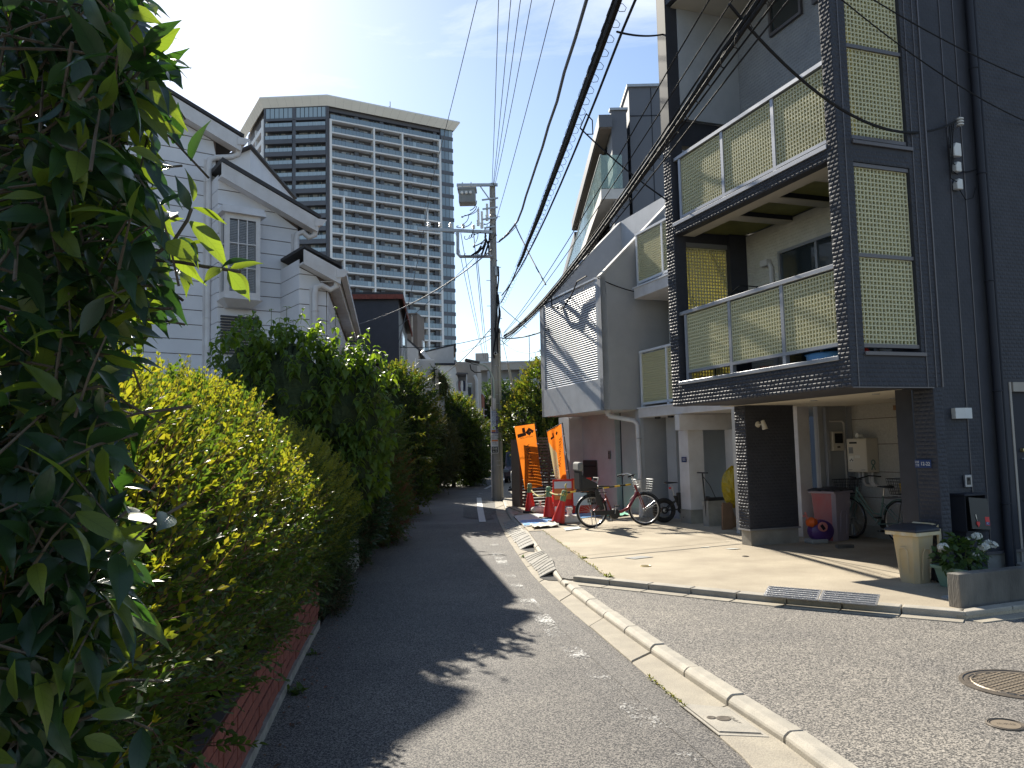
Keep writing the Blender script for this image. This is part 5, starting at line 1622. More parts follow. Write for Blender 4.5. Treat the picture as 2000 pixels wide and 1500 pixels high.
# pent-roofed white house with a laundry balcony
p = [DP(828, 689, 47), DP(886, 674, 47), DP(888, 712, 47)]
O = dn(p[1])
t = thing("white_pent_house", "white pent roofed house with laundry on its balcony", "house", O)
block(t, "wall", M['offwhite'], [p[0], p[1], dn(p[1]), dn(p[0])], (-0.5, 6, 0), O)
block(t, "roof", M['rooftile'], [p[0] + Z1 * .1, p[1] + Z1 * .1 + X1 * .15, p[1] + X1 * .15, p[0]], (-0.5, 6.2, 0), O)
q = [DP(849, 713, 45), DP(889, 712, 45), DP(890, 742, 45)]
block(t, "wing", M['white'], [q[0], q[1], dn(q[1]), dn(q[0])], (-0.5, 2, 0), O)
block(t, "wing_cap", M['navy_trim'], [DP(849, 709, 44.9), DP(889, 709, 44.9), DP(889, 713, 44.9), DP(849, 713, 44.9)], (-0.5, 2.1, 0), O)
block(t, "wing_step", M['white'], [DP(889, 714, 45), DP(895, 742, 45), dn(DP(895, 742, 45)), dn(DP(889, 714, 45))], (-0.5, 2, 0), O)
f = [DP(890, 764, 44.3), DP(914, 764, 44.3)]
block(t, "balcony", M['white'], [f[0], f[1], dn(f[1]), dn(f[0])], (-0.2, 1.5, 0), O)
block(t, "balcony_roof", M['alu_brown'], [DP(892, 727, 44.2), DP(914, 728, 44.2), DP(914, 731, 44.2), DP(892, 730, 44.2)], (-0.2, 1.5, 0), O)
MB().bar(DP(911.5, 731, 44.3) - O, DP(911.5, 764, 44.3) - O, 0.06, 0.06, up=(0, 1, 0)).build("balcony_post", M['white'], t)
block(t, "balcony_back", M['greywall'], [DP(893, 732, 45.7), DP(911, 732, 45.7), DP(911, 764, 45.7), DP(893, 764, 45.7)], (0, .1, 0), O)
for i, (x, l, mm) in enumerate(((893.5, "pale blue garment hanging first on the far laundry balcony", 'tarp_white'), (897.5, "reddish garment hanging on the far laundry balcony", 'laundry'), (902, "white garment hanging mid row on far laundry balcony", 'white'), (905.5, "dark navy garment hanging last on far laundry balcony", 'laundry_blue'))):
 a = DP(x, 745, 44.8)
 wv = [Vector((dx * 0.07, 0.03 * math.sin(dx * 2.2 + i), z)) for dx, z in ((-1, 0), (-.3, .05), (.3, .05), (1, 0), (1.1, -.28), (0.8, -.5 - .06 * i), (-.8, -.52), (-1.1, -.28))]
 tag(MB().ext(wv, (0, 0.03, 0)).build("garment", M[mm], loc=a), l, "laundry", "laundry on the far balcony")
# beige house
p = [DP(889, 706, 54), DP(932, 708, 54)]
O = dn(p[0])
t = thing("beige_house", "beige boxy house with white drainpipe behind the laundry balcony", "house", O)
block(t, "wall", M['beige'], [p[0], p[1], dn(p[1]), dn(p[0])], (0, 7, 0), O)
MB().tube([DP(926, 733, 53.8) - O, DP(929, 738, 53.8) - O, DP(931, 745, 53.8) - O, dn(DP(931, 745, 53.8)) - O], 0.1, 8).build("drainpipe", M['white'], t)
w = block(t, "window", M['alu_white'], [DP(913, 748, 53.9), DP(922, 748, 53.9), DP(922, 775, 53.9), DP(913, 775, 53.9)], (0, .1, 0), O)
block(w, "pane", M['winglass'], [DP(914, 750, 53.86), DP(921, 750, 53.86), DP(921, 773, 53.86), DP(914, 773, 53.86)], (0, .03, 0), O)
# brick house further down
p = [DP(931, 769, 60), DP(942, 769, 60)]
O = dn(p[0])
t = thing("brick_house", "narrow orange brick house end beyond the beige house", "house", O)
for k in range(20):
 z0 = k * 0.3
 if z0 > p[0].z: break
 MB().box(0, p[1].x - p[0].x, -0.012, 5, z0, z0 + 0.285).build("brick_course", M['brick2'], t)
MB().box(0.02, p[1].x - p[0].x - 0.02, 0.0, 5, 0, p[0].z).build("wall", M['mortar'], t)
MB().box(-.05, p[1].x - p[0].x + .05, -0.06, 5, p[0].z, p[0].z + 0.12).build("parapet", M['offwhite'], t)
MB().box(-1.7, -0.05, 0.3, 5, 0, 2.6).build("side_wall", M['beige'], t)
# far apartment building across the end of the street
O = Vector((-4.6, 86, 0))
t = thing("far_apartments", "low grey apartment building closing the end of the street", "apartment building", O)
zr = DP(1000, 708, 86).z
MB().box(0, 13, 0, 12, 0, zr - 0.9).build("wall", M['apt_panel'], t)
MB().box(-.3, 13.2, -1.3, 12, zr - 0.9, zr - 0.15).build("parapet", M['beige'], t)
MB().box(-.35, 13.3, -1.4, 12, zr - 0.15, zr).build("parapet_cap", M['greywall_lt'], t)
for k, z in enumerate((zr - 3.9, zr - 6.9, zr - 9.9)):
 b = MB().box(2.2, 13, -1.3, 0, z, z + 0.15).box(2.2, 13, -1.3, -1.2, z + 0.15, z + 1.15)
 b.build("balcony", M['apt_panel'], t)
 MB().box(2.2, 13, -1.34, -1.2, z + 1.15, z + 1.2).build("handrail", M['alu_white'], t)
 for x in (3.2, 6.2, 9.2):
  w = MB().box(x, x + 1.9, -0.06, 0, z + 0.2, z + 2.1).build("window", M['alu_white'], t)
  MB().box(x + .08, x + .9, -0.075, -.06, z + 0.3, z + 2.0).box(x + 1.0, x + 1.82, -0.075, -.06, z + 0.3, z + 2.0).build("pane", M['winglass_pale'] if x == 6.2 else M['winglass'], w)
 for x in (2.0, 5.4, 8.6): MB().box(x, x + 0.3, -1.31, 0, z - 2.0, z + 2.9).build("pillar", M['apt_panel'], t)
MB().box(0.7, 2.1, 0, 2, zr, zr + 1.1).build("roof_tank", M['beige'], t)
mb = MB()
for k in range(8): mb.tube([(2 + k * .14, -.6, zr - 1.5), (2 + k * .14, -.6, zr - .9)], 0.02, 5)
mb.build("roof_rail", M['alu_brown'], t)
st_ = MB().ext([(0.4, -1.5, zr - 5.8), (1.4, -1.5, zr - 5.4), (2.4, -1.5, zr - 3.9), (3.0, -1.5, zr - 3.8), (3.0, -1.5, zr - 4.8), (2.4, -1.5, zr - 4.9), (1.6, -1.5, zr - 6.4), (0.4, -1.5, zr - 6.8)], (0, 0.2, 0))
st_.build("stair_wall", M['greywall_lt'], t)
for x, h in ((6.6, 3.0), (8.9, 1.6)):
 MB().tube([(x, 1, zr), (x, 1, zr + h)], 0.05 if h > 2 else 0.14, 6).build("aerial", M['galv'], t)
# dark grey house low at the end of the street
p = [DP(955, 800, 70), DP(1012, 800, 70)]
O = dn(p[0])
t = thing("dark_grey_house", "dark grey house with tiny windows beyond the chain fence", "house", O)
block(t, "wall", M['navy_plain'], [p[0], p[1], dn(p[1]), dn(p[0])], (0, 7, 0), O)
for x in (965, 978, 989):
 w = block(t, "window", M['alu_brown'], [DP(x, 848, 69.9), DP(x + 3, 848, 69.9), DP(x + 3, 858, 69.9), DP(x, 858, 69.9)], (0, .06, 0), O)
 block(w, "pane", M['winglass'], [DP(x + .6, 849.5, 69.86), DP(x + 2.4, 849.5, 69.86), DP(x + 2.4, 856.5, 69.86), DP(x + .6, 856.5, 69.86)], (0, .03, 0), O)
block(t, "stair_rail", M['greywall_lt'], [DP(992, 838, 66), DP(994, 838, 66), DP(996, 868, 66), DP(1012, 880, 66), DP(1012, 883, 66), DP(994, 871, 66)], (0, .2, 0), O)
# ================================================================== THE TOWER
H60 = rad(30.0)                              # its right-hand face runs off at heading 60
C0 = DP(641, 800, 187); C0.z = 0
tw = thing("residential_tower", "tall grey residential tower with cream cornice and white balcony grid", "tower", C0, H60)
ux, uy = Vector((math.cos(H60), math.sin(H60), 0)), Vector((-math.sin(H60), math.cos(H60), 0))
def tx(pxx, y=450):
 """distance along the right-hand face for a picture column"""
 r = _ray(pxx, y)
 k = r[0] / r[1]
 return (k * C0.y - C0.x) / (ux.x - k * ux.y)
ZR = DP(634, 189, 187).z
FH = 3.10
zf0 = DP(646, 231, 187).z                    # top of the white grid
cols = [tx(646.5), tx(672), tx(732), tx(788), tx(835), tx(861.5)]
XW = tx(889)
NF = 23
tb = MB()
tb.box(0.3, XW, 1.7, 26, 0, ZR - 0.8)
tb.box(0.0, 0.5, 0.0, 26, 0, ZR - 2.2)
tb.box(cols[5] + 0.35, XW - 0.25, 0.35, 26, 0, ZR - 2.2)
tb.box(-0.05, XW, 0.6, 2, ZR - 3.2, ZR - 1.4)
tb.build("core_wall", M['tower_void'], tw)
# grid: floors
def bayunit(w, seed, white=True):
 r = random.Random(seed)
 mb = MB()
 mb.box(0, w, -0.12, 1.7, -0.34, 0.0, 0)                     # slab edge, white
 n = max(2, int(round(w / 0.95)))
 for i in range(n):
  x0, x1 = w * i / n + 0.03, w * (i + 1) / n - 0.03
  mb.box(x0, x1, -0.05, -0.01, 0.06, 1.16, 2 if r.random() < 0.07 else 1)
 mb.box(0, w, -0.06, 0.0, 1.16, 1.22, 3)
 return mb.mesh("balcony", [M['tower_white'], M['tower_panel'], M['tower_panel_blue'], M['tower_dark']])
def winunit(w, seed):
 r = random.Random(seed)
 mb = MB()
 x = 0.5
 while x < w - 1.6:
  ww = r.choice((1.7, 1.9, 2.6))
  if x + ww > w - 0.3: break
  mb.box(x, x + ww, -0.05, 0, 0.1, 2.2, 0)
  k = 2 if ww < 2.2 else 3
  for i in range(k):
   mb.box(x + 0.06 + (ww - .06) * i / k, x + (ww - .06) * (i + 1) / k, -0.07, -0.05, 0.16, 2.14, 2 if r.random() < 0.35 else 1)
  x += ww + r.choice((0.5, 0.9, 1.6))
 return mb.mesh("window", [M['alu_white'], M['tower_glass'], M['winglass_pale']])
bays_top = [(cols[0], cols[2]), (cols[2], cols[3]), (cols[3], cols[5])]
bays_low = [(cols[0], cols[1]), (cols[1], cols[2]), (cols[2], cols[3]), (cols[3], cols[4]), (cols[4], cols[5])]
bm_, wm_ = {}, {}
for f in range(-1, NF):
 z = zf0 - FH * (f + 1)
 bays = bays_top if f < 5 else bays_low
 for i, (a, b) in enumerate(bays):
  w = b - a
  key = (round(w, 2), f % 3)
  if key not in bm_:
   bm_[key] = bayunit(w, hash(key) % 1000); wm_[key] = winunit(w, hash(key) % 999)
  inst("balcony", bm_[key], tw, (a, 0, z))
  inst("window", wm_[key], tw, (a, 1.69, z + 0.05))
# top storey rail (dark) and the white uprights
for i, c_ in enumerate(cols):
 ztop = zf0 - (FH * 6 if i in (1, 4) else 0)
 w = 0.55 if i in (0, 5) else 0.42
 MB().box(c_ - w / 2, c_ + w / 2, -0.2, 1.7, 0, ztop + (0.0 if i in (1, 4) else 0.02)).build("white_upright", M['tower_white'], tw)
pm = MB()
for x in (tx(700), tx(750), tx(805), tx(855)):
 pm.box(x - 0.5, x + 0.5, 0.9, 1.8, 0, ZR - 2)
pm.build("dark_pier", M['tower_dark'], tw)
# glazed corner strip
gsm = MB()
gw_ = XW - cols[5] - 0.6
gsm.box(0, gw_ + 0.1, -0.08, 0.3, 0.0, 0.95, 0)
for i in range(3):
 gsm.box(0.06 + gw_ * i / 3, gw_ * (i + 1) / 3 - 0.06, 0.02, 0.06, 0.97, FH - 0.02, 1 if i != 2 else 2)
gsm = gsm.mesh("corner_glazing", [M['tower_dark'], M['tower_panel'], M['tower_panel_blue']])
for f in range(-1, NF + 1):
 inst("corner_glazing", gsm, tw, (cols[5] + 0.4, 0.25, zf0 - FH * (f + 1) + 0.4))
# left (frontal) face
LA = rad(-2.3) - H60 + rad(180) * 0
lx = Vector((-math.cos(rad(2.3)), math.sin(rad(2.3)), 0))
def lt(pxx, y=450):
 r = _ray(pxx, y); k = r[0] / r[1]
 return (k * C0.y - C0.x) / (lx.x - k * lx.y)
WL = lt(515)
lf_rot = rad(-2.3) - H60                      # child frame: x to the right along the left face
def toloc(v): return Vector((v.dot(ux), v.dot(uy), v.z))
LO = toloc(lx * WL)                           # left end of the frontal face
lw_ = [WL - lt(p_) for p_ in (518, 571, 578, 637)]
ftop = DP(600, 231, 187).z
uL = MB()
mbx = MB().box(0, WL - 0.05, 1.3, 10, 0, ZR - 0.8)
for a, b in ((0, lw_[0]), (lw_[1], lw_[2]), (lw_[3], WL - 0.02)):
 mbx.box(a, b, -0.05, 1.3, 0, ftop + 0.0)
mbx.box(0, WL - 0.02, -0.05, 1.3, ftop - 0.3, ftop + 0.3).box(0, WL - .02, -0.05, 1.3, ftop + 2.9, ZR - 0.8)
for a, b in ((0, lw_[0]), (lw_[1], lw_[2]), (lw_[3], WL - 0.02)): mbx.box(a, b, -0.05, 1.3, ftop + .3, ftop + 2.9)
o = mbx.build("front_wall", M['tower_dark'], tw); o.location = LO; o.rotation_euler = (0, 0, lf_rot)
def lunit(w, seed):
 r = random.Random(seed)
 mb = MB()
 mb.box(0, w, -0.35, 1.3, -1.05, 0.0, 0)
 n = int(w / 0.95)
 for i in range(n):
  mb.box(w * i / n + .03, w * (i + 1) / n - .03, -0.34, -0.30, 0.05, 0.95, 1)
 mb.box(0, w, -0.36, -0.30, 0.95, 1.0, 0)
 return mb.mesh("balcony", [M['tower_dark'], M['tower_panel_blue']])
lu = [lunit(lw_[1] - lw_[0], 1), lunit(lw_[3] - lw_[2], 2)]
lwn = [[winunit(lw_[1] - lw_[0], 50 + k) for k in range(3)], [winunit(lw_[3] - lw_[2], 60 + k) for k in range(3)]]
Rz = Matrix.Rotation(lf_rot, 4, 'Z')
for f in range(0, NF - 1):
 z = ftop - 0.25 - 0.75 - FH * f - 0.95
 for c_ in (0, 1):
  inst("balcony", lu[c_], tw, LO + Rz @ Vector((lw_[0] if c_ == 0 else lw_[2], 0, z)), lf_rot)
  inst("window", lwn[c_][f % 3], tw, LO + Rz @ Vector((lw_[0] if c_ == 0 else lw_[2], 1.29, z + 0.05)), lf_rot)
# big top-floor windows
for c_ in (0, 1):
 a, b = (lw_[0], lw_[1]) if c_ == 0 else (lw_[2], lw_[3])
 n = 6 if c_ == 0 else 7
 mb = MB()
 for i in range(n):
  mb.box((b - a) * i / n + .08, (b - a) * (i + 1) / n - .08, 0, .05, 0.1, 2.55)
 o = mb.build("window", M['tower_panel_blue'], tw); o.location = LO + Rz @ Vector((a, 0.1, ftop + 0.3)); o.rotation_euler = (0, 0, lf_rot)
 mb = MB().box(0, b - a, 0.06, 0.2, 0, 2.6)
 o = mb.build("window_frame", M['navy_trim'], tw); o.location = LO + Rz @ Vector((a, 0.1, ftop + 0.3)); o.rotation_euler = (0, 0, lf_rot)
# third face: runs back and left
tdir = Vector((-0.5, 0.866, 0))              # perpendicular to the right-hand face
tl = toloc(tdir)
UL = 22.0
T0 = LO
trot = math.atan2(tl.y, tl.x)
RT = Matrix.Rotation(trot, 4, 'Z')
mb = MB().box(0, UL, -8, -0.8, 0, ZR - 1.0)
o = mb.build("rear_wall", M['tower_void'], tw); o.location = T0; o.rotation_euler = (0, 0, trot)
sb_ = MB().box(1.2, UL, -0.9, 0.25, -1.2, 0.0).mesh("balcony", M['tower_white'])
for f in range(0, NF - 1):
 inst("balcony", sb_, tw, T0 + RT @ Vector((0, 0, ftop - 1.0 - FH * f)), trot)
for u in (0.0, 8, 15):
 mb = MB().box(u, u + (1.6 if u == 0 else 0.5), -0.9, 0.3, 0, ftop + 0.3)
 o = mb.build("white_upright", M['tower_white'], tw); o.location = T0; o.rotation_euler = (0, 0, trot)
# cornice following the three faces
c_l = toloc(lx * WL)
c_b = c_l + tl * UL
ring = [Vector((XW, 12, 0)), Vector((XW, 0, 0)), Vector((0, 0, 0)), c_l, c_b]
def offs(ring, d):
 out = []
 for i, p in enumerate(ring):
  ns = []
  for a, b in ((ring[max(i - 1, 0)], p), (p, ring[min(i + 1, len(ring) - 1)])):
   e = b - a
   if e.length > 1e-6:
    e.normalize(); ns.append(Vector((-e.y, e.x, 0)))
  n = sum(ns, Vector()) / len(ns)
  n = n / max(0.35, n.length_squared)
  out.append(p + n * d)
 return out
sgn = 1.0
tst = offs(ring, 1.0)
if (tst[2] - Vector((5, 12, 0))).length < (ring[2] - Vector((5, 12, 0))).length: sgn = -1.0
r0, r1, r2 = offs(ring, 0.15 * sgn), offs(ring, 1.35 * sgn), offs(ring, 1.25 * sgn)
n = len(ring)
mb = MB()
V = [p + Z1 * (ZR - 2.3) for p in r0] + [p + Z1 * (ZR - 0.35) for p in r1] + [p + Z1 * ZR for p in r2] + [p + Z1 * ZR for p in offs(ring, -6 * sgn)]
fs = []
for r_ in range(3):
 for i in range(n - 1):
  fs.append((r_ * n + i, r_ * n + i + 1, (r_ + 1) * n + i + 1, (r_ + 1) * n + i))
mb.add(V, fs)
mb.build("cornice", M['tower_cream'], tw)
jm = MB()
for i in range(n - 1):
 L_ = (ring[i + 1] - ring[i]).length
 k = max(2, int(L_ / 1.9))
 for j in range(1, k):
  a, b = r0[i].lerp(r0[i + 1], j / k) + Z1 * (ZR - 2.32), r1[i].lerp(r1[i + 1], j / k) + Z1 * (ZR - 0.37)
  jm.bar(a, b, 0.03, 0.02)
jm.build("cornice_joint", M['offwhite'], tw)
MB().box(tx(760), tx(846), 4, 14, ZR - 1, ZR + 1.4).build("plant_room", M['tower_dark'], tw)
MB().box(-3, XW - 2, 4, 20, ZR - 1.5, ZR - 0.3).build("roof", M['tower_dark'], tw)
MB().tube([(tx(782), 6, ZR + 1), (tx(782), 6, ZR + 5)], 0.1, 6).tube([(tx(779), 6, ZR + 3.6), (tx(782), 6, ZR + 3.6)], 0.08, 5).build("aerial", M['galv'], tw)
MB().lathe([(0.0, 0), (0.7, 0), (0.6, 0.8), (0, 1.1)], 12, (tx(767), 6, ZR + 1.4)).build("dish", M['tower_cream'], tw, smooth=True)
# ================================================================== BICYCLES
def wheel(parent, x, r, tyre=0.022, rimm='steel', nsp=28, turn=0.0, hub=0.03, rimw=0.012, y=0.0):
 """wheel in the x-z plane, axle along y"""
 w = MB().torus((0, 0, 0), r - tyre, tyre, (0, 1, 0), 40, 8).build("wheel", M['rubber'], parent, smooth='all')
 w.location = (x, y, r)
 w.rotation_euler = (0, 0, turn)
 MB().torus((0, 0, 0), r - tyre * 2 - 0.004, rimw, (0, 1, 0), 40, 6).build("rim", M[rimm], w, smooth='all')
 sp = MB()
 for k in range(nsp):
  a = 2 * math.pi * k / nsp
  b = a + (0.35 if k % 2 else -0.35)
  ys = 0.022 if k % 2 else -0.022
  sp.tube([(hub * math.cos(b), ys, hub * math.sin(b)), ((r - tyre * 2) * math.cos(a), 0, (r - tyre * 2) * math.sin(a))], 0.0016, 3, caps=False)
 sp.build("spokes", M['steel'], w)
 MB().lathe([(hub * .5, -0.05), (hub, -0.03), (hub * .6, -0.02), (hub * .6, 0.02), (hub, 0.03), (hub * .5, 0.05)], 12, axis='Y').build("hub", M['galv'], w, smooth=True)
 return w
def mudguard(parent, x, r, m, a0=-20, a1=200, w=0.03, turn=0.0):
 mb = MB()
 n = 18
 P = []
 for k in range(n + 1):
  a = rad(a0 + (a1 - a0) * k / n)
  c, s = math.cos(a), math.sin(a)
  P.append([Vector((c * (r + dr), dy, s * (r + dr))) for dr, dy in ((0.008, -w), (0.022, -w * .55), (0.026, 0), (0.022, w * .55), (0.008, w))])
 for p, q in zip(P, P[1:]):
  for i in range(4):
   mb.poly([p[i], p[i + 1], q[i + 1], q[i]])
 o = mb.build("mudguard", m, parent, smooth='all')
 o.location = (x, 0, r); o.rotation_euler = (0, 0, turn)
 return o
def basket(parent, c, lx_, ly, lz, taper=0.82, n=9, m='wire', name="basket", wire=0.0028):
 mb = MB()
 def ring(f, s):
  z = c[2] + lz * f
  k = s
  return [Vector((c[0] - lx_ / 2 * k, c[1] - ly / 2 * k, z)), Vector((c[0] + lx_ / 2 * k, c[1] - ly / 2 * k, z)), Vector((c[0] + lx_ / 2 * k, c[1] + ly / 2 * k, z)), Vector((c[0] - lx_ / 2 * k, c[1] + ly / 2 * k, z))]
 for j in range(6):
  f = j / 5
  R_ = ring(f, taper + (1 - taper) * f)
  mb.tube(R_ + [R_[0]], wire * (2 if j == 5 else 1), 4)
 lo, hi = ring(0, taper), ring(1, 1)
 for i in range(4):
  a, b, e_, d_ = lo[i], lo[(i + 1) % 4], hi[i], hi[(i + 1) % 4]
  for k in range(n + 1):
   mb.tube([a.lerp(b, k / n), e_.lerp(d_, k / n)], wire, 3, caps=False)
 for k in range(n + 1):
  mb.tube([lo[0].lerp(lo[1], k / n), lo[3].lerp(lo[2], k / n)], wire, 3, caps=False)
  mb.tube([lo[0].lerp(lo[3], k / n), lo[1].lerp(lo[2], k / n)], wire, 3, caps=False)
 return mb.build(name, M[m], parent)
def saddle(parent, x, z, m='black'):
 mb = MB()
 secs = [(-0.13, 0.075, 0.05), (-0.10, 0.095, 0.06), (-0.02, 0.07, 0.05), (0.06, 0.03, 0.035), (0.14, 0.02, 0.025)]
 base = len(mb.v)
 for dx, w, h in secs:
  for k in range(10):
   a = 2 * math.pi * k / 10
   mb.v.append((x + dx, w * math.cos(a), z + h * 0.5 * math.sin(a) * (1 if math.sin(a) > 0 else 0.6)))
 for i in range(len(secs) - 1):
  for k in range(10):
   mb.f.append((base + i * 10 + k, base + (i + 1) * 10 + k, base + (i + 1) * 10 + (k + 1) % 10, base + i * 10 + (k + 1) % 10)); mb.m.append(0)
 mb.f.append(tuple(base + k for k in range(10))); mb.m.append(0)
 mb.f.append(tuple(base + 40 + k for k in reversed(range(10)))); mb.m.append(0)
 return mb.build("saddle", M[m], parent, smooth='all')
def cranks(parent, x, z, ang, rad_ring=0.075):
 mb = MB().lathe([(rad_ring, -0.008), (rad_ring, 0.0), (0.02, 0.0)], 20, (x, -0.06, z), axis='Y')
 o = mb.build("chainring", M['black'], parent)
 c_, s_ = math.cos(ang), math.sin(ang)
 for sgn_, y in ((1, -0.085), (-1, 0.085)):
  e_ = Vector((x + 0.16 * c_ * sgn_, y, z + 0.16 * s_ * sgn_))
  k = MB().bar((x, y, z), e_, 0.014, 0.026, up=(0, 1, 0)).build("crank", M['galv'], parent)
  yy = y + (-0.05 if y < 0 else 0.05)
  MB().box(e_.x - 0.045, e_.x + 0.045, yy - 0.045, yy + 0.045, e_.z - 0.012, e_.z + 0.012).build("pedal", M['black'], k)
# --- red electric bicycle with a child seat
pr, pf = G(1157, 1031, ZD), Vector((2.66, 16.56, ZD))
hd = math.atan2(pf.y - pr.y, pf.x - pr.x)
wbse = (Vector((pf.x, pf.y, 0)) - Vector((pr.x, pr.y, 0))).length
bk = thing("red_bicycle", "dark red electric bicycle with grey child seat and front basket", "bicycle", pr, hd)
R_ = 0.33
wheel(bk, 0, R_)
wheel(bk, wbse, R_, turn=rad(-28))
bx_, bz_ = 0.44, 0.27                               # bottom bracket
fm = MB()
ht, hb = Vector((wbse - 0.20, 0, 0.83)), Vector((wbse - 0.12, 0, 0.66))
fm.tube([hb, ht], 0.024, 10)
fm.tube([ht.lerp(hb, .75), (wbse - 0.26, 0, 0.50), (wbse - 0.36, 0, 0.36), (wbse - 0.5, 0, 0.30), (bx_ + 0.02, 0, bz_ + 0.02)], 0.030, 10)
fm.tube([(bx_, 0, bz_), (bx_ - 0.15, 0, 0.66)], 0.020, 8)
for y in (-0.055, 0.055):
 fm.tube([(bx_ - .03, y * .6, bz_ - .01), (0, y, R_)], 0.011, 6)
 fm.tube([(bx_ - 0.12, y * .4, 0.58), (0, y, R_)], 0.009, 6)
fm.build("frame", M['bikered'], bk, smooth=True)
fk = MB()
for y in (-0.055, 0.055):
 fk.tube([hb + Vector((0, y * .7, 0.0)), (wbse - 0.06, y, 0.5), (wbse, y, R_)], 0.012, 7)
fk.build("fork", M['bikered'], bk, smooth=True)
MB().tube([(bx_ - 0.15, 0, 0.64), (bx_ - 0.19, 0, 0.80)], 0.014, 8).build("seat_post", M['steel'], bk)
saddle(bk, bx_ - 0.19, 0.82)
MB().box(bx_ - 0.21, bx_ - 0.11, -0.045, 0.045, 0.30, 0.62).build("battery", M['black'], bk, bevel=0.02).rotation_euler = (0, rad(-12), 0)
MB().lathe([(0.02, -0.06), (0.10, -0.05), (0.115, 0.0), (0.10, 0.05), (0.02, 0.06)], 18, (bx_ + 0.04, 0, bz_ - 0.01), axis='Y').build("motor", M['black'], bk, smooth=True)
MB().box(-0.02, bx_, -0.075, -0.055, bz_ - 0.02, bz_ + 0.07).build("chain_case", M['black'], bk, bevel=0.01)
cranks(bk, bx_ + 0.02, bz_, rad(80))
mudguard(bk, 0, R_, M['black'], 25, 185)
mudguard(bk, wbse, R_, M['black'], 20, 150, turn=rad(-28))
hbm = MB().tube([ht, ht + Vector((-0.05, 0, 0.17))], 0.015, 8)
hc = ht + Vector((-0.05, 0, 0.17))
hbm.tube([hc + Vector((-0.16, -0.30, 0.02)), hc + Vector((-0.02, -0.22, 0.06)), hc + Vector((0.03, -0.08, 0.03)), hc + Vector((0.03, 0.08, 0.03)), hc + Vector((-0.02, 0.22, 0.06)), hc + Vector((-0.16, 0.30, 0.02))], 0.012, 8)
hbar = hbm.build("handlebar", M['steel'], bk, smooth=True)
for y in (-1, 1):
 MB().tube([hc + Vector((-0.20, 0.32 * y, 0.01)), hc + Vector((-0.08, 0.265 * y, 0.04))], 0.019, 8).build("grip", M['black'], hbar, smooth=True)
 MB().tube([hc + Vector((-0.03, 0.23 * y, 0.05)), hc + Vector((-0.10, 0.27 * y, 0.0)), hc + Vector((-0.17, 0.30 * y, -0.02))], 0.006, 5).build("brake_lever", M['black'], hbar)
basket(bk, (wbse - 0.02, 0, 0.70), 0.33, 0.38, 0.24, m='galv')
MB().box(wbse - 0.13, wbse - 0.12, -0.16, 0.16, 0.72, 0.92).build("basket_badge", M['greyplastic'], bk)
MB().lathe([(0.0, -0.02), (0.035, 0), (0.038, 0.05), (0.02, 0.07)], 12, (wbse - 0.02, 0, 0.645), axis='X').build("headlamp", M['black'], bk, smooth=True)
rk = MB()
for y in (-0.06, 0.06):
 rk.tube([(bx_ - .13, y, 0.70), (-0.22, y, 0.72)], 0.007, 6)
 rk.tube([(-0.08, y, 0.72), (0.0, y, R_)], 0.006, 6)
for x in (-0.2, -0.08, 0.05, 0.18): rk.tube([(x, -0.06, 0.715), (x, 0.06, 0.715)], 0.006, 5)
rk.build("rack", M['black'], bk)
# child seat
cs = MB()
cs.box(-0.26, 0.10, -0.17, 0.17, 0.74, 0.80)
cs.box(-0.30, -0.24, -0.18, 0.18, 0.78, 1.16)
for y in (-0.19, 0.155):
 cs.ext([(-0.26, y, 0.78), (0.08, y, 0.80), (0.06, y, 0.90), (-0.18, y, 1.02), (-0.27, y, 1.10)], (0, 0.035, 0))
 cs.ext([(0.00, y, 0.78), (0.09, y, 0.78), (0.16, y, 0.45), (0.05, y, 0.45)], (0, 0.03, 0))
cs_o = cs.build("child_seat", M['black'], bk, bevel=0.02)
MB().box(-0.32, -0.21, -0.20, 0.20, 1.14, 1.33).build("headrest", M['seatgrey'], cs_o, bevel=0.04)
MB().box(-0.245, -0.21, -0.15, 0.15, 0.82, 1.12).build("cushion", M['seatgrey'], cs_o, bevel=0.015)
for y in (-0.09, 0.09):
 MB().tube([(-0.21, y, 1.12), (-0.15, y, 0.95), (-0.1, y * .4, 0.82)], 0.012, 5).build("strap", M['black'], cs_o)
MB().tube([(0.06, -0.15, 0.86), (0.11, -0.15, 1.0), (0.11, 0.15, 1.0), (0.06, 0.15, 0.86)], 0.012, 8).build("grab_bar", M['greyplastic'], cs_o, smooth=True)
cm_ = MB()
for z in (0.50, 0.56, 0.62, 0.68): cm_.box(-0.05, 0.22, 0.10, 0.12, z, z + 0.035)
for x in (-0.05, 0.08, 0.2): cm_.box(x, x + 0.02, 0.10, 0.125, 0.5, 0.715)
cm_.build("side_carrier", M['seatgrey'], bk)
sg = MB()
for y in (-0.09, 0.09): sg.tube([(0.02, y, R_ - .02), (0.05, y * 1.6, 0.02), (-0.02, y * 1.6, 0.0)], 0.008, 6)
sg.tube([(0.05, -0.145, 0.02), (0.05, 0.145, 0.02)], 0.008, 5)
sg.build("stand", M['steel'], bk)
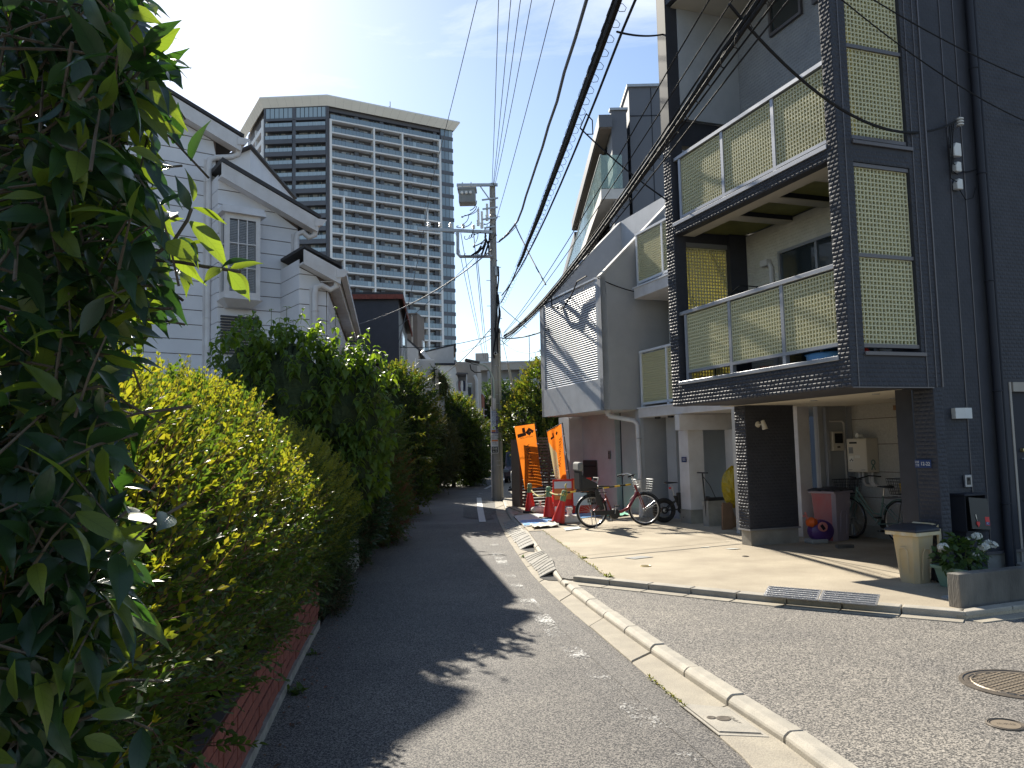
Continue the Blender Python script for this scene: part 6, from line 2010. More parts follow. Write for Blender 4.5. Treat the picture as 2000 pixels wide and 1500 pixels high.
# --- black folding bicycle with a fat tyre, half behind the ribbed column
q = G(1298, 1021, ZD)
bb = thing("black_bicycle", "black fat tyred small bicycle half hidden by white column", "bicycle", q, rad(12))
wheel(bb, 0, 0.26, 0.042, 'black', 20, hub=0.06, rimw=0.016)
wheel(bb, 0.98, 0.26, 0.042, 'black', 20, turn=rad(10), hub=0.03, rimw=0.016)
fm = MB()
fm.tube([(0.36, 0, 0.27), (0.24, 0, 0.56)], 0.022, 8).tube([(0.26, 0, 0.52), (0.80, 0, 0.62)], 0.03, 8).tube([(0.36, 0, 0.27), (0.8, 0, 0.56)], 0.03, 8).tube([(0.78, 0, 0.54), (0.83, 0, 0.74)], 0.024, 8)
for y in (-0.06, 0.06):
 fm.tube([(0.36, y * .6, 0.27), (0, y, 0.26)], 0.013, 6).tube([(0.28, y * .5, 0.46), (0, y, 0.26)], 0.012, 6).tube([(0.79, y, 0.55), (0.98, y, 0.26)], 0.014, 6)
fm.build("frame", M['black'], bb, smooth=True)
MB().tube([(0.25, 0, 0.52), (0.19, 0, 0.80)], 0.016, 8).build("seat_post", M['alu'], bb)
saddle(bb, 0.18, 0.83)
MB().tube([(0.83, 0, 0.72), (0.86, 0, 1.0), (0.83, -0.02, 1.02)], 0.014, 7).tube([(0.82, -0.27, 1.03), (0.86, 0, 1.0), (0.82, 0.27, 1.03)], 0.013, 7).build("handlebar", M['black'], bb)
MB().box(0.30, 0.44, -0.05, 0.05, 0.34, 0.62).build("battery", M['black'], bb, bevel=0.015)
cranks(bb, 0.36, 0.27, rad(-75), 0.085)
MB().lathe([(0.0, -0.045), (0.075, -0.04), (0.075, 0.04), (0.0, 0.045)], 18, (0, 0, 0.26), axis='Y').build("hub_motor", M['black'], bb, smooth=True)
MB().box(0.13, 0.17, -0.015, 0.015, 0.70, 0.74).build("tail_lamp", M['redsticker'], bb)
# --- green town bicycle in the carport
q = D(3.40, 2.78, ZD)
gb_ = thing("green_bicycle", "faded green town bicycle with wire rear basket in carport", "bicycle", q, HD + rad(90))
wheel(gb_, 0, 0.34, 0.018)
wheel(gb_, 1.06, 0.34, 0.018)
fm = MB()
fm.tube([(0.88, 0, 0.86), (0.93, 0, 0.64)], 0.02, 8)
fm.tube([(0.89, 0, 0.82), (0.70, 0, 0.58), (0.55, 0, 0.45), (0.40, 0, 0.44)], 0.014, 8)
fm.tube([(0.91, 0, 0.72), (0.66, 0, 0.46), (0.44, 0, 0.28)], 0.016, 8)
fm.tube([(0.44, 0, 0.28), (0.33, 0, 0.74)], 0.016, 8)
for y in (-0.055, 0.055):
 fm.tube([(0.44, y * .5, 0.28), (0, y, 0.34)], 0.009, 6).tube([(0.36, y * .4, 0.62), (0, y, 0.34)], 0.008, 6).tube([(0.93, y * .8, 0.64), (1.0, y, 0.5), (1.06, y, 0.34)], 0.011, 6)
fm.build("frame", M['bikegreen'], gb_, smooth=True)
mudguard(gb_, 0, 0.34, M['bikegreen'], 15, 190)
mudguard(gb_, 1.06, 0.34, M['bikegreen'], -30, 130)
MB().tube([(0.33, 0, 0.72), (0.30, 0, 0.86)], 0.012, 8).build("seat_post", M['steel'], gb_)
saddle(gb_, 0.29, 0.88)
cranks(gb_, 0.44, 0.28, rad(-50), 0.07)
MB().tube([(0.88, 0, 0.84), (0.85, 0, 1.0)], 0.012, 7).tube([(0.62, -0.26, 1.03), (0.82, -0.2, 1.04), (0.87, 0, 0.99), (0.82, 0.2, 1.04), (0.62, 0.26, 1.03)], 0.011, 7).build("handlebar", M['black'], gb_)
basket(gb_, (1.10, 0, 0.74), 0.30, 0.36, 0.24)
basket(gb_, (-0.10, 0, 0.78), 0.40, 0.32, 0.24, taper=0.8)
MB().lathe([(0.0, 0), (0.09, 0), (0.11, 0.15), (0.10, 0.15), (0.08, 0.02)], 14, (-0.15, 0, 0.80)).build("bucket", M['yellow'], gb_, smooth=True)
rk = MB()
for y in (-0.06, 0.06):
 rk.tube([(0.30, y, 0.72), (-0.22, y, 0.74)], 0.006, 6).tube([(-0.1, y, 0.74), (0, y, 0.34)], 0.006, 6)
for x in (-0.2, -0.05, 0.1): rk.tube([(x, -.06, .735), (x, .06, .735)], .006, 5)
rk.build("rack", M['black'], gb_)
MB().box(-0.36, -0.24, -0.10, 0.10, 0.45, 0.86).build("pannier", M['navy_plain'], gb_, bevel=0.02)
MB().box(-0.365, -0.35, -0.02, 0.02, 0.60, 0.66).build("reflector", M['redsticker'], gb_)
# ================================================================== BINS, TOY, PLANTER AND OTHER THINGS BY THE CHARCOAL HOUSE
def bin_body(mb, w0, w1, d0, d1, h, mi=0):
 n = []
 for (w, d, z) in ((w0, d0, 0), (w1, d1, h)):
  c = 0.05
  n.append([(-w / 2 + c, -d / 2, z), (w / 2 - c, -d / 2, z), (w / 2, -d / 2 + c, z), (w / 2, d / 2 - c, z), (w / 2 - c, d / 2, z), (-w / 2 + c, d / 2, z), (-w / 2, d / 2 - c, z), (-w / 2, -d / 2 + c, z)])
 fs = [tuple(reversed(range(8))), tuple(range(8, 16))] + [(i, (i + 1) % 8, (i + 1) % 8 + 8, i + 8) for i in range(8)]
 return mb.add(n[0] + n[1], fs, mi)
q = D(0.93, 0.20, ZD)
t = thing("cream_bin", "cream wheeled bin with black lid beside the planter", "bin", q, rad(26))
t.scale = (0.88, 0.88, 1.0)
bin_body(MB(), 0.29, 0.38, 0.29, 0.38, 0.54).build("body", M['binyellow'], t)
rm = MB()
for (a, b, c, d) in ((-.23, .23, -.23, -.19), (-.23, .23, .19, .23), (-.23, -.19, -.19, .19), (.19, .23, -.19, .19)): rm.box(a, b, c, d, 0.535, 0.575)
rm.build("rim", M['binrim'], t)
lp = MB()
for sx in (-1,):
 lp.tube([(-0.185, -0.06, 0.12), (-0.205, -0.06, 0.36), (-0.21, -0.03, 0.40), (-0.21, 0.03, 0.40), (-0.205, 0.06, 0.36), (-0.185, 0.06, 0.12)], 0.008, 6)
 lp.tube([(-0.07, -0.165, 0.05), (-0.07, -0.188, 0.34), (-0.04, -0.192, 0.385), (0.04, -0.192, 0.385), (0.07, -0.188, 0.34), (0.07, -0.165, 0.05)], 0.008, 6)
lp.build("moulded_panel", M['binyellow'], t, smooth=True)
ld = MB().add([(-.245, -.24, .575), (.22, -.24, .575), (.22, .24, .575), (-.245, .24, .575), (-.245, -.24, .60), (.22, -.24, .61), (.22, .24, .61), (-.245, .24, .60), (-.15, -.17, .645), (.14, -.17, .65), (.14, .17, .65), (-.15, .17, .645)],
     [(3, 2, 1, 0), (0, 1, 5, 4), (1, 2, 6, 5), (2, 3, 7, 6), (3, 0, 4, 7), (4, 5, 9, 8), (5, 6, 10, 9), (6, 7, 11, 10), (7, 4, 8, 11), (8, 9, 10, 11)])
ld.build("lid", M['binlid'], t, bevel=0.012)
MB().tube([(0.20, -0.19, 0.60), (0.27, -0.19, 0.64), (0.27, 0.19, 0.64), (0.20, 0.19, 0.60)], 0.014, 8).build("handle", M['binrim'], t, smooth=True)
MB().bar((0.235, -0.21, 0.33), (0.235, -0.21, 0.60), 0.035, 0.06).build("hinge_rail", M['binrim'], t)
for y in (-0.20, 0.20):
 w = MB().lathe([(0.02, -0.02), (0.075, -0.02), (0.08, -0.012), (0.08, 0.012), (0.075, 0.02), (0.02, 0.02)], 22, (0.19, y, 0.08), axis='Y').build("wheel", M['rubber'], t, smooth=True)
 MB().lathe([(0.055, -0.024), (0.055, 0.024)], 18, (0.19, y, 0.08), axis='Y').build("hub", M['greyplastic'], w)
q = D(3.02, 3.86, ZD)
t = thing("pink_bin", "tall sun faded pink bin with dark bag over its lid", "bin", q, HD + rad(14))
mb = bin_body(MB(), 0.40, 0.50, 0.38, 0.46, 0.78)
mb.m = [1 if k in (2,) else 0 for k in range(len(mb.m))]
mb.m[9] = 1
mb.build("body", [M['pink'], M['pink_lilac']], t)
MB().box(-.265, .265, -.245, .245, 0.77, 0.81).build("rim", M['pink_lilac'], t, bevel=0.012)
lid = MB()
n_, m_ = 12, 10
for i in range(n_ + 1):
 for j in range(m_ + 1):
  x, y = -0.28 + 0.56 * i / n_, -0.26 + 0.52 * j / m_
  edge = max(abs(x) / 0.28, abs(y) / 0.26)
  lid.v.append((x, y, 0.82 + 0.045 * (1 - edge ** 3) + random.uniform(-0.012, 0.012)))
for i in range(n_):
 for j in range(m_):
  a = i * (m_ + 1) + j
  lid.f.append((a, a + m_ + 1, a + m_ + 2, a + 1)); lid.m.append(0)
lid.build("lid_cover", M['binlid'], t, smooth='all')
MB().tube([(-.07, -.2, .1), (-.075, -.225, .45), (-.03, -.232, .5), (.05, -.232, .5), (.09, -.225, .45), (.09, -.2, .1)], .007, 6).build("moulded_panel", M['pink_lilac'], t, smooth=True)
# ride-on toy
q = D(2.50, 3.62, ZD)
t = thing("ride_on_toy", "purple and orange childs ride-on toy by the wing wall", "toy", q, HD - rad(10))
MB().lathe([(0.0, -0.13), (0.10, -0.12), (0.17, -0.07), (0.185, 0.0), (0.17, 0.07), (0.10, 0.12), (0.0, 0.13)], 22, (0.06, 0, 0.19), axis='Y', sx=1.15).build("body", M['purple'], t, smooth=True)
MB().box(-0.17, 0.12, -0.13, 0.13, 0.0, 0.07).build("base", M['greyplastic'], t, bevel=0.02)
MB().lathe([(0.04, -0.025), (0.075, -0.02), (0.075, 0.02), (0.04, 0.025)], 20, (0.02, -0.14, 0.27), axis='Y').build("ring", M['toypink'], t, smooth=True)
MB().bar((-0.02, -0.16, 0.30), (0.03, -0.16, 0.23), 0.03, 0.05).build("grip", M['black'], t)
MB().lathe([(0.0, -0.09), (0.06, -0.07), (0.085, 0.0), (0.05, 0.08), (0.0, 0.1)], 14, (-0.12, -0.05, 0.34), axis='X').build("head", M['toyorange'], t, smooth=True)
MB().tube([(-0.17, -0.05, 0.38), (-0.22, -0.06, 0.45), (-0.26, -0.06, 0.44)], 0.022, 8).tube([(-0.18, -0.05, 0.38), (-0.21, -0.03, 0.50)], 0.018, 8).build("antler", M['toypink'], t, smooth=True)
# planter with hydrangea
p0, p1, p2 = Vector((4.61, 8.90, 0)), Vector((4.72, 8.44, 0)), Vector((5.03, 8.61, 0))
pc = (p0 + p2 + (p0 + (p2 - p1) - p0 + p0)) / 3
pc = (p0 + p2) / 2
d1 = (p1 - p0)
rz = math.atan2(d1.y, d1.x)
t = thing("planter_trough", "sage green plastic planter trough of white hydrangea", "planter", (pc.x, pc.y, ZD), rz)
n = []
for (w, d, z) in ((0.46, 0.22, 0.0), (0.52, 0.30, 0.20), (0.58, 0.35, 0.20), (0.58, 0.35, 0.235), (0.50, 0.28, 0.235), (0.48, 0.26, 0.19)):
 n.append([(-w / 2, -d / 2, z), (w / 2, -d / 2, z), (w / 2, d / 2, z), (-w / 2, d / 2, z)])
V = sum(n, [])
fs = [(3, 2, 1, 0)] + [(r * 4 + i, r * 4 + (i + 1) % 4, (r + 1) * 4 + (i + 1) % 4, (r + 1) * 4 + i) for r in range(5) for i in range(4)]
MB().add(V, fs).build("trough", M['planter'], t, bevel=0.006)
MB().box(-.24, .24, -.13, .13, .18, .195).build("soil", M['soil'], t)
hyd_spot = (Vector((pc.x, pc.y, ZD)), rz)
# low concrete wall at the corner
q = D(0.10, -1.12, ZD)
t = thing("low_wall", "stained low concrete wall at the driveway corner", "low wall", q, HD)
MB().box(0, 4.2, 0, 0.14, -0.02, 0.32).build("wall", M['conc_dark'], t, bevel=0.008)
# post box with its door ajar
q = D(1.97, 0.44, ZD)
t = thing("post_box", "dark post box on stand with door ajar and red heart key ring", "post box", q, HD)
t.scale = (0.74, 0.7, 1.0)
MB().box(-0.21, 0.21, -0.26, 0, 0.0, 0.50).build("stand", M['navy_trim'], t)
pb = MB().box(-0.23, -0.215, -0.30, 0, 0.5, 0.93).box(0.215, 0.23, -0.30, 0, 0.5, 0.93).box(-0.215, 0.215, -0.30, 0, 0.5, 0.515).box(-0.215, 0.215, -0.02, 0, 0.515, 0.93).box(-0.25, 0.25, -0.32, 0, 0.93, 0.955)
pb.build("case", M['navy_trim'], t, bevel=0.004, seg=1)
MB().box(-0.215, 0.215, -0.05, -0.021, 0.515, 0.93).build("inside", M['darkhole'], t)
dor = MB().box(-0.20, 0.20, -0.012, 0.0, -0.37, 0.0).build("door", M['black'], t)
dor.location = (0.02, -0.315, 0.90); dor.rotation_euler = (rad(-7), 0, rad(-5))
dor.rotation_euler = (rad(-9), rad(4), 0)
MB().box(0.10, 0.19, -0.015, -0.0125, -0.32, -0.22).build("sticker", M['redsticker'], dor)
MB().box(0.105, 0.185, -0.0155, -0.0151, -0.315, -0.28).build("sticker", M['ink_blue'], dor)
lettering("EC", 0.032, M['flag_white'], dor, (0.145, -0.0165, -0.298), (1, 0, 0), (0, 0, 1))
mb = MB().tube([(-0.10, -0.02, -0.20), (-0.09, -0.02, -0.25), (-0.08, -0.02, -0.27)], 0.006, 5)
mb.build("key_chain", M['steel'], dor)
hp = [(0.035 * (16 * math.sin(a) ** 3) / 16, -0.02, -0.31 + 0.038 * (13 * math.cos(a) - 5 * math.cos(2 * a) - 2 * math.cos(3 * a) - math.cos(4 * a)) / 16) for a in np.linspace(0, 2 * math.pi, 20)[:-1]]
hp = [(x - 0.075, y, z) for x, y, z in hp]
MB().ext(hp, (0, -0.008, 0)).build("heart_fob", M['redsticker'], dor)
# wall light, intercom, plate, insulators
t = thing("wall_light", "white angular wall light on dark wall above intercom", "wall light", D(2.055, 0.44, 1.96), HD)
MB().add([(-.135, 0, 0), (.135, 0, 0), (-.135, -.06, 0), (0.0, -.085, 0), (.135, -.06, 0), (-.135, 0, .13), (.135, 0, .13), (-.135, -.06, .13), (0.0, -.085, .13), (.135, -.06, .13)],
   [(0, 2, 3, 4, 1), (6, 9, 8, 7, 5), (2, 7, 8, 3), (3, 8, 9, 4), (4, 9, 6, 1), (0, 5, 7, 2), (0, 1, 6, 5)]).build("shade", M['white'], t)
t = thing("door_intercom", "grey door intercom on dark wall above post box", "intercom", D(2.09, 0.438, 1.12), HD)
MB().box(-.055, .055, -.03, 0, 0, .15).build("case", M['alu'], t, bevel=0.006)
MB().box(-.03, .03, -.034, -.03, .03, .12).build("panel", M['black'], t)
MB().lathe([(0.016, 0), (0.012, -0.004), (0, -0.005)], 12, (0, -.034, .095), axis='Y').build("lens", M['darkhole'], t)
t = thing("address_plate", "blue address plate reading 12-22 on the dark pier", "address plate", D(1.156, 0.2, 1.385), HD)
MB().box(-0.006, 0, -0.115, 0.115, 0, 0.095).build("plate", M['plate_blue'], t, bevel=0.002, seg=1)
lettering("12-22", 0.058, M['flag_white'], t, (-0.0075, -0.036, 0.046), (0, -1, 0), (0, 0, 1))
lettering("白金", 0.030, M['flag_white'], t, (-0.0075, 0.078, 0.066), (0, -1, 0), (0, 0, 1))
lettering("丁目", 0.030, M['flag_white'], t, (-0.0075, 0.078, 0.028), (0, -1, 0), (0, 0, 1))
t = thing("cable_insulators", "white stacked insulators in bracket where black cable meets house", "insulator", D(2.26, 0.44, 5.66), HD)
MB().tube([(0, -.02, 0), (0, -.12, 0), (0, -.12, .12), (0, -.02, .12)], 0.008, 6).build("bracket", M['galv'], t)
for k in range(3):
 MB().lathe([(0.018, -.016), (.045, -.006), (.045, .006), (.018, .016)], 16, (0, -.12, .02 + k * .037)).build("insulator", M['porcelain'], t, smooth=True)
for z, s, l in ((5.29, 1.15, "largest rounded white cable cover below the insulators"), (5.09, 0.85, "middle white cable cover below the insulators"), (4.86, 0.9, "lowest white cable cover, square edged, below insulators")):
 t = thing("cable_cover", l, "cable cover", D(2.25, 0.442, z), HD)
 MB().ext([(-.055 * s, 0, 0), (.055 * s, 0, 0), (.055 * s, 0, .15 * s), (-.02 * s, 0, .155 * s), (-.055 * s, 0, .09 * s)], (0, -.075, 0)).build("cover", M['white'], t, bevel=0.012)
 t["group"] = "cable covers under the insulators"
cbl = MB()
for k, (x0, x1) in enumerate(((2.2, 2.24), (2.17, 2.23), (2.14, 2.22))):
 a, b = D(x0, 0.36, 5.7), D(x1, 0.38, 5.15 - .1 * k)
 cbl.tube([a, D(x0 - .02, .38, 5.5), D(x0 - .01, .40, 5.2 - .1 * k), b], 0.007, 5)
cbl.tube([D(2.3, .4, 5.1), D(2.45, .42, 5.12), D(2.62, .42, 5.17)], 0.008, 5).tube([D(2.27, .4, 4.86), D(2.36, .4, 4.74), D(2.5, .41, 4.78), D(2.58, .42, 4.93)], 0.006, 5)
tag(cbl.build("house_cables", M['cable']), "loose black cables looping between insulators and white covers", "cable")
# spot lamp on the wing wall
t = thing("spot_lamp", "cream spot lamp on dark wing wall near its top", "spot lamp", D(1.57, 3.78, 2.02), HD)
MB().lathe([(0.045, 0), (0.05, -0.015), (0.03, -0.03)], 16, (0, 0, 0), axis='Y').build("base", M['heater'], t, smooth=True)
MB().tube([(0, -0.03, 0), (0.02, -0.08, 0.0)], 0.012, 6).build("arm", M['heater'], t)
MB().tube([(0.03, -0.09, 0.06), (0.055, -0.12, -0.08)], [0.03, 0.045], 14).build("lamp_shade", M['heater'], t, smooth=True)
# gas water heater
t = thing("water_heater", "cream gas water heater on pale carport wall with pipes below", "water heater", D(3.755, 3.74, 1.20), HD)
MB().box(-0.25, 0, -0.22, 0.22, 0, 0.56).build("case", M['heater'], t, bevel=0.008)
MB().box(-0.256, -0.25, -0.20, 0.205, 0.02, 0.54).build("front_cover", M['heater'], t, bevel=0.003, seg=1)
MB().box(-0.259, -0.256, -0.02, 0.15, 0.475, 0.505).build("vent_slot", M['darkhole'], t)
MB().tube([(-0.12, 0.02, 0.56), (-0.12, 0.02, 0.60), (-0.20, 0.03, 0.615)], 0.04, 12).build("flue", M['white'], t, smooth=True)
MB().box(-0.259, -0.256, 0.07, 0.17, 0.31, 0.42).build("label", M['greyplastic'], t)
MB().box(-0.259, -0.256, 0.07, 0.17, 0.17, 0.27).box(-0.259, -0.256, -0.08, 0.04, 0.235, 0.28).build("label", M['label'], t)
mk = MB()
for k in range(5): mk.box(-0.2605, -0.259, 0.075, 0.165, 0.32 + k * .02, 0.327 + k * .02)
for k in range(3): mk.box(-0.2605, -0.259, 0.08 + .028 * k, 0.10 + .028 * k, 0.18 + .02 * (k % 2), 0.205 + .02 * (k % 2))
for k in range(6):
 mk.box(-0.2575, -0.256, 0.11 + .015 * k, 0.12 + .015 * k, 0.035, 0.042).box(-0.2575, -0.256, -0.18 + .015 * k, -0.17 + .015 * k, 0.035, 0.042)
mk.build("print", M['ink'], t)["kind"] = 'stuff'
for (y, x) in ((0.14, -.08), (0.02, -.12), (-0.06, -.06), (-0.16, -.1)):
 MB().tube([(x, y, 0), (x, y, -0.16), (x + .02, y - .02, -0.22), (-0.01, y - .05, -0.24)] if y != 0.14 else [(x, y, 0), (x, y, -.1), (-.01, y, -.12)], 0.022, 8).build("pipe", M['whitetrim'], t, smooth=True)
MB().torus((-0.125, -0.222, 0.16), 0.038, 0.010, (0, 1, 0), 18, 5).tube([(-.125, -.223, .12), (-.165, -.223, .04)], .01, 5).tube([(-.125, -.223, .12), (-.09, -.223, .04)], .01, 5).build("ribbon_mark", M['bikegreen'], t)
# meter
t = thing("electric_meter", "cream electricity meter with black dial on dark siding", "meter", D(3.455, 4.19, 1.56), HD)
MB().box(-.12, .12, -.10, 0, 0, .33).build("case", M['heater'], t, bevel=0.012)
MB().box(-.085, .085, -.12, -.10, .13, .30).build("dial", M['darkhole'], t, bevel=0.01)
MB().box(-.03, .03, -.104, -.10, .05, .08).build("print", M['ink'], t)
# clutter between the columns
t = thing("yellow_bag", "large translucent yellow rubbish bag on flattened cartons", "bag", D(2.95, 6.4, 0.55), HD)
core_b = MB()
res = 14
for i in range(res + 1):
 th = math.pi * i / res
 for j in range(res * 2):
  ph = math.pi * j / res
  k = 1 + random.uniform(-.07, .07)
  core_b.v.append((0.27 * math.sin(th) * math.cos(ph) * k, 0.22 * math.sin(th) * math.sin(ph) * k, 0.33 + 0.40 * math.cos(th) * k))
for i in range(res):
 for j in range(res * 2):
  w = res * 2
  core_b.f.append((i * w + j, i * w + (j + 1) % w, (i + 1) * w + (j + 1) % w, (i + 1) * w + j)); core_b.m.append(0)
core_b.build("bag", M['bagyellow'], t)
for k, (b0, w, tilt, h, l) in enumerate(((2.42, .22, 8, .52, "flattened brown carton leaning, leftmost under the yellow bag"), (2.62, .2, -14, .48, "flattened brown carton tilted sideways under the yellow bag"), (2.84, .3, 4, .5, "wide flattened brown carton under yellow bag beside wing wall"))):
 t = thing("carton", l, "carton", D(b0, 6.1 + .06 * k, ZD), HD, "flattened cartons under the yellow bag")
 o = MB().box(0, w, 0, 0.03, 0, h).box(.01, w - .01, .035, .06, 0, h - .06).build("board", M['cardboard'], t)
 o.rotation_euler = (rad(-8), rad(tilt), 0)
t = thing("kick_scooter", "black kick scooter standing behind the white column", "scooter", D(2.7, 6.9, ZD), HD)
MB().tube([(-.1, 0, .1), (-.16, 0, 1.05)], .016, 8).tube([(-.16, -.18, 1.06), (-.16, .18, 1.06)], .014, 8).tube([(-.16, 0, 1.0), (-0.02, -.04, .8), (.1, -.04, .55), (.05, 0, .3), (-.06, 0, .2)], .008, 6).build("stem", M['black'], t)
MB().box(-.1, .42, -.07, .07, .50, .56).build("deck", M['black'], t, bevel=.01)
MB().box(-.12, .5, -.1, .1, 0, .5).build("stand", M['conc_plinth'], t)
t = thing("vacuum_stick", "teal handled broom leaning in the carport corner", "broom", D(2.50, 4.7, ZD), HD)
MB().tube([(0, 0, 0.1), (0.05, 0.1, 1.2)], .012, 8).build("handle", M['tarp_green'], t)
MB().box(-.12, .12, -.03, .03, 0, .12).build("brush", M['black'], t)
t = thing("white_chair", "white plastic garden chair behind the pink bin", "chair", D(2.66, 4.75, ZD), HD)
MB().box(-.2, .2, -.2, .2, .38, .41).build("seat", M['white'], t)
MB().box(-.2, .2, .17, .2, .41, .78).build("backrest", M['white'], t)
for x in (-.19, .16):
 for y in (-.19, .16):
  MB().box(x, x + .03, y, y + .03, 0, .38).build("leg", M['white'], t)
t = thing("parked_moped", "dark moped nose at the entrance step, partly out of view", "moped", D(3.25, -0.35, 0.16), HD + rad(25))
wheel(t, 0, 0.24, 0.05, 'black', 12)
MB().tube([(0, .06, .24), (.12, .05, .62), (.16, 0, .8)], .022, 8).tube([(0, -.06, .24), (.12, -.05, .62), (.16, 0, .8)], .022, 8).build("fork", M['alu'], t)
MB().ext([(.02, -.1, .45), (.2, -.18, .8), (.3, -.18, .8), (.4, -.15, .3), (.25, -.14, .3)], (0, .28, 0)).build("leg_shield", M['black'], t, bevel=.03)
MB().box(-.06, -.02, -.06, .06, .42, .62).build("number_board", M['white'], t)
MB().tube([(.2, -.32, .92), (.24, 0, .95), (.2, .32, .92)], .016, 8).build("handlebar", M['black'], t)
wheel(t, 1.15, 0.24, 0.05, 'black', 12)
MB().box(.5, 1.3, -.14, .14, .45, .72).build("seat", M['black'], t, bevel=.05)
# ================================================================== FORECOURT: SLAT FENCE, FLAGS, CONES, BOARDS
q = Vector((0.17, 22.6, 0.02))
fd_ = Vector((1.62, 0.70, 0)); fl_ = fd_.length
t = thing("slat_fence", "dark brown horizontal slat fence behind the orange flags", "fence", q, math.atan2(fd_.y, fd_.x))
sl_ = MB().box(0.03, fl_, -0.02, 0.0, 0, 0.062).mesh("slat", M['fence'])
for k in range(22):
 inst("slat", sl_, t, (0, 0, 0.08 + k * 0.086))
for x in (0.0, fl_ * 0.5, fl_ - 0.06):
 MB().box(x, x + 0.06, 0.0, 0.06, 0, 1.98).build("post", M['fence'], t)
MB().box(-0.03, 0.03, -0.03, 0.55, 0, 1.98).build("end_panel", M['fence'], t)
MB().box(-0.03, fl_, -0.035, 0.03, 1.98, 2.02).build("top_rail", M['fence'], t)
# fence returns along the pavement
for k in range(22):
 pass
# tarpaulins on the forecourt
def sheet(name, label, pts, m, z=ZD + 0.006, wob=0.012, cat="tarpaulin"):
 P = [G(*p, z) for p in pts]
 o = sum(P, Vector()) / len(P)
 mb = MB()
 n = 10
 a, b, c_, d_ = P
 for i in range(n + 1):
  for j in range(n + 1):
   s, u = i / n, j / n
   v = (a.lerp(b, s)).lerp(d_.lerp(c_, s), u) - o
   mb.v.append((v.x + random.uniform(-.01, .01), v.y + random.uniform(-.02, .02), random.uniform(0, wob)))
 for i in range(n):
  for j in range(n):
   k = i * (n + 1) + j
   mb.f.append((k, k + n + 1, k + n + 2, k + 1)); mb.m.append(0)
 ob = mb.build(name, m, loc=o, smooth='all')
 return tag(ob, label, cat, "tarpaulins on the forecourt")
sheet("tarpaulin", "pale translucent tarpaulin spread under the cones", [(1003, 1008), (1024, 1029), (1135, 1016), (1075, 1000)], M['tarp_white'], ZD + 0.004)
sheet("tarpaulin", "bright blue tarpaulin lying before the nearest cone", [(1014, 1017), (1024, 1027), (1088, 1021), (1075, 1013)], M['tarp_blue'], ZD + 0.012)
sheet("tarpaulin", "blue tarpaulin at the foot of the sign boards", [(1095, 1002), (1110, 1014), (1175, 1008), (1150, 998)], M['tarp_blue'], ZD + 0.012)
sheet("tarpaulin", "crumpled pale sheet edge before the nearest cone", [(1035, 1026), (1040, 1031), (1092, 1027), (1080, 1021)], M['bag'], ZD + 0.03, 0.05)
sheet("tarpaulin", "green netting scrap behind the red bicycle", [(1178, 1000), (1186, 1010), (1228, 1006), (1215, 999)], M['tarp_green'], ZD + 0.02, 0.05)
sheet("tarpaulin", "faded light blue scrap on driveway below red bicycle", [(1100, 1031), (1104, 1036), (1136, 1032), (1130, 1028)], M['tarp_white'], ZD + 0.014, 0.004)
def flag(label, base, tl, tr, bl, br, m, wave, name="advertising_flag"):
 """tall banner on a leaning pole: corners in the world, seen from its back"""
 t = thing(name, label, "flag", base, 0, "tall orange flags on the forecourt")
 B_ = Vector(base)
 tl, tr, bl, br = [Vector(v) - B_ for v in (tl, tr, bl, br)]
 nx, nz = 16, 30
 mb = MB()
 def surf(s, u):
  p = (tl.lerp(tr, s)).lerp(bl.lerp(br, s), u)
  return p + Vector((0, wave * math.sin(s * 7.5 + u * 2.5) * (0.3 + 0.7 * (1 - s)) + 0.02 * math.sin(u * 9), 0))
 for j in range(nz + 1):
  for i in range(nx + 1):
   mb.v.append(tuple(surf(i / nx, j / nz)))
 return t, mb, surf, nx, nz, tl, tr, bl, br
def gridfaces(mb, nx, nz, fn):
 for j in range(nz):
  for i in range(nx):
   a = j * (nx + 1) + i
   mb.f.append((a, a + 1, a + nx + 2, a + nx + 1)); mb.m.append(fn((i + .5) / nx, (j + .5) / nz))
def flagprint(t, surf, s0, u0, xd, text, size, m, squash=1.0, off=-0.012, mirror=True, ydown=True):
 """letters laid on the cloth, read down the banner from its other side"""
 p0 = surf(s0, u0)
 ex = (surf(min(1, s0 + .05), u0) - surf(s0 - .05, u0)).normalized()
 ez = (surf(s0, u0 + .02) - surf(s0, u0 - .02)).normalized()
 o = lettering(text, size, m, t, p0 + Vector((0, off, 0)), ez if xd == 'down' else -ex, (-ex if xd == 'down' else -ez) * 1.0, mirror=False, name="flag_lettering")
 for v in o.data.vertices:                 # follow the cloth
  r = v.co - p0
  W = (surf(1, u0) - surf(0, u0)); H_ = (surf(s0, 1) - surf(s0, 0))
  s = s0 + (r.dot(ex) / W.length); u = u0 + (r.dot(ez) / H_.length)
  q = surf(max(0, min(1, s)), max(0, min(1, u)))
  v.co = Vector((q.x, q.y + off, q.z))
 return o
W1 = 22.3
t, mb, surf, nx, nz, tl, tr, bl, br = flag("plain orange advertising flag hanging before slat fence, nearer the utility pole", (0.84, W1, 0.1), (0.04, W1 - .05, 2.35), (0.60, W1 + .05, 2.42), (0.29, W1 - .05, 0.60), (0.78, W1 + .02, 0.68), M['orange'], 0.02)
gridfaces(mb, nx, nz, lambda s, u: 0)
cl = mb.build("cloth", M['orange'], t, smooth='all')
pmb = MB().tube([tr + Vector((.03, .02, .03)), Vector((0.03, 0, 0))], 0.012, 8).tube([tl + Vector((-.01, 0, .02)), tr + Vector((.03, .02, .03))], 0.007, 6)
pmb.build("pole", M['black'], t)
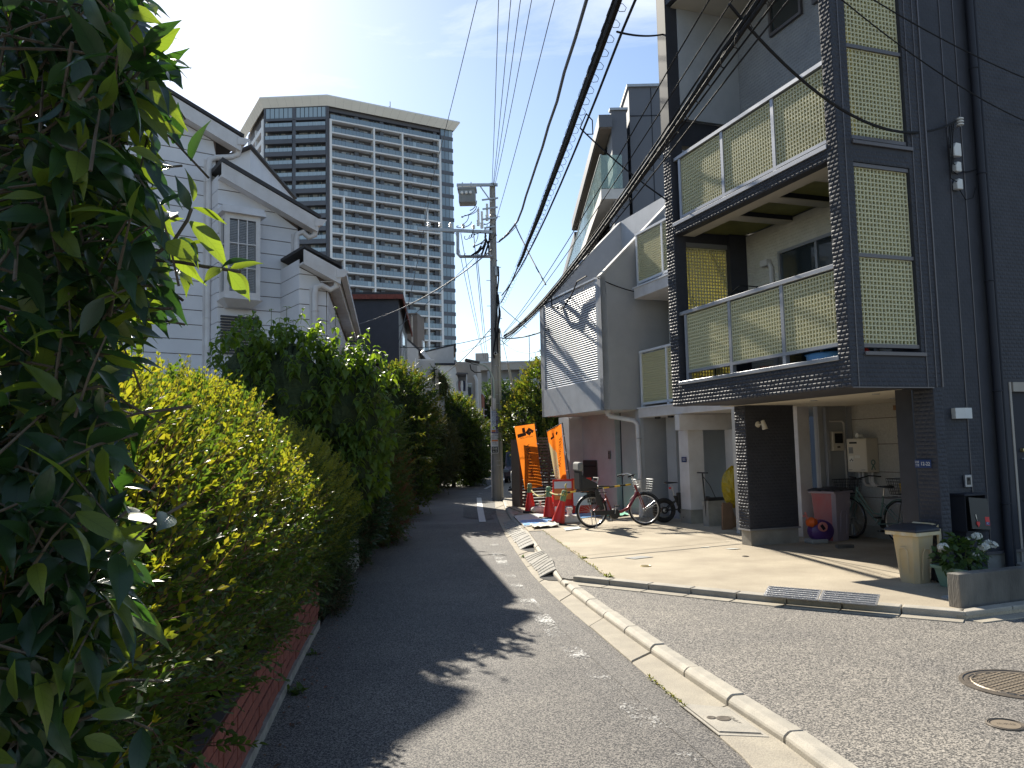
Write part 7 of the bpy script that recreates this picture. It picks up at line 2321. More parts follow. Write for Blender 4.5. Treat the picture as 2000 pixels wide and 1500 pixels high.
for f in (0.1, 0.32, 0.55, 0.78, 0.97):
 p = tr.lerp(br, f); MB().box(p.x - .01, p.x + .05, p.y - .006, p.y + .006, p.z - .014, p.z + .014).build("clip", M['white'], t)
flagprint(t, surf, 0.52, 0.58, 'down', "ARROW LINK", 0.155, M['flag_print'])
flagprint(t, surf, 0.52, 0.195, 'across', "ARROW LINK", 0.062, M['flag_print'])
def glyph(t, surf, s0, u0, polys, size):
 for P in polys:
  V = []
  for x, y in P:
   q = surf(s0 + x * size / 0.56, u0 - y * size / 1.75)
   V.append((q.x, q.y - 0.012, q.z))
  MB().add(V, [tuple(range(len(V)))]).build("emblem", M['flag_print'], t)
# the emblem: a mirrored L and an arrow head
glyph(t, surf, 0.30, 0.115, [[(-.5, -.5), (.5, -.35), (.45, -.0), (-.5, -.1)], [(.12, -.02), (.46, .0), (.42, .55), (.1, .5)]], 0.25)
glyph(t, surf, 0.72, 0.115, [[(-.55, -.05), (-.05, .5), (.2, .28), (-.3, -.28)], [(-.05, .5), (.5, .05), (.3, -.22), (.12, -.02), (.02, .1)], [(-.3, -.28), (0, .05), (.22, -.1), (-.1, -.45)]], 0.24)
W2 = 20.5
t, mb, surf, nx, nz, tl, tr, bl, br = flag("orange and khaki twisted advertising flag, nearer the red bicycle", (1.50, W2, 0.1), (0.86, W2 - .12, 2.14), (1.24, W2 + .02, 2.34), (1.12, W2 - .1, 0.44), (1.37, W2, 0.42), M['orange'], 0.085)
gridfaces(mb, nx, nz, lambda s, u: 1 if (s < 0.42 and u > 0.16 + s * 0.45) or u > 0.955 else 0)
mb.build("cloth", [M['orange'], M['khaki']], t, smooth='all')
MB().tube([tr + Vector((.03, .02, .03)), Vector((0, 0, 0))], 0.012, 8).tube([tl + Vector((-.01, 0, .02)), tr + Vector((.03, .02, .03))], 0.007, 6).build("pole", M['black'], t)
for f in (0.16, 0.38, 0.62, 0.86):
 p = tr.lerp(br, f); MB().box(p.x - .01, p.x + .06, p.y - .006, p.y + .006, p.z - .014, p.z + .014).build("clip", M['white'], t)
flagprint(t, surf, 0.72, 0.36, 'down', "ARROW LINK", 0.12, M['flag_print'])
flagprint(t, surf, 0.22, 0.66, 'down', "MEDIYIT", 0.13, M['flag_white'])
glyph(t, surf, 0.3, 0.10, [[(-.5, -.5), (.5, -.35), (.45, -.0), (-.5, -.1)], [(.12, -.02), (.46, .0), (.42, .55), (.1, .5)]], 0.14)
glyph(t, surf, 0.62, 0.09, [[(-.4, 0), (0, .45), (.35, .1), (0, -.4)]], 0.12)
# weights and sandbags
def pillow(name, label, cat, loc, sx, sy, sz, m, rz=0, group=None, knob=True):
 t = thing(name, label, cat, loc, rz, group)
 mb = MB()
 R = 12
 for i in range(R + 1):
  th = math.pi * i / R
  for j in range(R * 2):
   ph = math.pi * j / R
   cx, cy, cz = math.sin(th) * math.cos(ph), math.sin(th) * math.sin(ph), math.cos(th)
   f = lambda v, p=0.6: math.copysign(abs(v) ** p, v)
   k = 1 + random.uniform(-.05, .05)
   mb.v.append((sx * f(cx) * k, sy * f(cy) * k, sz + sz * f(cz, .9)))
 for i in range(R):
  for j in range(R * 2):
   w = R * 2
   mb.f.append((i * w + j, i * w + (j + 1) % w, (i + 1) * w + (j + 1) % w, (i + 1) * w + j)); mb.m.append(0)
 mb.build("bag", m, t, smooth='all')
 if knob:
  MB().lathe([(.03, 2 * sz - .02), (.028, 2 * sz + .05), (.05, 2 * sz + .12), (0, 2 * sz + .13)], 10).build("tied_neck", m, t, smooth=True)
 return t
pillow("sandbag", "white tied sandbag behind the middle cone", "sandbag", G(1055, 1002, ZD), .24, .16, .09, M['bag'], .2, "white bags on the forecourt")
t = thing("flag_weight", "white plastic flag weight with upright grip beside the bicycle wheel", "weight", G(1117, 1022, ZD), 0.3)
MB().ext([(-.26, 0, 0), (.26, 0, 0), (.24, 0, .10), (.12, 0, .16), (-.12, 0, .16), (-.24, 0, .10)], (0, .26, 0)).build("tank", M['white'], t, bevel=.03)
MB().box(-.05, .05, .10, .16, .15, .30).box(-.07, .07, .09, .17, .28, .33).build("grip", M['white'], t, bevel=.01)
for k in range(4):
 MB().box(-.18 + .1 * k, -.13 + .1 * k, -.004, .2, .125, .165).build("rib", M['bag'], t)
# cones
def make_cone():
 t = thing("traffic_cone", "", "traffic cone", (0, 0, 0), 0, "red cones roped together on the forecourt")
 MB().box(-.19, .19, -.19, .19, 0, .045).build("base", M['rubber'], t, bevel=.01)
 c_ = MB().lathe([(.145, .045), (.14, .07), (.052, .56), (.045, .56)], 24).build("cone_body", M['cone_red'], t, smooth=True)
 k = MB().lathe([(.062, .50), (.064, .53), (.06, .70), (.052, .73), (.035, .74)], 18).build("cap", M['cone_green'], t, smooth=True)
 MB().torus((0, 0, .63), .064, .008, (0, 0, 1), 18, 6).build("ring", M['ropeyel'], k)
 return t
ct = make_cone()
cpos = [(G(1036, 1001, ZD), 0, 0), (G(1073, 1013, ZD), .3, 0), (G(1089, 1024, ZD), .1, rad(14))]
cl_ = ("red cone with green cap standing at slat fence, farthest of the row", "upright red cone with green cap in middle of rope", "tilted red cone with rope knotted round its cap")
cones = [ct, dup(ct, cpos[1][0]), dup(ct, cpos[2][0])]
for c_, (p, rz, ti), l in zip(cones, cpos, cl_):
 c_.location = p; c_.rotation_euler = (0, ti, rz); c_["label"] = l
tops = [Vector((p.x + math.sin(ti) * .68, p.y, p.z + .68 * math.cos(ti) - (.05 if not ti else 0))) for p, rz, ti in cpos]
def rope(a, b, sag, r=0.016, n=10):
 return [a.lerp(b, i / n) + Vector((0, 0, -sag * 4 * (i / n) * (1 - i / n))) for i in range(n + 1)]
rp = MB().tube(rope(tops[0], tops[1], .17), 0.020, 7).build("barrier_rope", M['ropeyel'], smooth=True)
tag(rp, "yellow and black rope sagging between farthest and middle cone", "rope", "ropes between the cones")
rp = MB().tube(rope(tops[1], tops[2], .06), 0.020, 7).tube([tops[2] + Vector((-.06, -.05, -.06)), tops[2] + Vector((0, -.07, .02)), tops[2] + Vector((.06, -.03, -.05)), tops[2] + Vector((.02, -.06, .16)), tops[2] + Vector((.05, -.05, .2))], .018, 6).build("barrier_rope", M['ropeyel'], smooth=True)
tag(rp, "yellow rope from the middle cone knotted round the tilted cone", "rope", "ropes between the cones")
t = thing("cone_bar", "yellow and black striped cone bar lying behind the red bicycle", "barrier bar", tops[2])
e_ = DP(1232, 946, 17.6) - tops[2]
for k in range(12):
 MB().tube([e_ * (k / 12 + .0015), e_ * ((k + 1) / 12 - .0015)], 0.019, 8).build("stripe", M['yellow'] if k % 2 else M['blackband'], t)
q = DP(1129, 952, 20.6)
t = thing("small_cone", "small red cone top showing above the orange notice board", "traffic cone", (q.x, q.y, ZD))
MB().box(-.15, .15, -.15, .15, 0, .04).build("base", M['rubber'], t)
MB().lathe([(.14, .04), (.045, .88), (.03, .90), (0, .90)], 18).build("cone_body", M['cone_red'], t, smooth=True)
# notice boards
def board(label, p, w, h, rz, rows, txt=None):
 t = thing("notice_board", label, "notice board", p, rz, "notice boards on the forecourt")
 MB().box(-w / 2 - .03, w / 2 + .03, 0, .03, .05, h + .05).build("frame", M['cone_red'], t)
 z = h
 for f, m in rows:
  MB().box(-w / 2, w / 2, -.008, 0, z - h * f + .006, z).build("panel", M[m], t)
  z -= h * f
 for x in (-w / 2, w / 2 - .03):
  MB().bar((x, .03, h), (x + .015, .4, 0), .03, .03).build("leg", M['cone_red'], t)
 MB().box(-w / 2 - .05, w / 2 + .05, -.06, .1, 0, .05).build("foot", M['cone_red'], t)
 return t
b1 = board("white and red notice board standing behind twisted flag", G(1103, 1004, ZD), .50, .80, rad(12), ((.22, 'signwhite'), (.34, 'signorange'), (.2, 'cone_red'), (.22, 'signwhite')))
lettering("工事中", .12, M['ink'], b1, (0.0, -.01, .12), (1, 0, 0), (0, 0, 1))
b2 = board("orange notice board with dark writing behind bicycle child seat", G(1138, 1003, ZD), .46, .82, rad(16), ((.36, 'signorange'), (.40, 'signwhite'), (.22, 'cone_red')))
for k, s in enumerate(("通行止", "ご迷惑を", "おかけします")):
 lettering(s, .085, M['ink'], b2, (0.0, -.01, .755 - k * .095), (1, 0, 0), (0, 0, 1))
# pavement beyond the pole, with hoop barriers
pvp = [G(981, 958, 0.07), G(1003, 1006, 0.07), G(1022, 1000, 0.07), Vector((0.25, 23.2, 0.07)), Vector((0.6, 40, 0.07)), Vector((1.6, 50, .07)), G(990, 935, 0.07)]
structure(MB().ext([Vector((p.x, p.y, -.03)) for p in pvp], (0, 0, .10)), "pavement", M['concrete'])
def make_barrier():
 t = thing("hoop_barrier", "", "barrier", (0, 0, 0), 0, "white hoop barriers along the pavement")
 P = [(0, 0, .05), (0, 0, .62), (0, .06, .72), (0, .16, .76), (0, .84, .76), (0, .94, .72), (0, 1.0, .62), (0, 1.0, .05)]
 MB().tube(P, .038, 10).build("hoop", M['white'], t, smooth=True)
 MB().tube([(0, .03, .36), (0, .97, .36)], .026, 8).build("cross_rail", M['white'], t, smooth=True)
 for y in (0, 1.0):
  MB().lathe([(.16, 0), (.15, .05), (.08, .09), (0, .1)], 14, (0, y, 0), sx=1.0, sy=.7).build("foot", M['rubber'], t, smooth=True)
 return t
bar0 = make_barrier()
spots = [(G(1009, 974, .07), 4), (G(1000, 958, .07), 6), (G(1001, 953, .07), 8), (G(1004, 949, .07), 10), (G(1008, 946, .07), 12), (G(1012, 943.5, .07), 12)]
bl_ = ("white hoop barrier standing alone nearest the slat fence", "white hoop barrier first in the clustered row beyond the lone one", "white hoop barrier second in the clustered row", "white hoop barrier third in the clustered row", "white hoop barrier fourth in the clustered row", "white hoop barrier last in row before the parked van")
for i, ((p, a), l) in enumerate(zip(spots, bl_)):
 o = bar0 if i == 0 else dup(bar0, (0, 0, 0))
 o.location = p; o.rotation_euler = (0, 0, -rad(a)); o["label"] = l
# chain fence at the bend
for k, (x, y) in enumerate(((987, 919.5), (996, 919), (1004, 918.5), (1011, 918))):
 p = G(x, y)
 t = thing("chain_post", ("white chain post at the far bend, nearest the pole", "white chain post second from the pole at the far bend", "white chain post third from the pole at the far bend", "white chain post fourth from pole at far bend")[k], "post", p, 0, "white chain posts at the far bend")
 MB().tube([(0, 0, 0), (0, 0, .72)], .05, 8).lathe([(.07, .72), (.07, .78), (0, .8)], 10).build("post", M['white'], t)
 if k < 3 or True:
  p2 = G((977, 987, 996, 1004)[k], (920, 919.5, 919, 918.5)[k]) - p
  MB().tube(rope(Vector((0, 0, .68)), p2 + Vector((0, 0, .68)), .16), .03, 5).build("chain", M['white'], t)
# ================================================================== CARS
def car(name, label, loc, rz, m, L_=3.4, W_=1.48, H_=1.62, bonnet=.62, kei=True):
 """nose at -y; box of width W, length L"""
 t = thing(name, label, "car", loc, rz)
 hb = .92 if kei else .82
 hw = W_ / 2
 secs = []   # (y, half width, z of belt, roof z or None)
 low = MB()
 prof = [(-L_ / 2 + .02, .36, .70), (-L_ / 2, .45, .78), (-L_ / 2 + .06, .52, hb - .08), (-L_ / 2 + bonnet, .30, hb), (L_ / 2 - .1, .30, hb + .02), (L_ / 2, .34, hb - .1), (L_ / 2 - .04, .32, .5)]
 P = []
 outline = [(-L_ / 2 + .05, .26), (-L_ / 2, .42), (-L_ / 2, .66), (-L_ / 2 + .08, hb - .1), (-L_ / 2 + bonnet, hb), (L_ / 2 - .06, hb), (L_ / 2, .66), (L_ / 2 - .04, .28)]
 low.ext([(-hw, y, z) for y, z in outline], (W_, 0, 0))
 low.build("body", m, t, bevel=.07, seg=3)
 a0, a1 = -L_ / 2 + bonnet, L_ / 2 - .08
 rk_ = .34 if kei else .7
 g_ = MB()
 r = .10 if kei else .18
 V = [(-hw + .05, a0, hb - .01), (hw - .05, a0, hb - .01), (hw - .05, a1, hb - .01), (-hw + .05, a1, hb - .01), (-hw + r, a0 + rk_, H_ - .06), (hw - r, a0 + rk_, H_ - .06), (hw - r, a1 - .15, H_ - .06), (-hw + r, a1 - .15, H_ - .06)]
 g_.add(V, [(0, 1, 5, 4), (1, 2, 6, 5), (2, 3, 7, 6), (3, 0, 4, 7)])
 g_.build("windows", M['winglass'], t)
 rf = MB().add([V[4], V[5], V[6], V[7]] + [(v[0] * .94, v[1] + (.04 if i < 2 else -.04), H_) for i, v in enumerate(V[4:8])], [(0, 1, 5, 4), (1, 2, 6, 5), (2, 3, 7, 6), (3, 0, 4, 7), (4, 5, 6, 7)])
 for i in range(4): rf.bar(V[i], V[i + 4], .07, .07)
 mid = [(V[1][0], (a0 + a1) / 2, hb), (V[5][0], (a0 + a1) / 2 + .05, H_ - .06)]
 for s in (1, -1): rf.bar((s * mid[0][0], mid[0][1], mid[0][2]), (s * mid[1][0], mid[1][1], mid[1][2]), .07, .06)
 rf.build("roof", m, t)
 for s in (-1, 1):
  MB().box(s * hw * .86 - .14, s * hw * .86 + .14, -L_ / 2 - .015, -L_ / 2 + .05, .60, .76).build("headlight", M['winglass_pale'], t, bevel=.03)
  mr = MB().box(s * (hw + .02) - .03, s * (hw + .02) + .10 * s + .03, a0 + .12, a0 + .22, hb + .02, hb + .17).build("mirror", m, t, bevel=.02)
  for y in (-L_ / 2 + .55, L_ / 2 - .55):
   w = MB().lathe([(.18, -.09), (.27, -.08), (.285, 0), (.27, .08), (.18, .09)], 20, (s * (hw - .08), y, .285), axis='X').build("wheel", M['rubber'], t, smooth=True)
   MB().lathe([(.17, -.095), (.17, .095)], 16, (s * (hw - .08), y, .285), axis='X').build("rim", M['galv'], w)
 MB().box(-hw * .55, hw * .55, -L_ / 2 - .012, -L_ / 2 + .03, .56, .72).build("grille", M['black'], t, bevel=.02)
 MB().box(-hw * .8, hw * .8, -L_ / 2 - .02, -L_ / 2 + .04, .28, .42).build("bumper", M['black'], t, bevel=.03)
 MB().box(-.16, .16, -L_ / 2 - .03, -L_ / 2 - .01, .40, .52).build("number_plate", M['yellow'] if kei else M['white'], t)
 return t
car("parked_car", "boxy mauve grey small car parked beyond the hoop barriers", Vector((0.36, 41.8, 0)), rad(-4), M['car_mauve'], 3.4, 1.5, 1.64)
car("parked_car", "white car half hidden by dark shrubs across the street", Vector((-4.15, 49.5, 0)), rad(18), M['car_white'], 4.2, 1.7, 1.45, .95, False)
# ================================================================== UTILITY POLE
PB = Vector((-0.60, 27.4, 0))
up = thing("utility_pole", "tall concrete utility pole with transformers, signs and many cables", "utility pole", PB)
MB().tube([(0, 0, -.05), (0.03, 0, 5.5), (0.07, 0, 11.05)], [.155, .135, .105], 18).build("shaft", M['pole'], up, smooth=True)
MB().tube([(.17, -.03, 0), (.185, -.03, 5.9)], .055, 12).build("conduit", M['pole_pale'], up, smooth=True)
MB().tube([(-.17, -.02, .1), (-.14, -.02, 3.2)], .018, 8).build("side_conduit", M['whitetrim'], up, smooth=True)
bn = MB()
for z in (1.2, 1.35, 3.3, 3.6, 4.1, 4.6, 5.4, 6.1, 6.8, 7.4, 8.3, 9.2, 9.9, 10.5):
 bn.torus((.03 + .004 * z, 0, z), .142 - .003 * z, .016, (0, 0, 1), 18, 5)
for z in (2.4, 2.8, 3.2, 3.9, 4.4, 4.9, 5.5, 6.3): bn.torus((.178, -.03, z), .058, .01, (0, 0, 1), 14, 5)
bn.build("band", M['galv'], up)["kind"] = 'stuff'
def P_(x, y, Y=27.2): return DP(x, y, Y) - PB
# step bolts
sbm = MB()
for k in range(14):
 z = 4 + k * .45; s = 1 if k % 2 else -1
 sbm.tube([(.05, 0, z), (.05 + s * .26, -.02, z)], .012, 5)
sbm.build("step_bolt", M['galv'], up)["kind"] = 'stuff'
# top arm with the transformer
a, b = P_(892, 361.5), P_(972, 361)
arm = MB().bar(a, b, .09, .09).build("cross_arm", M['galv'], up)
MB().bar(P_(938, 364), P_(960, 395), .04, .04).build("brace", M['galv'], arm)
c_, d_ = P_(896, 371), P_(929, 397)
trf = MB().box(c_.x, d_.x, -.35, .15, d_.z, c_.z).build("transformer", M['transformer'], up, bevel=.03)
fin = MB()
for k in range(7):
 x = c_.x + (d_.x - c_.x) * (k + .5) / 7
 fin.box(x - .015, x + .015, -.37, -.35, d_.z + .03, d_.z + .2)
fin.build("cooling_fin", M['transformer'], trf)
for k in range(3):
 x = c_.x + .12 + k * .15
 MB().lathe([(.045, -.30), (.05, -.38), (.03, -.44), (.05, -.46), (0, -.47)], 14, (x, 0, c_.z - .17), axis='Y').build("bushing", M['porcelain'], trf, smooth=True)
MB().box(c_.x - .04, d_.x + .04, -.38, .18, c_.z - .02, c_.z + .05).build("lid", M['transformer'], trf)
for x in (903, 920): MB().tube([P_(x, 371), P_(x, 356)], .02, 6).build("hanger", M['galv'], trf)
# second arm and the hoop bracket
MB().bar(P_(816, 447), P_(962, 453.5), .09, .10).build("cross_arm", M['galv'], up)
MB().tube([P_(894, 454), P_(894, 496), P_(898, 501), P_(962, 501)], .055, 8).build("hoop_bracket", M['galv'], up, smooth=True)
for z0, (x, y) in enumerate(((934, 440), (941, 445), (951, 430))):
 MB().tube([P_(x, y - 32), P_(x + 1, y)], .04, 8).lathe([(.06, 0), (.05, -.08), (.06, -.1), (.05, -.2)], 10, P_(x, y - 10)).build("cutout_fuse", M['porcelain'], up)
for (x, y) in ((838, 445), (860, 446), (880, 447), (905, 449), (925, 450)):
 MB().lathe([(.03, .05), (.07, .08), (.04, .12), (.07, .15), (.03, .2)], 10, P_(x, y)).build("insulator", M['porcelain'], up, smooth=True)
for (x, y, s) in ((958, 390, .3), (958, 408, .28), (958, 428, .28), (957, 445, .2)):
 p = P_(x, y); MB().bar(p + Vector((-s, -.05, -.02)), p + Vector((s * .9, -.05, .04)), .05, .05).build("cable_bracket", M['galv'], up)
# tangled service loops
r_ = random.Random(5)
for k in range(16):
 x, y = r_.uniform(905, 956), r_.uniform(395, 505)
 w, h = r_.uniform(6, 26), r_.uniform(6, 30)
 pts = [P_(x + w * math.cos(a_) * .6, y + h * (a_ / 4 - .6) + 6 * math.sin(a_), 27.1 + .1 * math.sin(a_ + k)) for a_ in np.linspace(0, 3.9, 9)]
 MB().tube(pts, r_.choice((.012, .016, .022)), 5).build("cable_loop", M['cable'] if k % 3 else M['cable_grey'], up)
for (x0, y0, x1, y1) in ((940, 500, 948, 455), (928, 497, 950, 470), (945, 503, 958, 440), (920, 500, 940, 480), (955, 500, 947, 462)):
 MB().tube([P_(x0, y0), P_((x0 + x1) / 2 + 4, (y0 + y1) / 2), P_(x1, y1)], .035, 6).build("cable_joint", M['cable'], up)
vc = MB()
for k, (x, y0, y1) in enumerate(((972, 520, 600), (970, 560, 660), (973, 575, 690), (966, 640, 700), (975, 600, 650))):
 vc.tube([P_(x + 2 * math.sin(j), y0 + (y1 - y0) * j / 6, 27.18) for j in range(7)], .03, 6)
vc.build("riser_cable", M['cable'], up)
MB().box(.09, .25, -.2, -.05, P_(970, 527).z - .2, P_(970, 520).z).build("splice_box", M['galv'], up, bevel=.02)
t = thing("pole_camera", "small white camera fixed to the utility pole below cables", "camera", DP(968, 691, 27.2))
MB().lathe([(.05, -.12), (.06, -.08), (.06, .08), (.04, .1)], 14, axis='Y').build("housing", M['white'], t, smooth=True)
MB().lathe([(.04, -.122), (0, -.123)], 12, axis='Y').build("lens", M['darkhole'], t)
# signs on the pole
def polesign(name, label, x0, y0, x1, y1, mm, Y=27.22):
 a, b = DP(x0, y1, Y), DP(x1, y0, Y)
 t = thing(name, label, "sign", a, 0, "signs strapped to the utility pole")
 w, h = b.x - a.x, b.z - a.z
 MB().box(0, w, -.012, 0, 0, h).build("board", M[mm], t, bevel=.004, seg=1)
 return t, w, h
t, w, h = polesign("pole_sign", "tall white and purple advertising sign strapped to utility pole", 959.5, 802, 973, 847, 'signwhite')
MB().box(w * .64, w * .97, -.016, -.012, h * .02, h * .98).build("strip", M['signpurple'], t)
MB().box(w * .05, w * .60, -.016, -.012, h * .08, h * .155).build("strip", M['signorange'], t)
MB().box(w * .05, w * .60, -.016, -.012, h * .02, h * .075).build("strip", M['signpurple'], t)
for k, ch in enumerate("野村の仲介"):
 lettering(ch, .13, M['ink_blue'], t, (w * .33, -.014, h * (.90 - .135 * k)), (1, 0, 0), (0, 0, 1))
lettering("+", .13, M['signorange'], t, (w * .33, -.014, h * .235), (1, 0, 0), (0, 0, 1))
for k, ch in enumerate("不動産の購入・売却・相談"):
 lettering(ch, .058, M['flag_white'], t, (w * .805, -.018, h * (.94 - .078 * k)), (1, 0, 0), (0, 0, 1))
t, w, h = polesign("pole_sign", "white sign with orange bar and small lines of print", 960, 848, 973, 871.5, 'signwhite')
MB().box(w * .06, w * .94, -.016, -.012, h * .40, h * .53).build("strip", M['signorange'], t)
for k, (s, z, sz) in enumerate((("白金高輪", .88, .058), ("徒歩一分", .73, .058), ("左折入口", .61, .045), ("電話受付", .30, .04), ("年中無休", .16, .045))):
 lettering(s, sz, M['ink'], t, (w * .5, -.014, h * z), (1, 0, 0), (0, 0, 1))
t, w, h = polesign("pole_sign", "square black and white address sign lowest on the pole", 959.8, 872, 973.5, 885.5, 'signwhite')
MB().box(w * .07, w * .93, -.016, -.012, h * .08, h * .95).build("panel", M['black'], t)
lettering("白金", .085, M['flag_white'], t, (w * .5, -.018, h * .68), (1, 0, 0), (0, 0, 1))
lettering("6-12", .075, M['flag_white'], t, (w * .5, -.018, h * .30), (1, 0, 0), (0, 0, 1))
# street lamp on the pole
pts = [DP(965, 790, 27.2), DP(965, 765, 27.1), DP(963, 740, 27.0), DP(956, 722, 26.9), DP(946, 713, 26.8), DP(935, 710, 26.7)]
t = thing("street_lamp", "slim street lamp with flat black head bracketed to utility pole", "street lamp", pts[0])
MB().tube([p - pts[0] for p in pts], .036, 9).build("arm", M['lampgreen'], t, smooth=True)
MB().bar(DP(936, 709, 26.7) - pts[0], DP(908, 703, 26.6) - pts[0], .24, .09).build("lamp_head", M['black'], t, bevel=.02)
MB().bar(DP(935, 712.5, 26.7) - pts[0], DP(920, 709, 26.65) - pts[0], .2, .03).build("lens", M['winglass_pale'], t)
MB().tube([DP(918, 712, 26.7) - pts[0], DP(920, 722, 26.7) - pts[0], DP(927, 727, 26.8) - pts[0], DP(940, 727, 26.9) - pts[0]], .02, 6).build("cable", M['cable'], t)
for k, (z0, z1) in enumerate(((778, 800),)):
 MB().tube([DP(965.5, z0, 27.15) - pts[0], DP(966, z1, 27.2) - pts[0]], .055, 10).build("bracket", M['whitetrim'], t)
# far lamp post and the pole behind it
p = G(947, 926)
t = thing("far_lamp_post", "pale green lamp post with curved arm far down the street", "street lamp", p)
q = lambda x, y: DP(x, y, p.y) - p
MB().tube([(0, 0, 0), q(947.5, 860), q(948, 835), q(951, 825), q(957, 820), q(964, 818)], [.09, .07, .055, .05, .045, .04], 9).build("shaft", M['lampgreen'], t, smooth=True)
MB().bar(q(963, 818), q(974, 816), .3, .12).build("lamp_head", M['lampgreen'], t)
p = G(941.5, 925)
t = thing("far_pole", "thin dark utility pole beyond the far lamp post", "utility pole", p)
q = lambda x, y: DP(x, y, p.y) - p
MB().tube([(0, 0, 0), q(942, 860), q(943.5, 795)], [.14, .12, .09], 9).build("shaft", M['pole'], t)
MB().bar(q(936, 800), q(951, 800), .08, .08).bar(q(936, 812), q(951, 812), .08, .08).build("cross_arm", M['galv'], t)
MB().box(-.3, .3, -.2, -.14, 2.2, 3.2).build("sign_board", M['signwhite'], t)
# small street things on the far left side
p = G(938.5, 928)
t = thing("gate_pillar", "pale gate pillar at end of dark hedge down the street", "gate pillar", p)
MB().box(-.18, .18, -.1, .3, 0, DP(938, 896, p.y).z).build("pillar", M['beige'], t, bevel=.02)
for x, y, l in ((895, 931, "terracotta pot by far hedge, nearer the dark shrubs"), (903, 930, "terracotta pot by far hedge, nearer the gate pillar")):
 p = G(x, y)
 t = thing("flower_pot", l, "pot", p, 0, "pots at the foot of far hedge")
 MB().lathe([(.0, 0), (.14, 0), (.2, .34), (.22, .36), (.17, .36), (.1, .1)], 14).build("pot", M['offwhite'], t, smooth=True)
p = G(833, 942)
t = thing("bollard", "black bollard with white top on the shaded verge", "bollard", p)
MB().tube([(0, 0, 0), (0, 0, .5)], .07, 12).build("post", M['black'], t)
MB().tube([(0, 0, .5), (0, 0, .80)], .065, 12).build("cap", M['white'], t)
p = G(838, 943)
t = thing("grey_block_wall", "low grey block wall by the bollard in deep shade", "low wall", p)
MB().box(0, .75, 0, .5, 0, .42).box(.75, 1.1, 0, .5, 0, .34).build("wall", M['conc_plinth'], t, bevel=.015)
p = G(851, 941)
t = thing("thin_post", "thin grey post standing at low grey block wall", "post", p)
MB().tube([(0, 0, 0), (0, 0, 1.65)], .03, 8).build("shaft", M['galv'], t)
# wooden bed edges
for k, (x0, y0, x1, y1, n_, l) in enumerate(((779, 986, 797, 966, 4, "slatted wooden bed edge under red tinted shrub"), (796, 968, 806, 959, 4, "short wooden bed edge end beyond the red tinted shrub"), (808, 957, 822, 951, 2, "low wooden bed edge farther along the verge"))):
 a, b = G(x0, y0), G(x1, y1)
 t = thing("bed_edge", l, "bed edge", a)
 for j in range(n_):
  MB().bar(Vector((0, 0, .06 + j * .105)), b - a + Vector((0, 0, .06 + j * .105)), .05, .092).build("plank", M['wood'], t)
# ================================================================== OVERHEAD WIRES
def wire(p0, p1, sag=0.15, r=0.012, m='cable', label="", n=14, ext=0.0, coil=0.0, group="overhead wires along the street", wob=0.0):
 p0, p1 = Vector(p0), Vector(p1)
 d = p1 - p0
 q1 = p1 + d * ext
 pts = []
 for i in range(n + 1):
  f = i / n
  p = p0.lerp(q1, f)
  g_ = f * (1 + ext)
  p.z -= sag * 4 * g_ * (1 - g_) if 0 <= g_ <= 1 else 0
  if wob: p += Vector((random.uniform(-wob, wob), 0, random.uniform(-wob, wob)))
  pts.append(p)
 mb = MB().tube(pts, r, 6)
 if coil:
  k = int(d.length * (1 + ext) / 0.35)
  cp = []
  for i in range(k * 8):
   f = i / (k * 8)
   j = min(n - 1, int(f * n)); t_ = f * n - j
   c_ = pts[j].lerp(pts[j + 1], t_)
   a_ = 2 * math.pi * i / 8
   e = (q1 - p0).normalized(); s = e.cross(Z1).normalized(); u = s.cross(e)
   cp.append(c_ + s * coil * math.cos(a_) + u * coil * (math.sin(a_) - .6))
  mb.tube(cp, .004, 4)
 o = mb.build("overhead_wire", M[m], smooth=True)
 tag(o, label, "wire", group)
 return o
def PZ(x, y, z):
 return G(x, y, z)
Pt = lambda x, y, Y=27.3: DP(x, y, Y)
G1 = "thin high wires rising from the pole top"
for k, (x, y, x1, z1) in enumerate(((961, 362, 974, 11.4), (963, 363, 998, 11.3), (964, 364, 1017, 11.3), (966, 365, 1039, 11.2), (966, 440, 1084, 10.0))):
 wire(Pt(x, y), PZ(x1, -4, z1), .12, .009, 'cable_grey', ("thin high wire from the pole top, leftmost of the five", "thin high wire from pole top, second from left of the five", "thin high wire from pole top, third of the five", "thin high wire from pole top, fourth from left of the five", "thin high wire leaving the second arm, rightmost of the five")[k], ext=.5, group=G1)
wire(DP(830, 405, 27.3), PZ(933, -4, 11.0), .1, .009, 'cable_grey', "thin lone wire crossing right of tower up to the sky", ext=.5)
wire(DP(778, 672, 26.6), DP(838, 392, 27.3), .25, .012, 'cable_grey', "slack cable climbing from navy house across the tower front")
wire(Pt(975, 471), Pt(1012, 430, 23.5), .06, .03, 'cable_grey', "thick grey cable leaving the pole beside the insulator arms", n=6)
wire(Pt(1012, 430, 23.5), PZ(1149, -4, 8.6), .05, .03, 'cable_grey', "thick spliced cable sweeping up over the street centre", ext=.4, wob=.02)
wire(Pt(978, 592), PZ(1012, 520, 7.1), .05, .02, 'cable', "coil wrapped cable bundle start at pole side", n=5, coil=.09)
wire(PZ(1012, 520, 7.1), PZ(1208, -4, 6.9), .10, .045, 'cable', "heavy cable bundle with loose coiled wrapping over the street", ext=.4, coil=.10, wob=.012)
wire(PZ(1012, 520, 7.1), PZ(1200, -4, 7.05), .06, .02, 'cable', "slim cable hugging the heavy coiled bundle", ext=.4)
wire(Pt(980, 577), PZ(1240, -4, 7.5), .45, .02, 'cable', "slack cable just right of the heavy coiled bundle", ext=.35)
wire(Pt(972, 474), Pt(1010, 440, 25), .05, .012, 'cable', "short jumper wire from pole toward street centre", n=5)
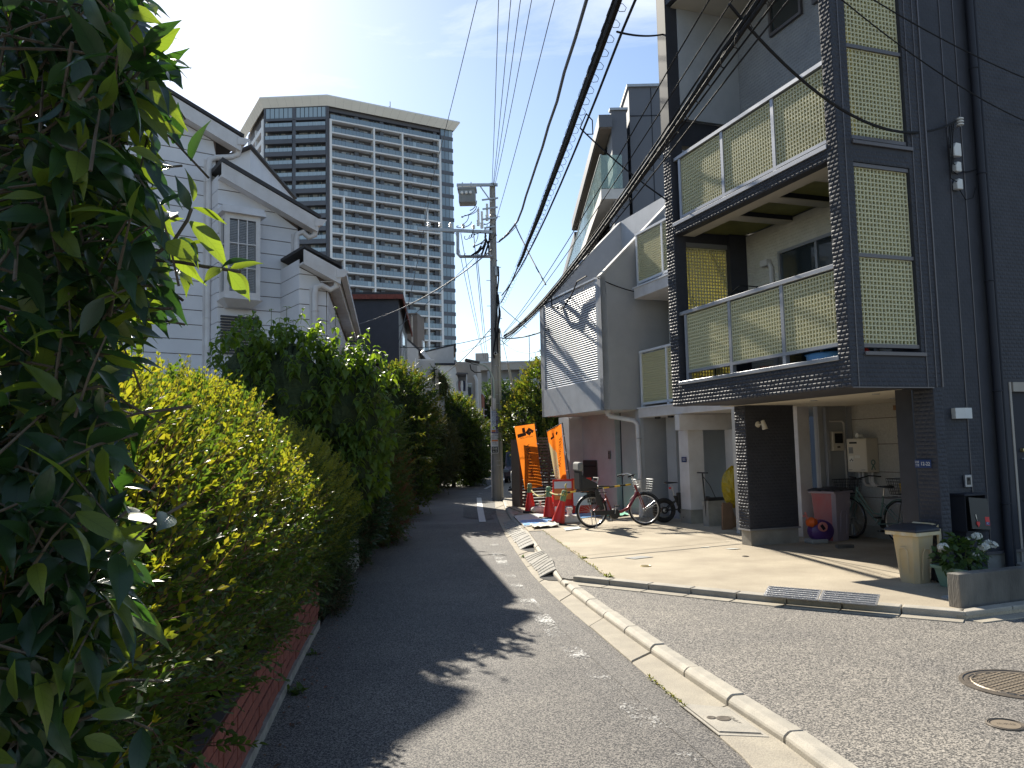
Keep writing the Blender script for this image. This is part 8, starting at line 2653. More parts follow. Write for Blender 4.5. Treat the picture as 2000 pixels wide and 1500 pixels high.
wire(Pt(1005, 437, 24.2), DP(1066, 556, 20.0), .05, .02, 'cable', "straight cable dropping from street centre onto main bundle")
for k, (y0, x1, y1, z1, r, l) in enumerate(((657, 1480, -4, 5.65, .028, "thick upper cable of the main bundle above the driveway"), (661, 1491, -4, 5.55, .024, "thick lower cable of main bundle above the driveway"), (655, 1466, -4, 5.75, .012, "thin top wire of the main bundle above the driveway"), (668, 1515, -4, 5.5, .010, "thin wire under the main bundle above driveway"), (672, 1540, -4, 5.4, .009, "lowest thin wire beside the main bundle"), (650, 1385, -4, 6.2, .009, "twisted thin wire left of main bundle above driveway"), (652, 1430, -4, 5.95, .008, "fine wire between twisted wire and main bundle"))):
 wire(Pt(984, y0), PZ(x1, y1, z1), .42 if k < 3 else .25, r, 'cable', l, ext=.9, n=22, coil=.05 if k == 1 else 0)
# hanger rings on the main bundle
# service drops to the houses
hs = D(2.2, 0.33, 5.72)
dpt = PZ(1424, 8, 5.72)
o = wire(dpt, hs, .55, .016, 'cable', "thick black service cable sagging to the insulators on charcoal house", n=22, group="service drops to houses")
wire(PZ(1205, 62, 6.95), D(0.0, 3.6, 8.2), .04, .014, 'cable', "service drop from coiled bundle to top of charcoal house", group="service drops to houses")
wire(PZ(1133, 250, 6.95), D(-0.02, 3.6, 5.5), .06, .014, 'cable', "service drop from coiled bundle to far pillar of charcoal house", group="service drops to houses")
MB_ = MB().tube([PZ(1133, 250, 6.95), PZ(1145, 222, 6.9), PZ(1157, 235, 6.85), PZ(1158, 262, 6.8), PZ(1146, 262, 6.8)], .01, 5)
tag(MB_.build("wire_loop", M['cable'], smooth=True), "small loop of slack wire hanging from the coiled bundle", "wire")
for k in range(4):
 c_ = PZ(1142, 240 + 5 * k, 6.88)
wire(PZ(1640, -4, 6.4), D(3.6, 0.4, 5.9), .12, .008, 'cable', "thin wire crossing the upper lattice toward house rear wall", group="service drops to houses")
wire(PZ(1700, -4, 6.6), D(4.5, 0.4, 6.4), .1, .008, 'cable', "thin wire high across the dark siding", group="service drops to houses")
wire(D(1.62, 9.45, 5.62), D(2.44, 9.25, 5.3), .03, .012, 'cable', "short black wire from louvred box to ribbed balcony", group="service drops to houses")
lp = MB().tube([D(1.6, 12.2, 5.75), D(1.58, 12.1, 5.4), D(1.58, 11.4, 5.25), D(1.6, 10.9, 5.5), D(1.58, 10.5, 5.75), D(1.6, 10.0, 5.78)], .018, 6)
tag(lp.build("wire_loop", M['cable'], smooth=True), "black drip loop hanging in front of the silver louvres", "wire")
wire(Pt(962, 486), DP(690, 636, 24), .35, .022, 'cable_grey', "pale thick cable descending from pole to white gable house", group="service drops to houses")
wire(Pt(952, 475), DP(700, 690, 27), .3, .01, 'cable_grey', "thin cable descending from pole past the navy house front", group="service drops to houses")
wire(Pt(890, 455), DP(945, 700, 58), .2, .012, 'cable_grey', "thin high wire running on beyond the pole, leftmost pair", group="wires running on down the street")
wire(Pt(900, 455), DP(946, 700, 58), .2, .012, 'cable_grey', "thin high wire running on beyond pole, right of leftmost", group="wires running on down the street")
wire(Pt(925, 455), DP(949, 705, 58), .2, .014, 'cable_grey', "thin high wire running on beyond the pole, middle", group="wires running on down the street")
wire(Pt(932, 500), DP(953, 705, 58), .2, .014, 'cable_grey', "thin high wire running on beyond the pole, innermost", group="wires running on down the street")
wire(Pt(960, 655), DP(705, 668, 27.5), .3, .012, 'cable', "level wire crossing low before tower foot to navy house", group="service drops to houses")
wire(Pt(960, 660), DP(888, 690, 46), .1, .012, 'cable_grey', "short wire from pole to the pent roofed house", group="service drops to houses")
wire(Pt(960, 640), DP(850, 740, 35), .2, .014, 'cable', "dark wire from pole sagging to boxy white wing", group="service drops to houses")
wire(Pt(978, 660), D(1.66, 12.6, 4.9), .10, .02, 'cable', "level black wire from the pole to louvred box edge", group="service drops to houses")
wire(Pt(978, 664), D(1.66, 12.9, 4.4), .25, .01, 'cable_grey', "sagging thin wire from pole to louvred box corner", group="service drops to houses")
wire(Pt(978, 598), DP(1028, 640, 29), .02, .012, 'cable_grey', "straight thin wire falling from pole toward right hand trees", group="service drops to houses")
g0, g1 = Pt(976, 640, 27.4), DP(1006, 772, 29.5)
t = thing("guy_wire", "guy wire with pale sleeve slanting down right of pole", "guy wire", g1)
MB().tube([g0 - g1, Vector((0, 0, 0)), (DP(1020, 850, 30.6) - g1)], .01, 5).build("wire", M['galv'], t)
MB().tube([(g0 - g1) * .5, Vector((0, 0, 0))], .045, 8).build("sleeve", M['whitetrim'], t)
# ================================================================== RETAINING WALLS ALONG THE LEFT SIDE
LM = {}
LM['big'] = leafmat("leaf_big_dark", [(0.017, 0.036, 0.020), (0.024, 0.050, 0.024), (0.034, 0.066, 0.026)], 0.30, (2.6, 3.4, 0.8), 0.30, veins=True, spec=0.5)
LM['big_young'] = leafmat("leaf_big_light", [(0.09, 0.13, 0.03), (0.14, 0.18, 0.038)], 0.5, (2.2, 2.3, 0.7), 0.34, veins=True)
LM['privet'] = leafmat("leaf_privet", [(0.045, 0.08, 0.02), (0.065, 0.105, 0.025), (0.10, 0.14, 0.028)], 0.4, (2.0, 2.1, 0.6), 0.38)
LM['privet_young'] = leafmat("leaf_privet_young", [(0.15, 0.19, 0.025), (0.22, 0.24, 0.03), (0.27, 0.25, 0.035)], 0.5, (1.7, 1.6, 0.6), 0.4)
LM['fine'] = leafmat("leaf_fine", [(0.035, 0.062, 0.016), (0.05, 0.085, 0.02), (0.075, 0.10, 0.022)], 0.35, (1.9, 1.9, 0.6), 0.5)
LM['fine_young'] = leafmat("leaf_fine_young", [(0.16, 0.19, 0.025), (0.22, 0.22, 0.03)], 0.5, (1.6, 1.5, 0.6), 0.5)
LM['dogwood'] = leafmat("leaf_dogwood", [(0.07, 0.12, 0.028), (0.10, 0.155, 0.032), (0.14, 0.19, 0.038)], 0.45, (2.2, 2.3, 0.55), 0.42, veins=True)
LM['aucuba'] = leafmat("leaf_shrub_dark", [(0.022, 0.05, 0.022), (0.035, 0.068, 0.028)], 0.28, (1.9, 2.2, 0.7), 0.32)
LM['nandina'] = leafmat("leaf_nandina", [(0.04, 0.075, 0.025), (0.06, 0.09, 0.025), (0.085, 0.105, 0.03)], 0.4, (1.9, 1.9, 0.6), 0.45)
LM['red'] = leafmat("leaf_red", [(0.13, 0.035, 0.02), (0.17, 0.06, 0.025), (0.09, 0.065, 0.025)], 0.4, (1.6, 1.2, 0.9), 0.45)
LM['ivy'] = leafmat("leaf_ivy", [(0.022, 0.045, 0.02), (0.04, 0.065, 0.03)], 0.25, (1.9, 2.0, 0.8), 0.4)
LM['tree'] = leafmat("leaf_tree", [(0.04, 0.075, 0.02), (0.06, 0.10, 0.025), (0.10, 0.14, 0.03)], 0.42, (2.0, 2.0, 0.55), 0.45)
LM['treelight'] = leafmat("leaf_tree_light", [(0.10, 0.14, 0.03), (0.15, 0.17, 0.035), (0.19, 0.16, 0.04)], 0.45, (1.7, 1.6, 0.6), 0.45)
LM['dark'] = leafmat("leaf_far_dark", [(0.03, 0.055, 0.02), (0.05, 0.08, 0.026)], 0.3, (1.9, 2.0, 0.6), 0.5)
LM['thuja'] = leafmat("leaf_thuja", [(0.06, 0.065, 0.025), (0.085, 0.08, 0.03), (0.05, 0.065, 0.025)], 0.3, (1.6, 1.5, 0.6), 0.6)
M['innershade'] = mat("inner_twigs", (0.024, 0.038, 0.014), 0.95, c2=(0.042, 0.060, 0.020), scale=14, bump=0.8, bscale=30, bdist=0.05)  # dark body fills see-through gaps; its colour stands in for inner shade
def le_x(y):
 pts = LEs
 for a, b in zip(pts, pts[1:]):
  if a.y <= y <= b.y:
   return a.x + (b.x - a.x) * (y - a.y) / (b.y - a.y)
 return pts[-1].x if y > pts[-1].y else pts[0].x
# red brick bed wall
t = thing("brick_bed_wall", "low red brick wall under the yellow green hedge", "low wall", Vector((le_x(4.5), 4.5, 0)))
O = Vector((le_x(4.5), 4.5, 0))
y = 1.3
path = []
while y < 8.25:
 path.append(Vector((le_x(y) - 0.02, y, 0))); y += 0.218
brk = MB().box(-.05, .05, -.104, .104, -.033, .033).mesh("brick", M['brick'])
for c in range(5):
 for i in range(len(path) - 1):
  a, b = path[i], path[i + 1]
  f = 0.5 if c % 2 else 0.0
  p = a.lerp(b, 0.5 + f * 0.98)
  if p.y > 8.2: continue
  an = math.atan2(b.x - a.x, b.y - a.y)
  o = inst("brick", brk, t, p - O + Vector((-.05 + random.uniform(-.004, .004), 0, .105 + c * .076)), -an)
  o.scale = (1, 1, random.uniform(.97, 1.02))
mbq = MB()
for a, b in zip(path, path[1:]):
 mbq.ext([a - O + Vector((-.012, 0, .06)), b - O + Vector((-.012, 0, .06)), b - O + Vector((-.1, 0, .06)), a - O + Vector((-.1, 0, .06))], (0, 0, .385))
mbq.build("mortar", M['mortar'], t)
ft = MB()
for a, b in zip(path, path[1:]):
 ft.ext([a - O + Vector((.022, 0, -.02)), b - O + Vector((.022, 0, -.02)), b - O + Vector((-.12, 0, -.02)), a - O + Vector((-.12, 0, -.02))], (0, 0, .088))
ft.build("footing", M['mortar_pale'], t)
# pale tile wall farther on
p0, p1 = G(696, 1118), G(712, 1068)
t = thing("pale_tile_wall", "low pale tile wall with open joints under dark shrubs", "low wall", p0)
dd = (p1 - p0); dl = dd.length; dd.normalize()
rot = math.atan2(dd.y, dd.x)
tl_ = MB().box(0, .23, -.03, .0, 0, .052).mesh("tile", M['whitetile'])
for c in range(7):
 for i in range(int(dl / .24) + 1):
  inst("tile", tl_, t, dd * (i * .24 + (.12 if c % 2 else 0)) + Vector((0, 0, .06 + c * .06)), rot)
 for i in range(3):
  inst("tile", tl_, t, Vector((-.24 * i - .23, .03, .06 + c * .06)), 0)
m_ = MB().ext([Vector((0, 0, 0)) - dd * 0 + Vector((-.012, 0, 0)), dd * (dl + .2) + Vector((-.012, 0, 0)), dd * (dl + .2) + Vector((-.7, 0, 0)), Vector((-.7, .03, 0))], (0, 0, .48))
m_.build("mortar", M['mortar_pale'], t)
structure(MB().ext([Vector((-12, 1.0, -.02)), Vector((le_x(1.3) - .1, 1.0, -.02)), Vector((le_x(4.5) - .1, 4.5, -.02)), Vector((le_x(8.2) - .1, 8.2, -.02)), Vector((-2.6, 9.5, -.02)), Vector((-2.75, 13, -.02)), Vector((-3.4, 19, -.02)), Vector((-4.2, 26, -.02)), Vector((-14, 26, -.02))], (0, 0, .12)), "planting_bed", M['soil'])
# ================================================================== PLANTS
def plant(name, label, cat, base, group=None): return thing(name, label, cat, base, 0, group)
def rel(blobs, b): return [((c[0] - b[0], c[1] - b[1], c[2] - b[2]), r) for c, r in blobs]
def trunk(parent, pts, r0, r1, name="trunk", m='bark', n=8):
 k = len(pts)
 return MB().tube(pts, [r0 + (r1 - r0) * i / (k - 1) for i in range(k)], n).build(name, M[m], parent, smooth=True)
# ---- foreground tree with long glossy drooping leaves
base = Vector((-1.9, 2.15, 0))
t = plant("broadleaf_tree", "tall broadleaf tree with long dark glossy drooping leaves at street edge", "tree", base)
trunk(t, [(0, 0, 0), (.03, .02, 1.0), (-.02, .03, 2.0), (.03, 0, 3.3)], .06, .03)
tpls = [leaf_tpl(1, .36, 6, .28, .55, 1.35, .40), leaf_tpl(1, .40, 6, .20, .30, 1.3, .42, .25), leaf_tpl(1, .33, 6, .35, .80, 1.4, .40, -.3)]
LP, LA, LN, LS = [], [], [], []
def addleaf(p, ax, nm, s): LP.append(p); LA.append(ax); LN.append(nm); LS.append(s)
# measured outer leaves: base and tip
edge = [(242, 23, 302, 25), (243, 37, 315, 57), (302, 97, 307, 37), (305, 117, 373, 108), (307, 120, 352, 157), (253, 157, 358, 188), (240, 177, 360, 250), (267, 237, 358, 253), (250, 290, 328, 305), (270, 317, 323, 360), (313, 357, 355, 397), (370, 410, 350, 355), (377, 393, 377, 335), (377, 405, 448, 430), (370, 433, 463, 510), (353, 463, 388, 505), (325, 473, 377, 500), (330, 470, 381, 556), (332, 472, 383, 516), (356, 464, 388, 512), (432, 524, 466, 498), (450, 525, 510, 502), (445, 530, 481, 577), (455, 530, 497, 565), (432, 524, 404, 536), (248, 506, 308, 554), (300, 560, 350, 593), (220, 613, 298, 676), (244, 700, 323, 712), (200, 690, 288, 720), (217, 1183, 334, 1227), (233, 1007, 305, 1013), (208, 1035, 309, 1070), (240, 950, 293, 947), (180, 1398, 271, 1391), (145, 1246, 217, 1303), (200, 870, 270, 905), (190, 800, 262, 850), (215, 1090, 290, 1120), (150, 1330, 225, 1372), (165, 1440, 240, 1465), (280, 60, 330, 120), (250, 90, 300, 60), (262, 210, 310, 262), (255, 250, 300, 300), (280, 390, 330, 440), (262, 400, 318, 452), (240, 545, 300, 600), (225, 560, 262, 640), (260, 640, 318, 655)]
re_ = random.Random(4)
for i, (x0, y0, x1, y1) in enumerate(edge):
 Y = 1.62 + re_.uniform(-.12, .2)
 a, b = DP(x0, y0, Y), DP(x1, y1, Y + re_.uniform(-.06, .05))
 d = b - a
 fore = re_.uniform(1.0, 1.15)
 nm = Vector((re_.uniform(-.5, .5), re_.uniform(-1, -.1), re_.uniform(.2, 1.0)))
 addleaf(np.array(a), np.array(d), np.array(nm), max(.07, d.length * fore))
blobs_f = [((-1.92, 2.15, 2.75), (.92, .75, 1.1)), ((-1.88, 2.05, 1.75), (.86, .72, 1.0)), ((-1.80, 1.95, .85), (.76, .7, .8))]
# shoots through the street side of the crown: outline followed at 1.4 to 2.7 m from the viewer
edge_x = np.interp(np.linspace(-60, 1560, 28), [-60, 0, 100, 200, 300, 400, 520, 600, 700, 760, 850, 1000, 1100, 1200, 1300, 1400, 1560], [270, 275, 300, 285, 275, 330, 320, 290, 230, 190, 215, 250, 250, 240, 190, 225, 180])
P, out = [], []
while len(P) < 900:
 yy = rng.uniform(-60, 1560)
 bx = np.interp(yy, np.linspace(-60, 1560, 28), edge_x)
 xx = bx - abs(rng.normal(0, 1)) * 170 - rng.uniform(0, 30)
 if xx < -330: continue
 Yd = 1.45 + rng.beta(1.3, 1.6) * 1.2
 P.append(np.array(DP(xx, yy, Yd))); out.append(np.array([.75 if xx > bx - 130 else .2, -.5 + rng.normal(0, .5), rng.normal(0.1, .3)]))
P = np.array(P); out = norm_rows(np.array(out))
br = MB()
for p, o in zip(P, out):
 n = rng.integers(4, 7)
 tw = o * 0.7 + np.array([0, 0, .15]) + rng.normal(0, .45, 3)
 tw = tw / np.linalg.norm(tw)
 L_ = rng.uniform(.14, .26)
 q0 = p - tw * L_
 br.tube([Vector(q0 - base), Vector((p + q0) / 2 - base + Vector((0, 0, .01))), Vector(p - base)], [.0035, .003, .002], 4)
 for k in range(n):
  f = (k + 1) / n
  ang = rng.uniform(0, 6.28)
  s = np.cross(tw, [0, 0, 1]); s = s / (np.linalg.norm(s) + 1e-6); u = np.cross(s, tw)
  d = tw * rng.uniform(.3, .8) + (s * math.cos(ang) + u * math.sin(ang)) * .8 + np.array([0, 0, -.45])
  nm = np.array([0, 0, 1.0]) + rng.normal(0, .45, 3) + o * .35
  addleaf(q0 + tw * L_ * f, d, nm, rng.uniform(.075, .135))
for pts in ([(250, 500), (300, 508), (350, 512), (400, 521), (450, 528), (470, 531)], [(300, 500), (340, 470), (366, 430), (374, 408)], [(200, 150), (250, 165), (290, 118), (304, 110)], [(180, 290), (230, 260), (265, 238)], [(150, 700), (200, 690), (240, 690)], [(140, 1020), (200, 1030), (235, 1010)], [(100, 1200), (160, 1190), (215, 1185)], [(20, 1270), (80, 1230), (150, 1190)], [(0, 240), (60, 225), (120, 200)], [(60, 1450), (110, 1420), (180, 1398)]):
 br.tube([DP(x, y, 1.68) - base for x, y in pts], .004, 5)
br.build("branch", M['bark'], t)["kind"] = 'stuff'
LP, LA, LN, LS = np.array(LP), np.array(LA), np.array(LN), np.array(LS)
def show_order(P, S):
 """how large each leaf shows: size over distance, in frame only"""
 C = P - np.array([0, 0, CAM_H])
 z = C @ _F
 u, v = (C @ _R) / z * FPX, (C @ _U) / z * FPX
 vis = (np.abs(u) < 1010) & (np.abs(v) < 760) & (z > .2)
 return np.where(vis, S / z, 0)
def individual_leaves(parent, base, P, A_, N_, S_, tpls, mats, nmax, mi):
 """the leaves that show largest are parts; returns a mask of the rest"""
 order = np.argsort(-show_order(P, S_))[:nmax]
 meshes = {}
 x, y, z = frames(A_, N_)
 for i in order:
  k = int(i) % len(tpls)
  key = (k, int(mi[i]))
  if key not in meshes:
   V, Fq, UV = tpls[k]
   meshes[key] = np_mesh("leaf", V, Fq, [mats[key[1]]], None, UV)
  o = bpy.data.objects.new("leaf", meshes[key])
  COL.objects.link(o)
  o.parent = parent
  m4 = Matrix.Identity(4)
  for r_ in range(3):
   m4[r_][0], m4[r_][1], m4[r_][2] = x[i][r_] * S_[i], y[i][r_] * S_[i], z[i][r_] * S_[i]
   m4[r_][3] = P[i][r_] - base[r_]
  o.matrix_local = m4
 mask = np.ones(len(P), bool); mask[order] = False
 return mask
mi = (rng.random(len(LP)) < .22).astype(int)
mi[:len(edge)] = (rng.random(len(edge)) < .85).astype(int)  # most outer leaves get the paler colour, painting in a sunlit crown edge
bnp = np.array(base)
mask = individual_leaves(t, base, LP, LA, LN, LS, tpls, [LM['big'], LM['big_young']], 300, mi)
parts = []
for k in range(3):
 for c in (0, 1):
  sel = mask & (np.arange(len(LP)) % 3 == k) & (mi == c)
  if sel.any(): parts.append((scatter(tpls[k], LP[sel] - bnp, LA[sel], LN[sel], LS[sel]), c))
foliage("foliage", parts, [LM['big'], LM['big_young']], M['bark'], t)
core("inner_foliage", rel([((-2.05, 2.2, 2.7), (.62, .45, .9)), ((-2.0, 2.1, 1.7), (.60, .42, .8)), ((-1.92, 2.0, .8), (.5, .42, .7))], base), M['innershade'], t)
# ---- hedges and shrubs from leafy shoots
def shrub(name, label, cat, base, blobs, tpl_old, n_old, m_old, tpl_new=None, n_new=0, m_new=None, twig='twig', bias_new=None, group=None, coreshrink=.82, up=.45, rnd=.5, shell=(.8, 1.05), zmin=.05, size=(.8, 1.2), upn=.8, shelln=(.97, 1.10), trk=True, bias_old=None, corem='innershade'):
 base = Vector(base)
 t = plant(name, label, cat, base, group)
 bl = rel(blobs, base)
 if trk:
  c, r = bl[0]
  trunk(t, [(c[0] * .2, c[1] * .2, -.02), (c[0] * .6, c[1] * .6, c[2] * .5), (c[0], c[1], c[2])], .045, .02)
 if corem:
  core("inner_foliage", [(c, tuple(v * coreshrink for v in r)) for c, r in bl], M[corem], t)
 parts = bush_leaves(bl, n_old, tpl_old, up, rnd, size, shell, zmin - base.z, mi=0, bias=bias_old)
 mats = [m_old]
 if n_new:
  parts += bush_leaves(bl, n_new, tpl_new, upn, rnd * .8, size, shelln, zmin - base.z, bias=bias_new, mi=1)
  mats.append(m_new)
 foliage("foliage", parts, mats, M[twig], t)
 return t
sp_privet = [sprig_tpl(7, .20, .046, .5, 2, .9, s, .0022, .25) for s in range(4)]
sp_privet_new = [sprig_tpl(5, .17, .042, .5, 2, .8, s + 10, .0022, .3) for s in range(4)]
sp_fine = [sprig_tpl(9, .17, .030, .5, 1, .9, s + 20, .0007, .1) for s in range(4)]
sp_auc = [sprig_tpl(5, .16, .075, .34, 2, .7, s + 30, .003, .3) for s in range(3)]
sp_nan = [sprig_tpl(8, .26, .058, .40, 2, 1.0, s + 40, .0008, .35) for s in range(4)]
sp_ivy = [sprig_tpl(7, .16, .026, .8, 1, 1.0, s + 50, .002, .1) for s in range(3)]
sp_tree = [sprig_tpl(5, .34, .115, .6, 1, .9, s + 60, .004, .2) for s in range(4)]
sp_far = [sprig_tpl(4, .55, .26, .55, 1, .9, s + 70, .01, .2) for s in range(3)]
sp_thuja = [sprig_tpl(9, .30, .07, .3, 1, .5, s + 80, .004, .1) for s in range(3)]
h1 = []
for k in range(8):
 y = 1.9 + k * .76
 fx = le_x(min(y, 8)) + .06
 h1.append(((fx - .85, y, 1.02 - (.06 if k > 5 else 0)), (.88, .72, 1.06 + .06 * math.sin(k * 1.7) - (.20 if k > 5 else 0))))
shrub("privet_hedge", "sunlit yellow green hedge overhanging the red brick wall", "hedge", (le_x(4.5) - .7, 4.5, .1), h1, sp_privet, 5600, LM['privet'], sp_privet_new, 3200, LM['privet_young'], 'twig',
   bias_new=lambda P, o: np.clip((P[:, 2] - .8) * 1.3, .04, 1) * np.where(P[:, 0] > -.6, 1, .3), bias_old=lambda P, o: np.where(P[:, 0] > -.5, 1, .35), zmin=.50, trk=False, coreshrink=.86)  # new growth colour, weighted upward so the hedge top reads as sunlit
h2 = [((-2.72, 7.7, .98), (.92, .8, .92)), ((-2.80, 8.7, .95), (.95, .8, .93)), ((-2.95, 9.5, .9), (.9, .6, .9))]
shrub("fine_leaf_hedge", "rounded fine leaved hedge with golden tips past the brick wall", "hedge", (-2.75, 8.5, .1), h2, sp_fine, 9500, LM['fine'], sp_fine, 3000, LM['fine_young'], 'twig_grn',
   bias_new=lambda P, o: np.clip((P[:, 2] - .5) * 1.2, .02, 1) * np.where(P[:, 0] > -.3, 1, .2), bias_old=lambda P, o: np.where(P[:, 0] > -.4, 1, .3), zmin=.1, trk=False, coreshrink=.84, size=(.9, 1.3))
shrub("ground_ivy", "low dark ivy mound spilling onto street before the tile wall", "ground cover plant", (-2.3, 9.2, 0), [((-2.28, 9.0, .22), (.38, .5, .36)), ((-2.4, 9.6, .25), (.34, .45, .42)), ((-2.15, 8.75, .12), (.25, .35, .2))], sp_ivy, 1300, LM['ivy'], up=.1, zmin=.01, trk=False)
shrub("dark_evergreen_shrub", "dense dark evergreen shrub above the pale tile wall", "shrub", (-2.6, 12.3, .1), [((-2.62, 12.0, .95), (.62, .8, .95)), ((-2.75, 12.9, .9), (.6, .7, .9))], sp_auc, 2600, LM['aucuba'], up=.5, rnd=.35)
shrub("nandina_shrub", "tall feathery shrub with red tinted leaves along the street", "shrub", (-2.9, 15.2, .1), [((-2.95, 14.6, 1.25), (.75, .9, 1.25)), ((-3.0, 16.0, 1.2), (.8, .9, 1.2)), ((-2.85, 15.2, .6), (.75, 1.3, .6)), ((-2.7, 15.4, 2.0), (.5, .6, .55))], sp_nan, 3600, LM['nandina'], sp_nan, 300, LM['red'], 'twig_grn',
   bias_new=lambda P, o: np.where((P[:, 0] > .05) & (P[:, 2] < 1.5), 1, .03), shelln=(.95, 1.08), upn=.3)
# arching sprays that catch the sun
tz = plant("arching_briar", "arching yellow tipped sprays leaning out over the street", "shrub", Vector((-2.9, 16.8, .1)))
ab = Vector((-2.9, 16.8, .1)); parts = []; stm = MB()
for pts in ([(760, 880), (780, 850), (800, 812), (822, 822), (838, 812)], [(765, 900), (790, 850), (812, 845), (826, 848)], [(770, 930), (792, 880), (812, 872), (822, 868)], [(775, 960), (800, 905), (822, 892), (838, 895)], [(770, 870), (775, 820), (790, 795)], [(778, 950), (806, 898), (830, 895), (836, 900)]):
 P_s = smooth_line([DP(x, y, 16.4) for x, y in pts], 2)
 stm.tube([p - ab for p in P_s], .008, 5)
 for a, b in zip(P_s, P_s[1:]):
  for k in range(3):
   lf = np.array(a.lerp(b, k / 3) - ab)
   parts.append((lf, np.array((b - a).normalized()) + rng.normal(0, .8, 3)))
lp_ = np.array([p for p, _ in parts]); la_ = np.array([a for _, a in parts])
foliage("foliage", [(scatter(leaf_tpl(1, .45, 2, .2, .3), lp_, la_, norm_rows(np.array([0, 0, 1.]) + rng.normal(0, .4, (len(lp_), 3))), rng.uniform(.05, .1, len(lp_))), 0)], [LM['treelight']], M['twig'], tz)
stm.build("stem", M['twig_grn'], tz)
# ---- dogwood with broad hanging leaves
base = Vector((-3.1, 11.0, .1))
t = plant("broad_leaf_shrub", "tall shrub with broad hanging leaves before white gable house", "shrub", base)
bl_d = [((-3.55, 10.9, 2.55), (.62, .6, .95)), ((-3.0, 10.9, 2.5), (.6, .6, 1.0)), ((-2.45, 11.1, 2.35), (.5, .55, .85)), ((-2.12, 11.3, 2.25), (.42, .5, 1.05)), ((-3.2, 11.1, 1.5), (.85, .7, .8)), ((-2.35, 11.3, 1.5), (.55, .6, .8))]
for k, (x, yy, z) in enumerate(((-.4, 0, 2.9), (0, .1, 2.8), (.6, .1, 2.5), (.9, .2, 2.6), (-.1, .2, 2.3))):
 trunk(t, [(x * .2, yy, 0), (x * .6, yy, z * .5), (x, yy, z * .9)], .03, .008, "stem")
P, out = blob_points(bl_d, 900, (.72, 1.04), zmin=.8)
dp, da, dn_, ds = [], [], [], []
st_ = MB()
for p, o in zip(P, out):
 tw = np.array([0, 0, 1.0]) * .9 + o * .6 + rng.normal(0, .25, 3); tw /= np.linalg.norm(tw)
 L_ = rng.uniform(.10, .24)
 st_.tube([Vector(p - bnp * 0 - np.array(base)), Vector(p + tw * L_ - np.array(base))], .003, 4)
 for k in range(3):
  q0 = p + tw * L_ * (k + 1) / 3
  a0 = rng.uniform(0, 3.14)
  for sg_ in (0, math.pi):
   d = np.array([math.cos(a0 + sg_), math.sin(a0 + sg_), 0]) * .8 + tw * .25 + np.array([0, 0, -.75 + .35 * (k == 2)])
   dp.append(q0); da.append(d); dn_.append(np.array([math.cos(a0 + sg_), math.sin(a0 + sg_), .9]) + rng.normal(0, .2, 3)); ds.append(rng.uniform(.105, .175) * (1.05 - .2 * k))
# tall shoots
for (x, y, Y) in ((655, 600, 11.0), (716, 655, 11.2), (560, 600, 10.8), (480, 640, 10.8), (690, 650, 11.2), (620, 650, 10.9), (700, 690, 11.2), (530, 605, 10.9)):
 tp = np.array(DP(x, y, Y))
 st_.tube([Vector(tp - np.array([0, 0, .6]) - np.array(base)), Vector(tp - np.array(base))], .004, 4)
 for k in range(4):
  q0 = tp - np.array([0, 0, .14 * k]); a0 = k * 1.4 + x
  for sg_ in (0, math.pi):
   d = np.array([math.cos(a0 + sg_), math.sin(a0 + sg_), -.3 - .25 * k + .5 * (k == 0)])
   dp.append(q0); da.append(d); dn_.append(np.array([math.cos(a0 + sg_) * .8, math.sin(a0 + sg_) * .8, .8])); ds.append(.08 + .028 * k)
st_.build("stem", M['twig_grn'], t)["kind"] = 'stuff'
dp, da, dn_, ds = map(np.array, (dp, da, dn_, ds))
tp_d = [leaf_tpl(1, .62, 4, .25, .55, 1.5, .36), leaf_tpl(1, .56, 4, .35, .75, 1.6, .36, .2)]
mi = np.zeros(len(dp), int)
mask = individual_leaves(t, base, dp, da, dn_, ds, tp_d, [LM['dogwood']], 300, mi)
parts = [(scatter(tp_d[k], dp[mask & (np.arange(len(dp)) % 2 == k)] - np.array(base), da[mask & (np.arange(len(dp)) % 2 == k)], dn_[mask & (np.arange(len(dp)) % 2 == k)], ds[mask & (np.arange(len(dp)) % 2 == k)]), 0) for k in (0, 1)]
foliage("foliage", parts, [LM['dogwood']], M['twig'], t)
core("inner_foliage", rel([(c, tuple(v * .66 for v in r)) for c, r in bl_d], base), M['innershade'], t)
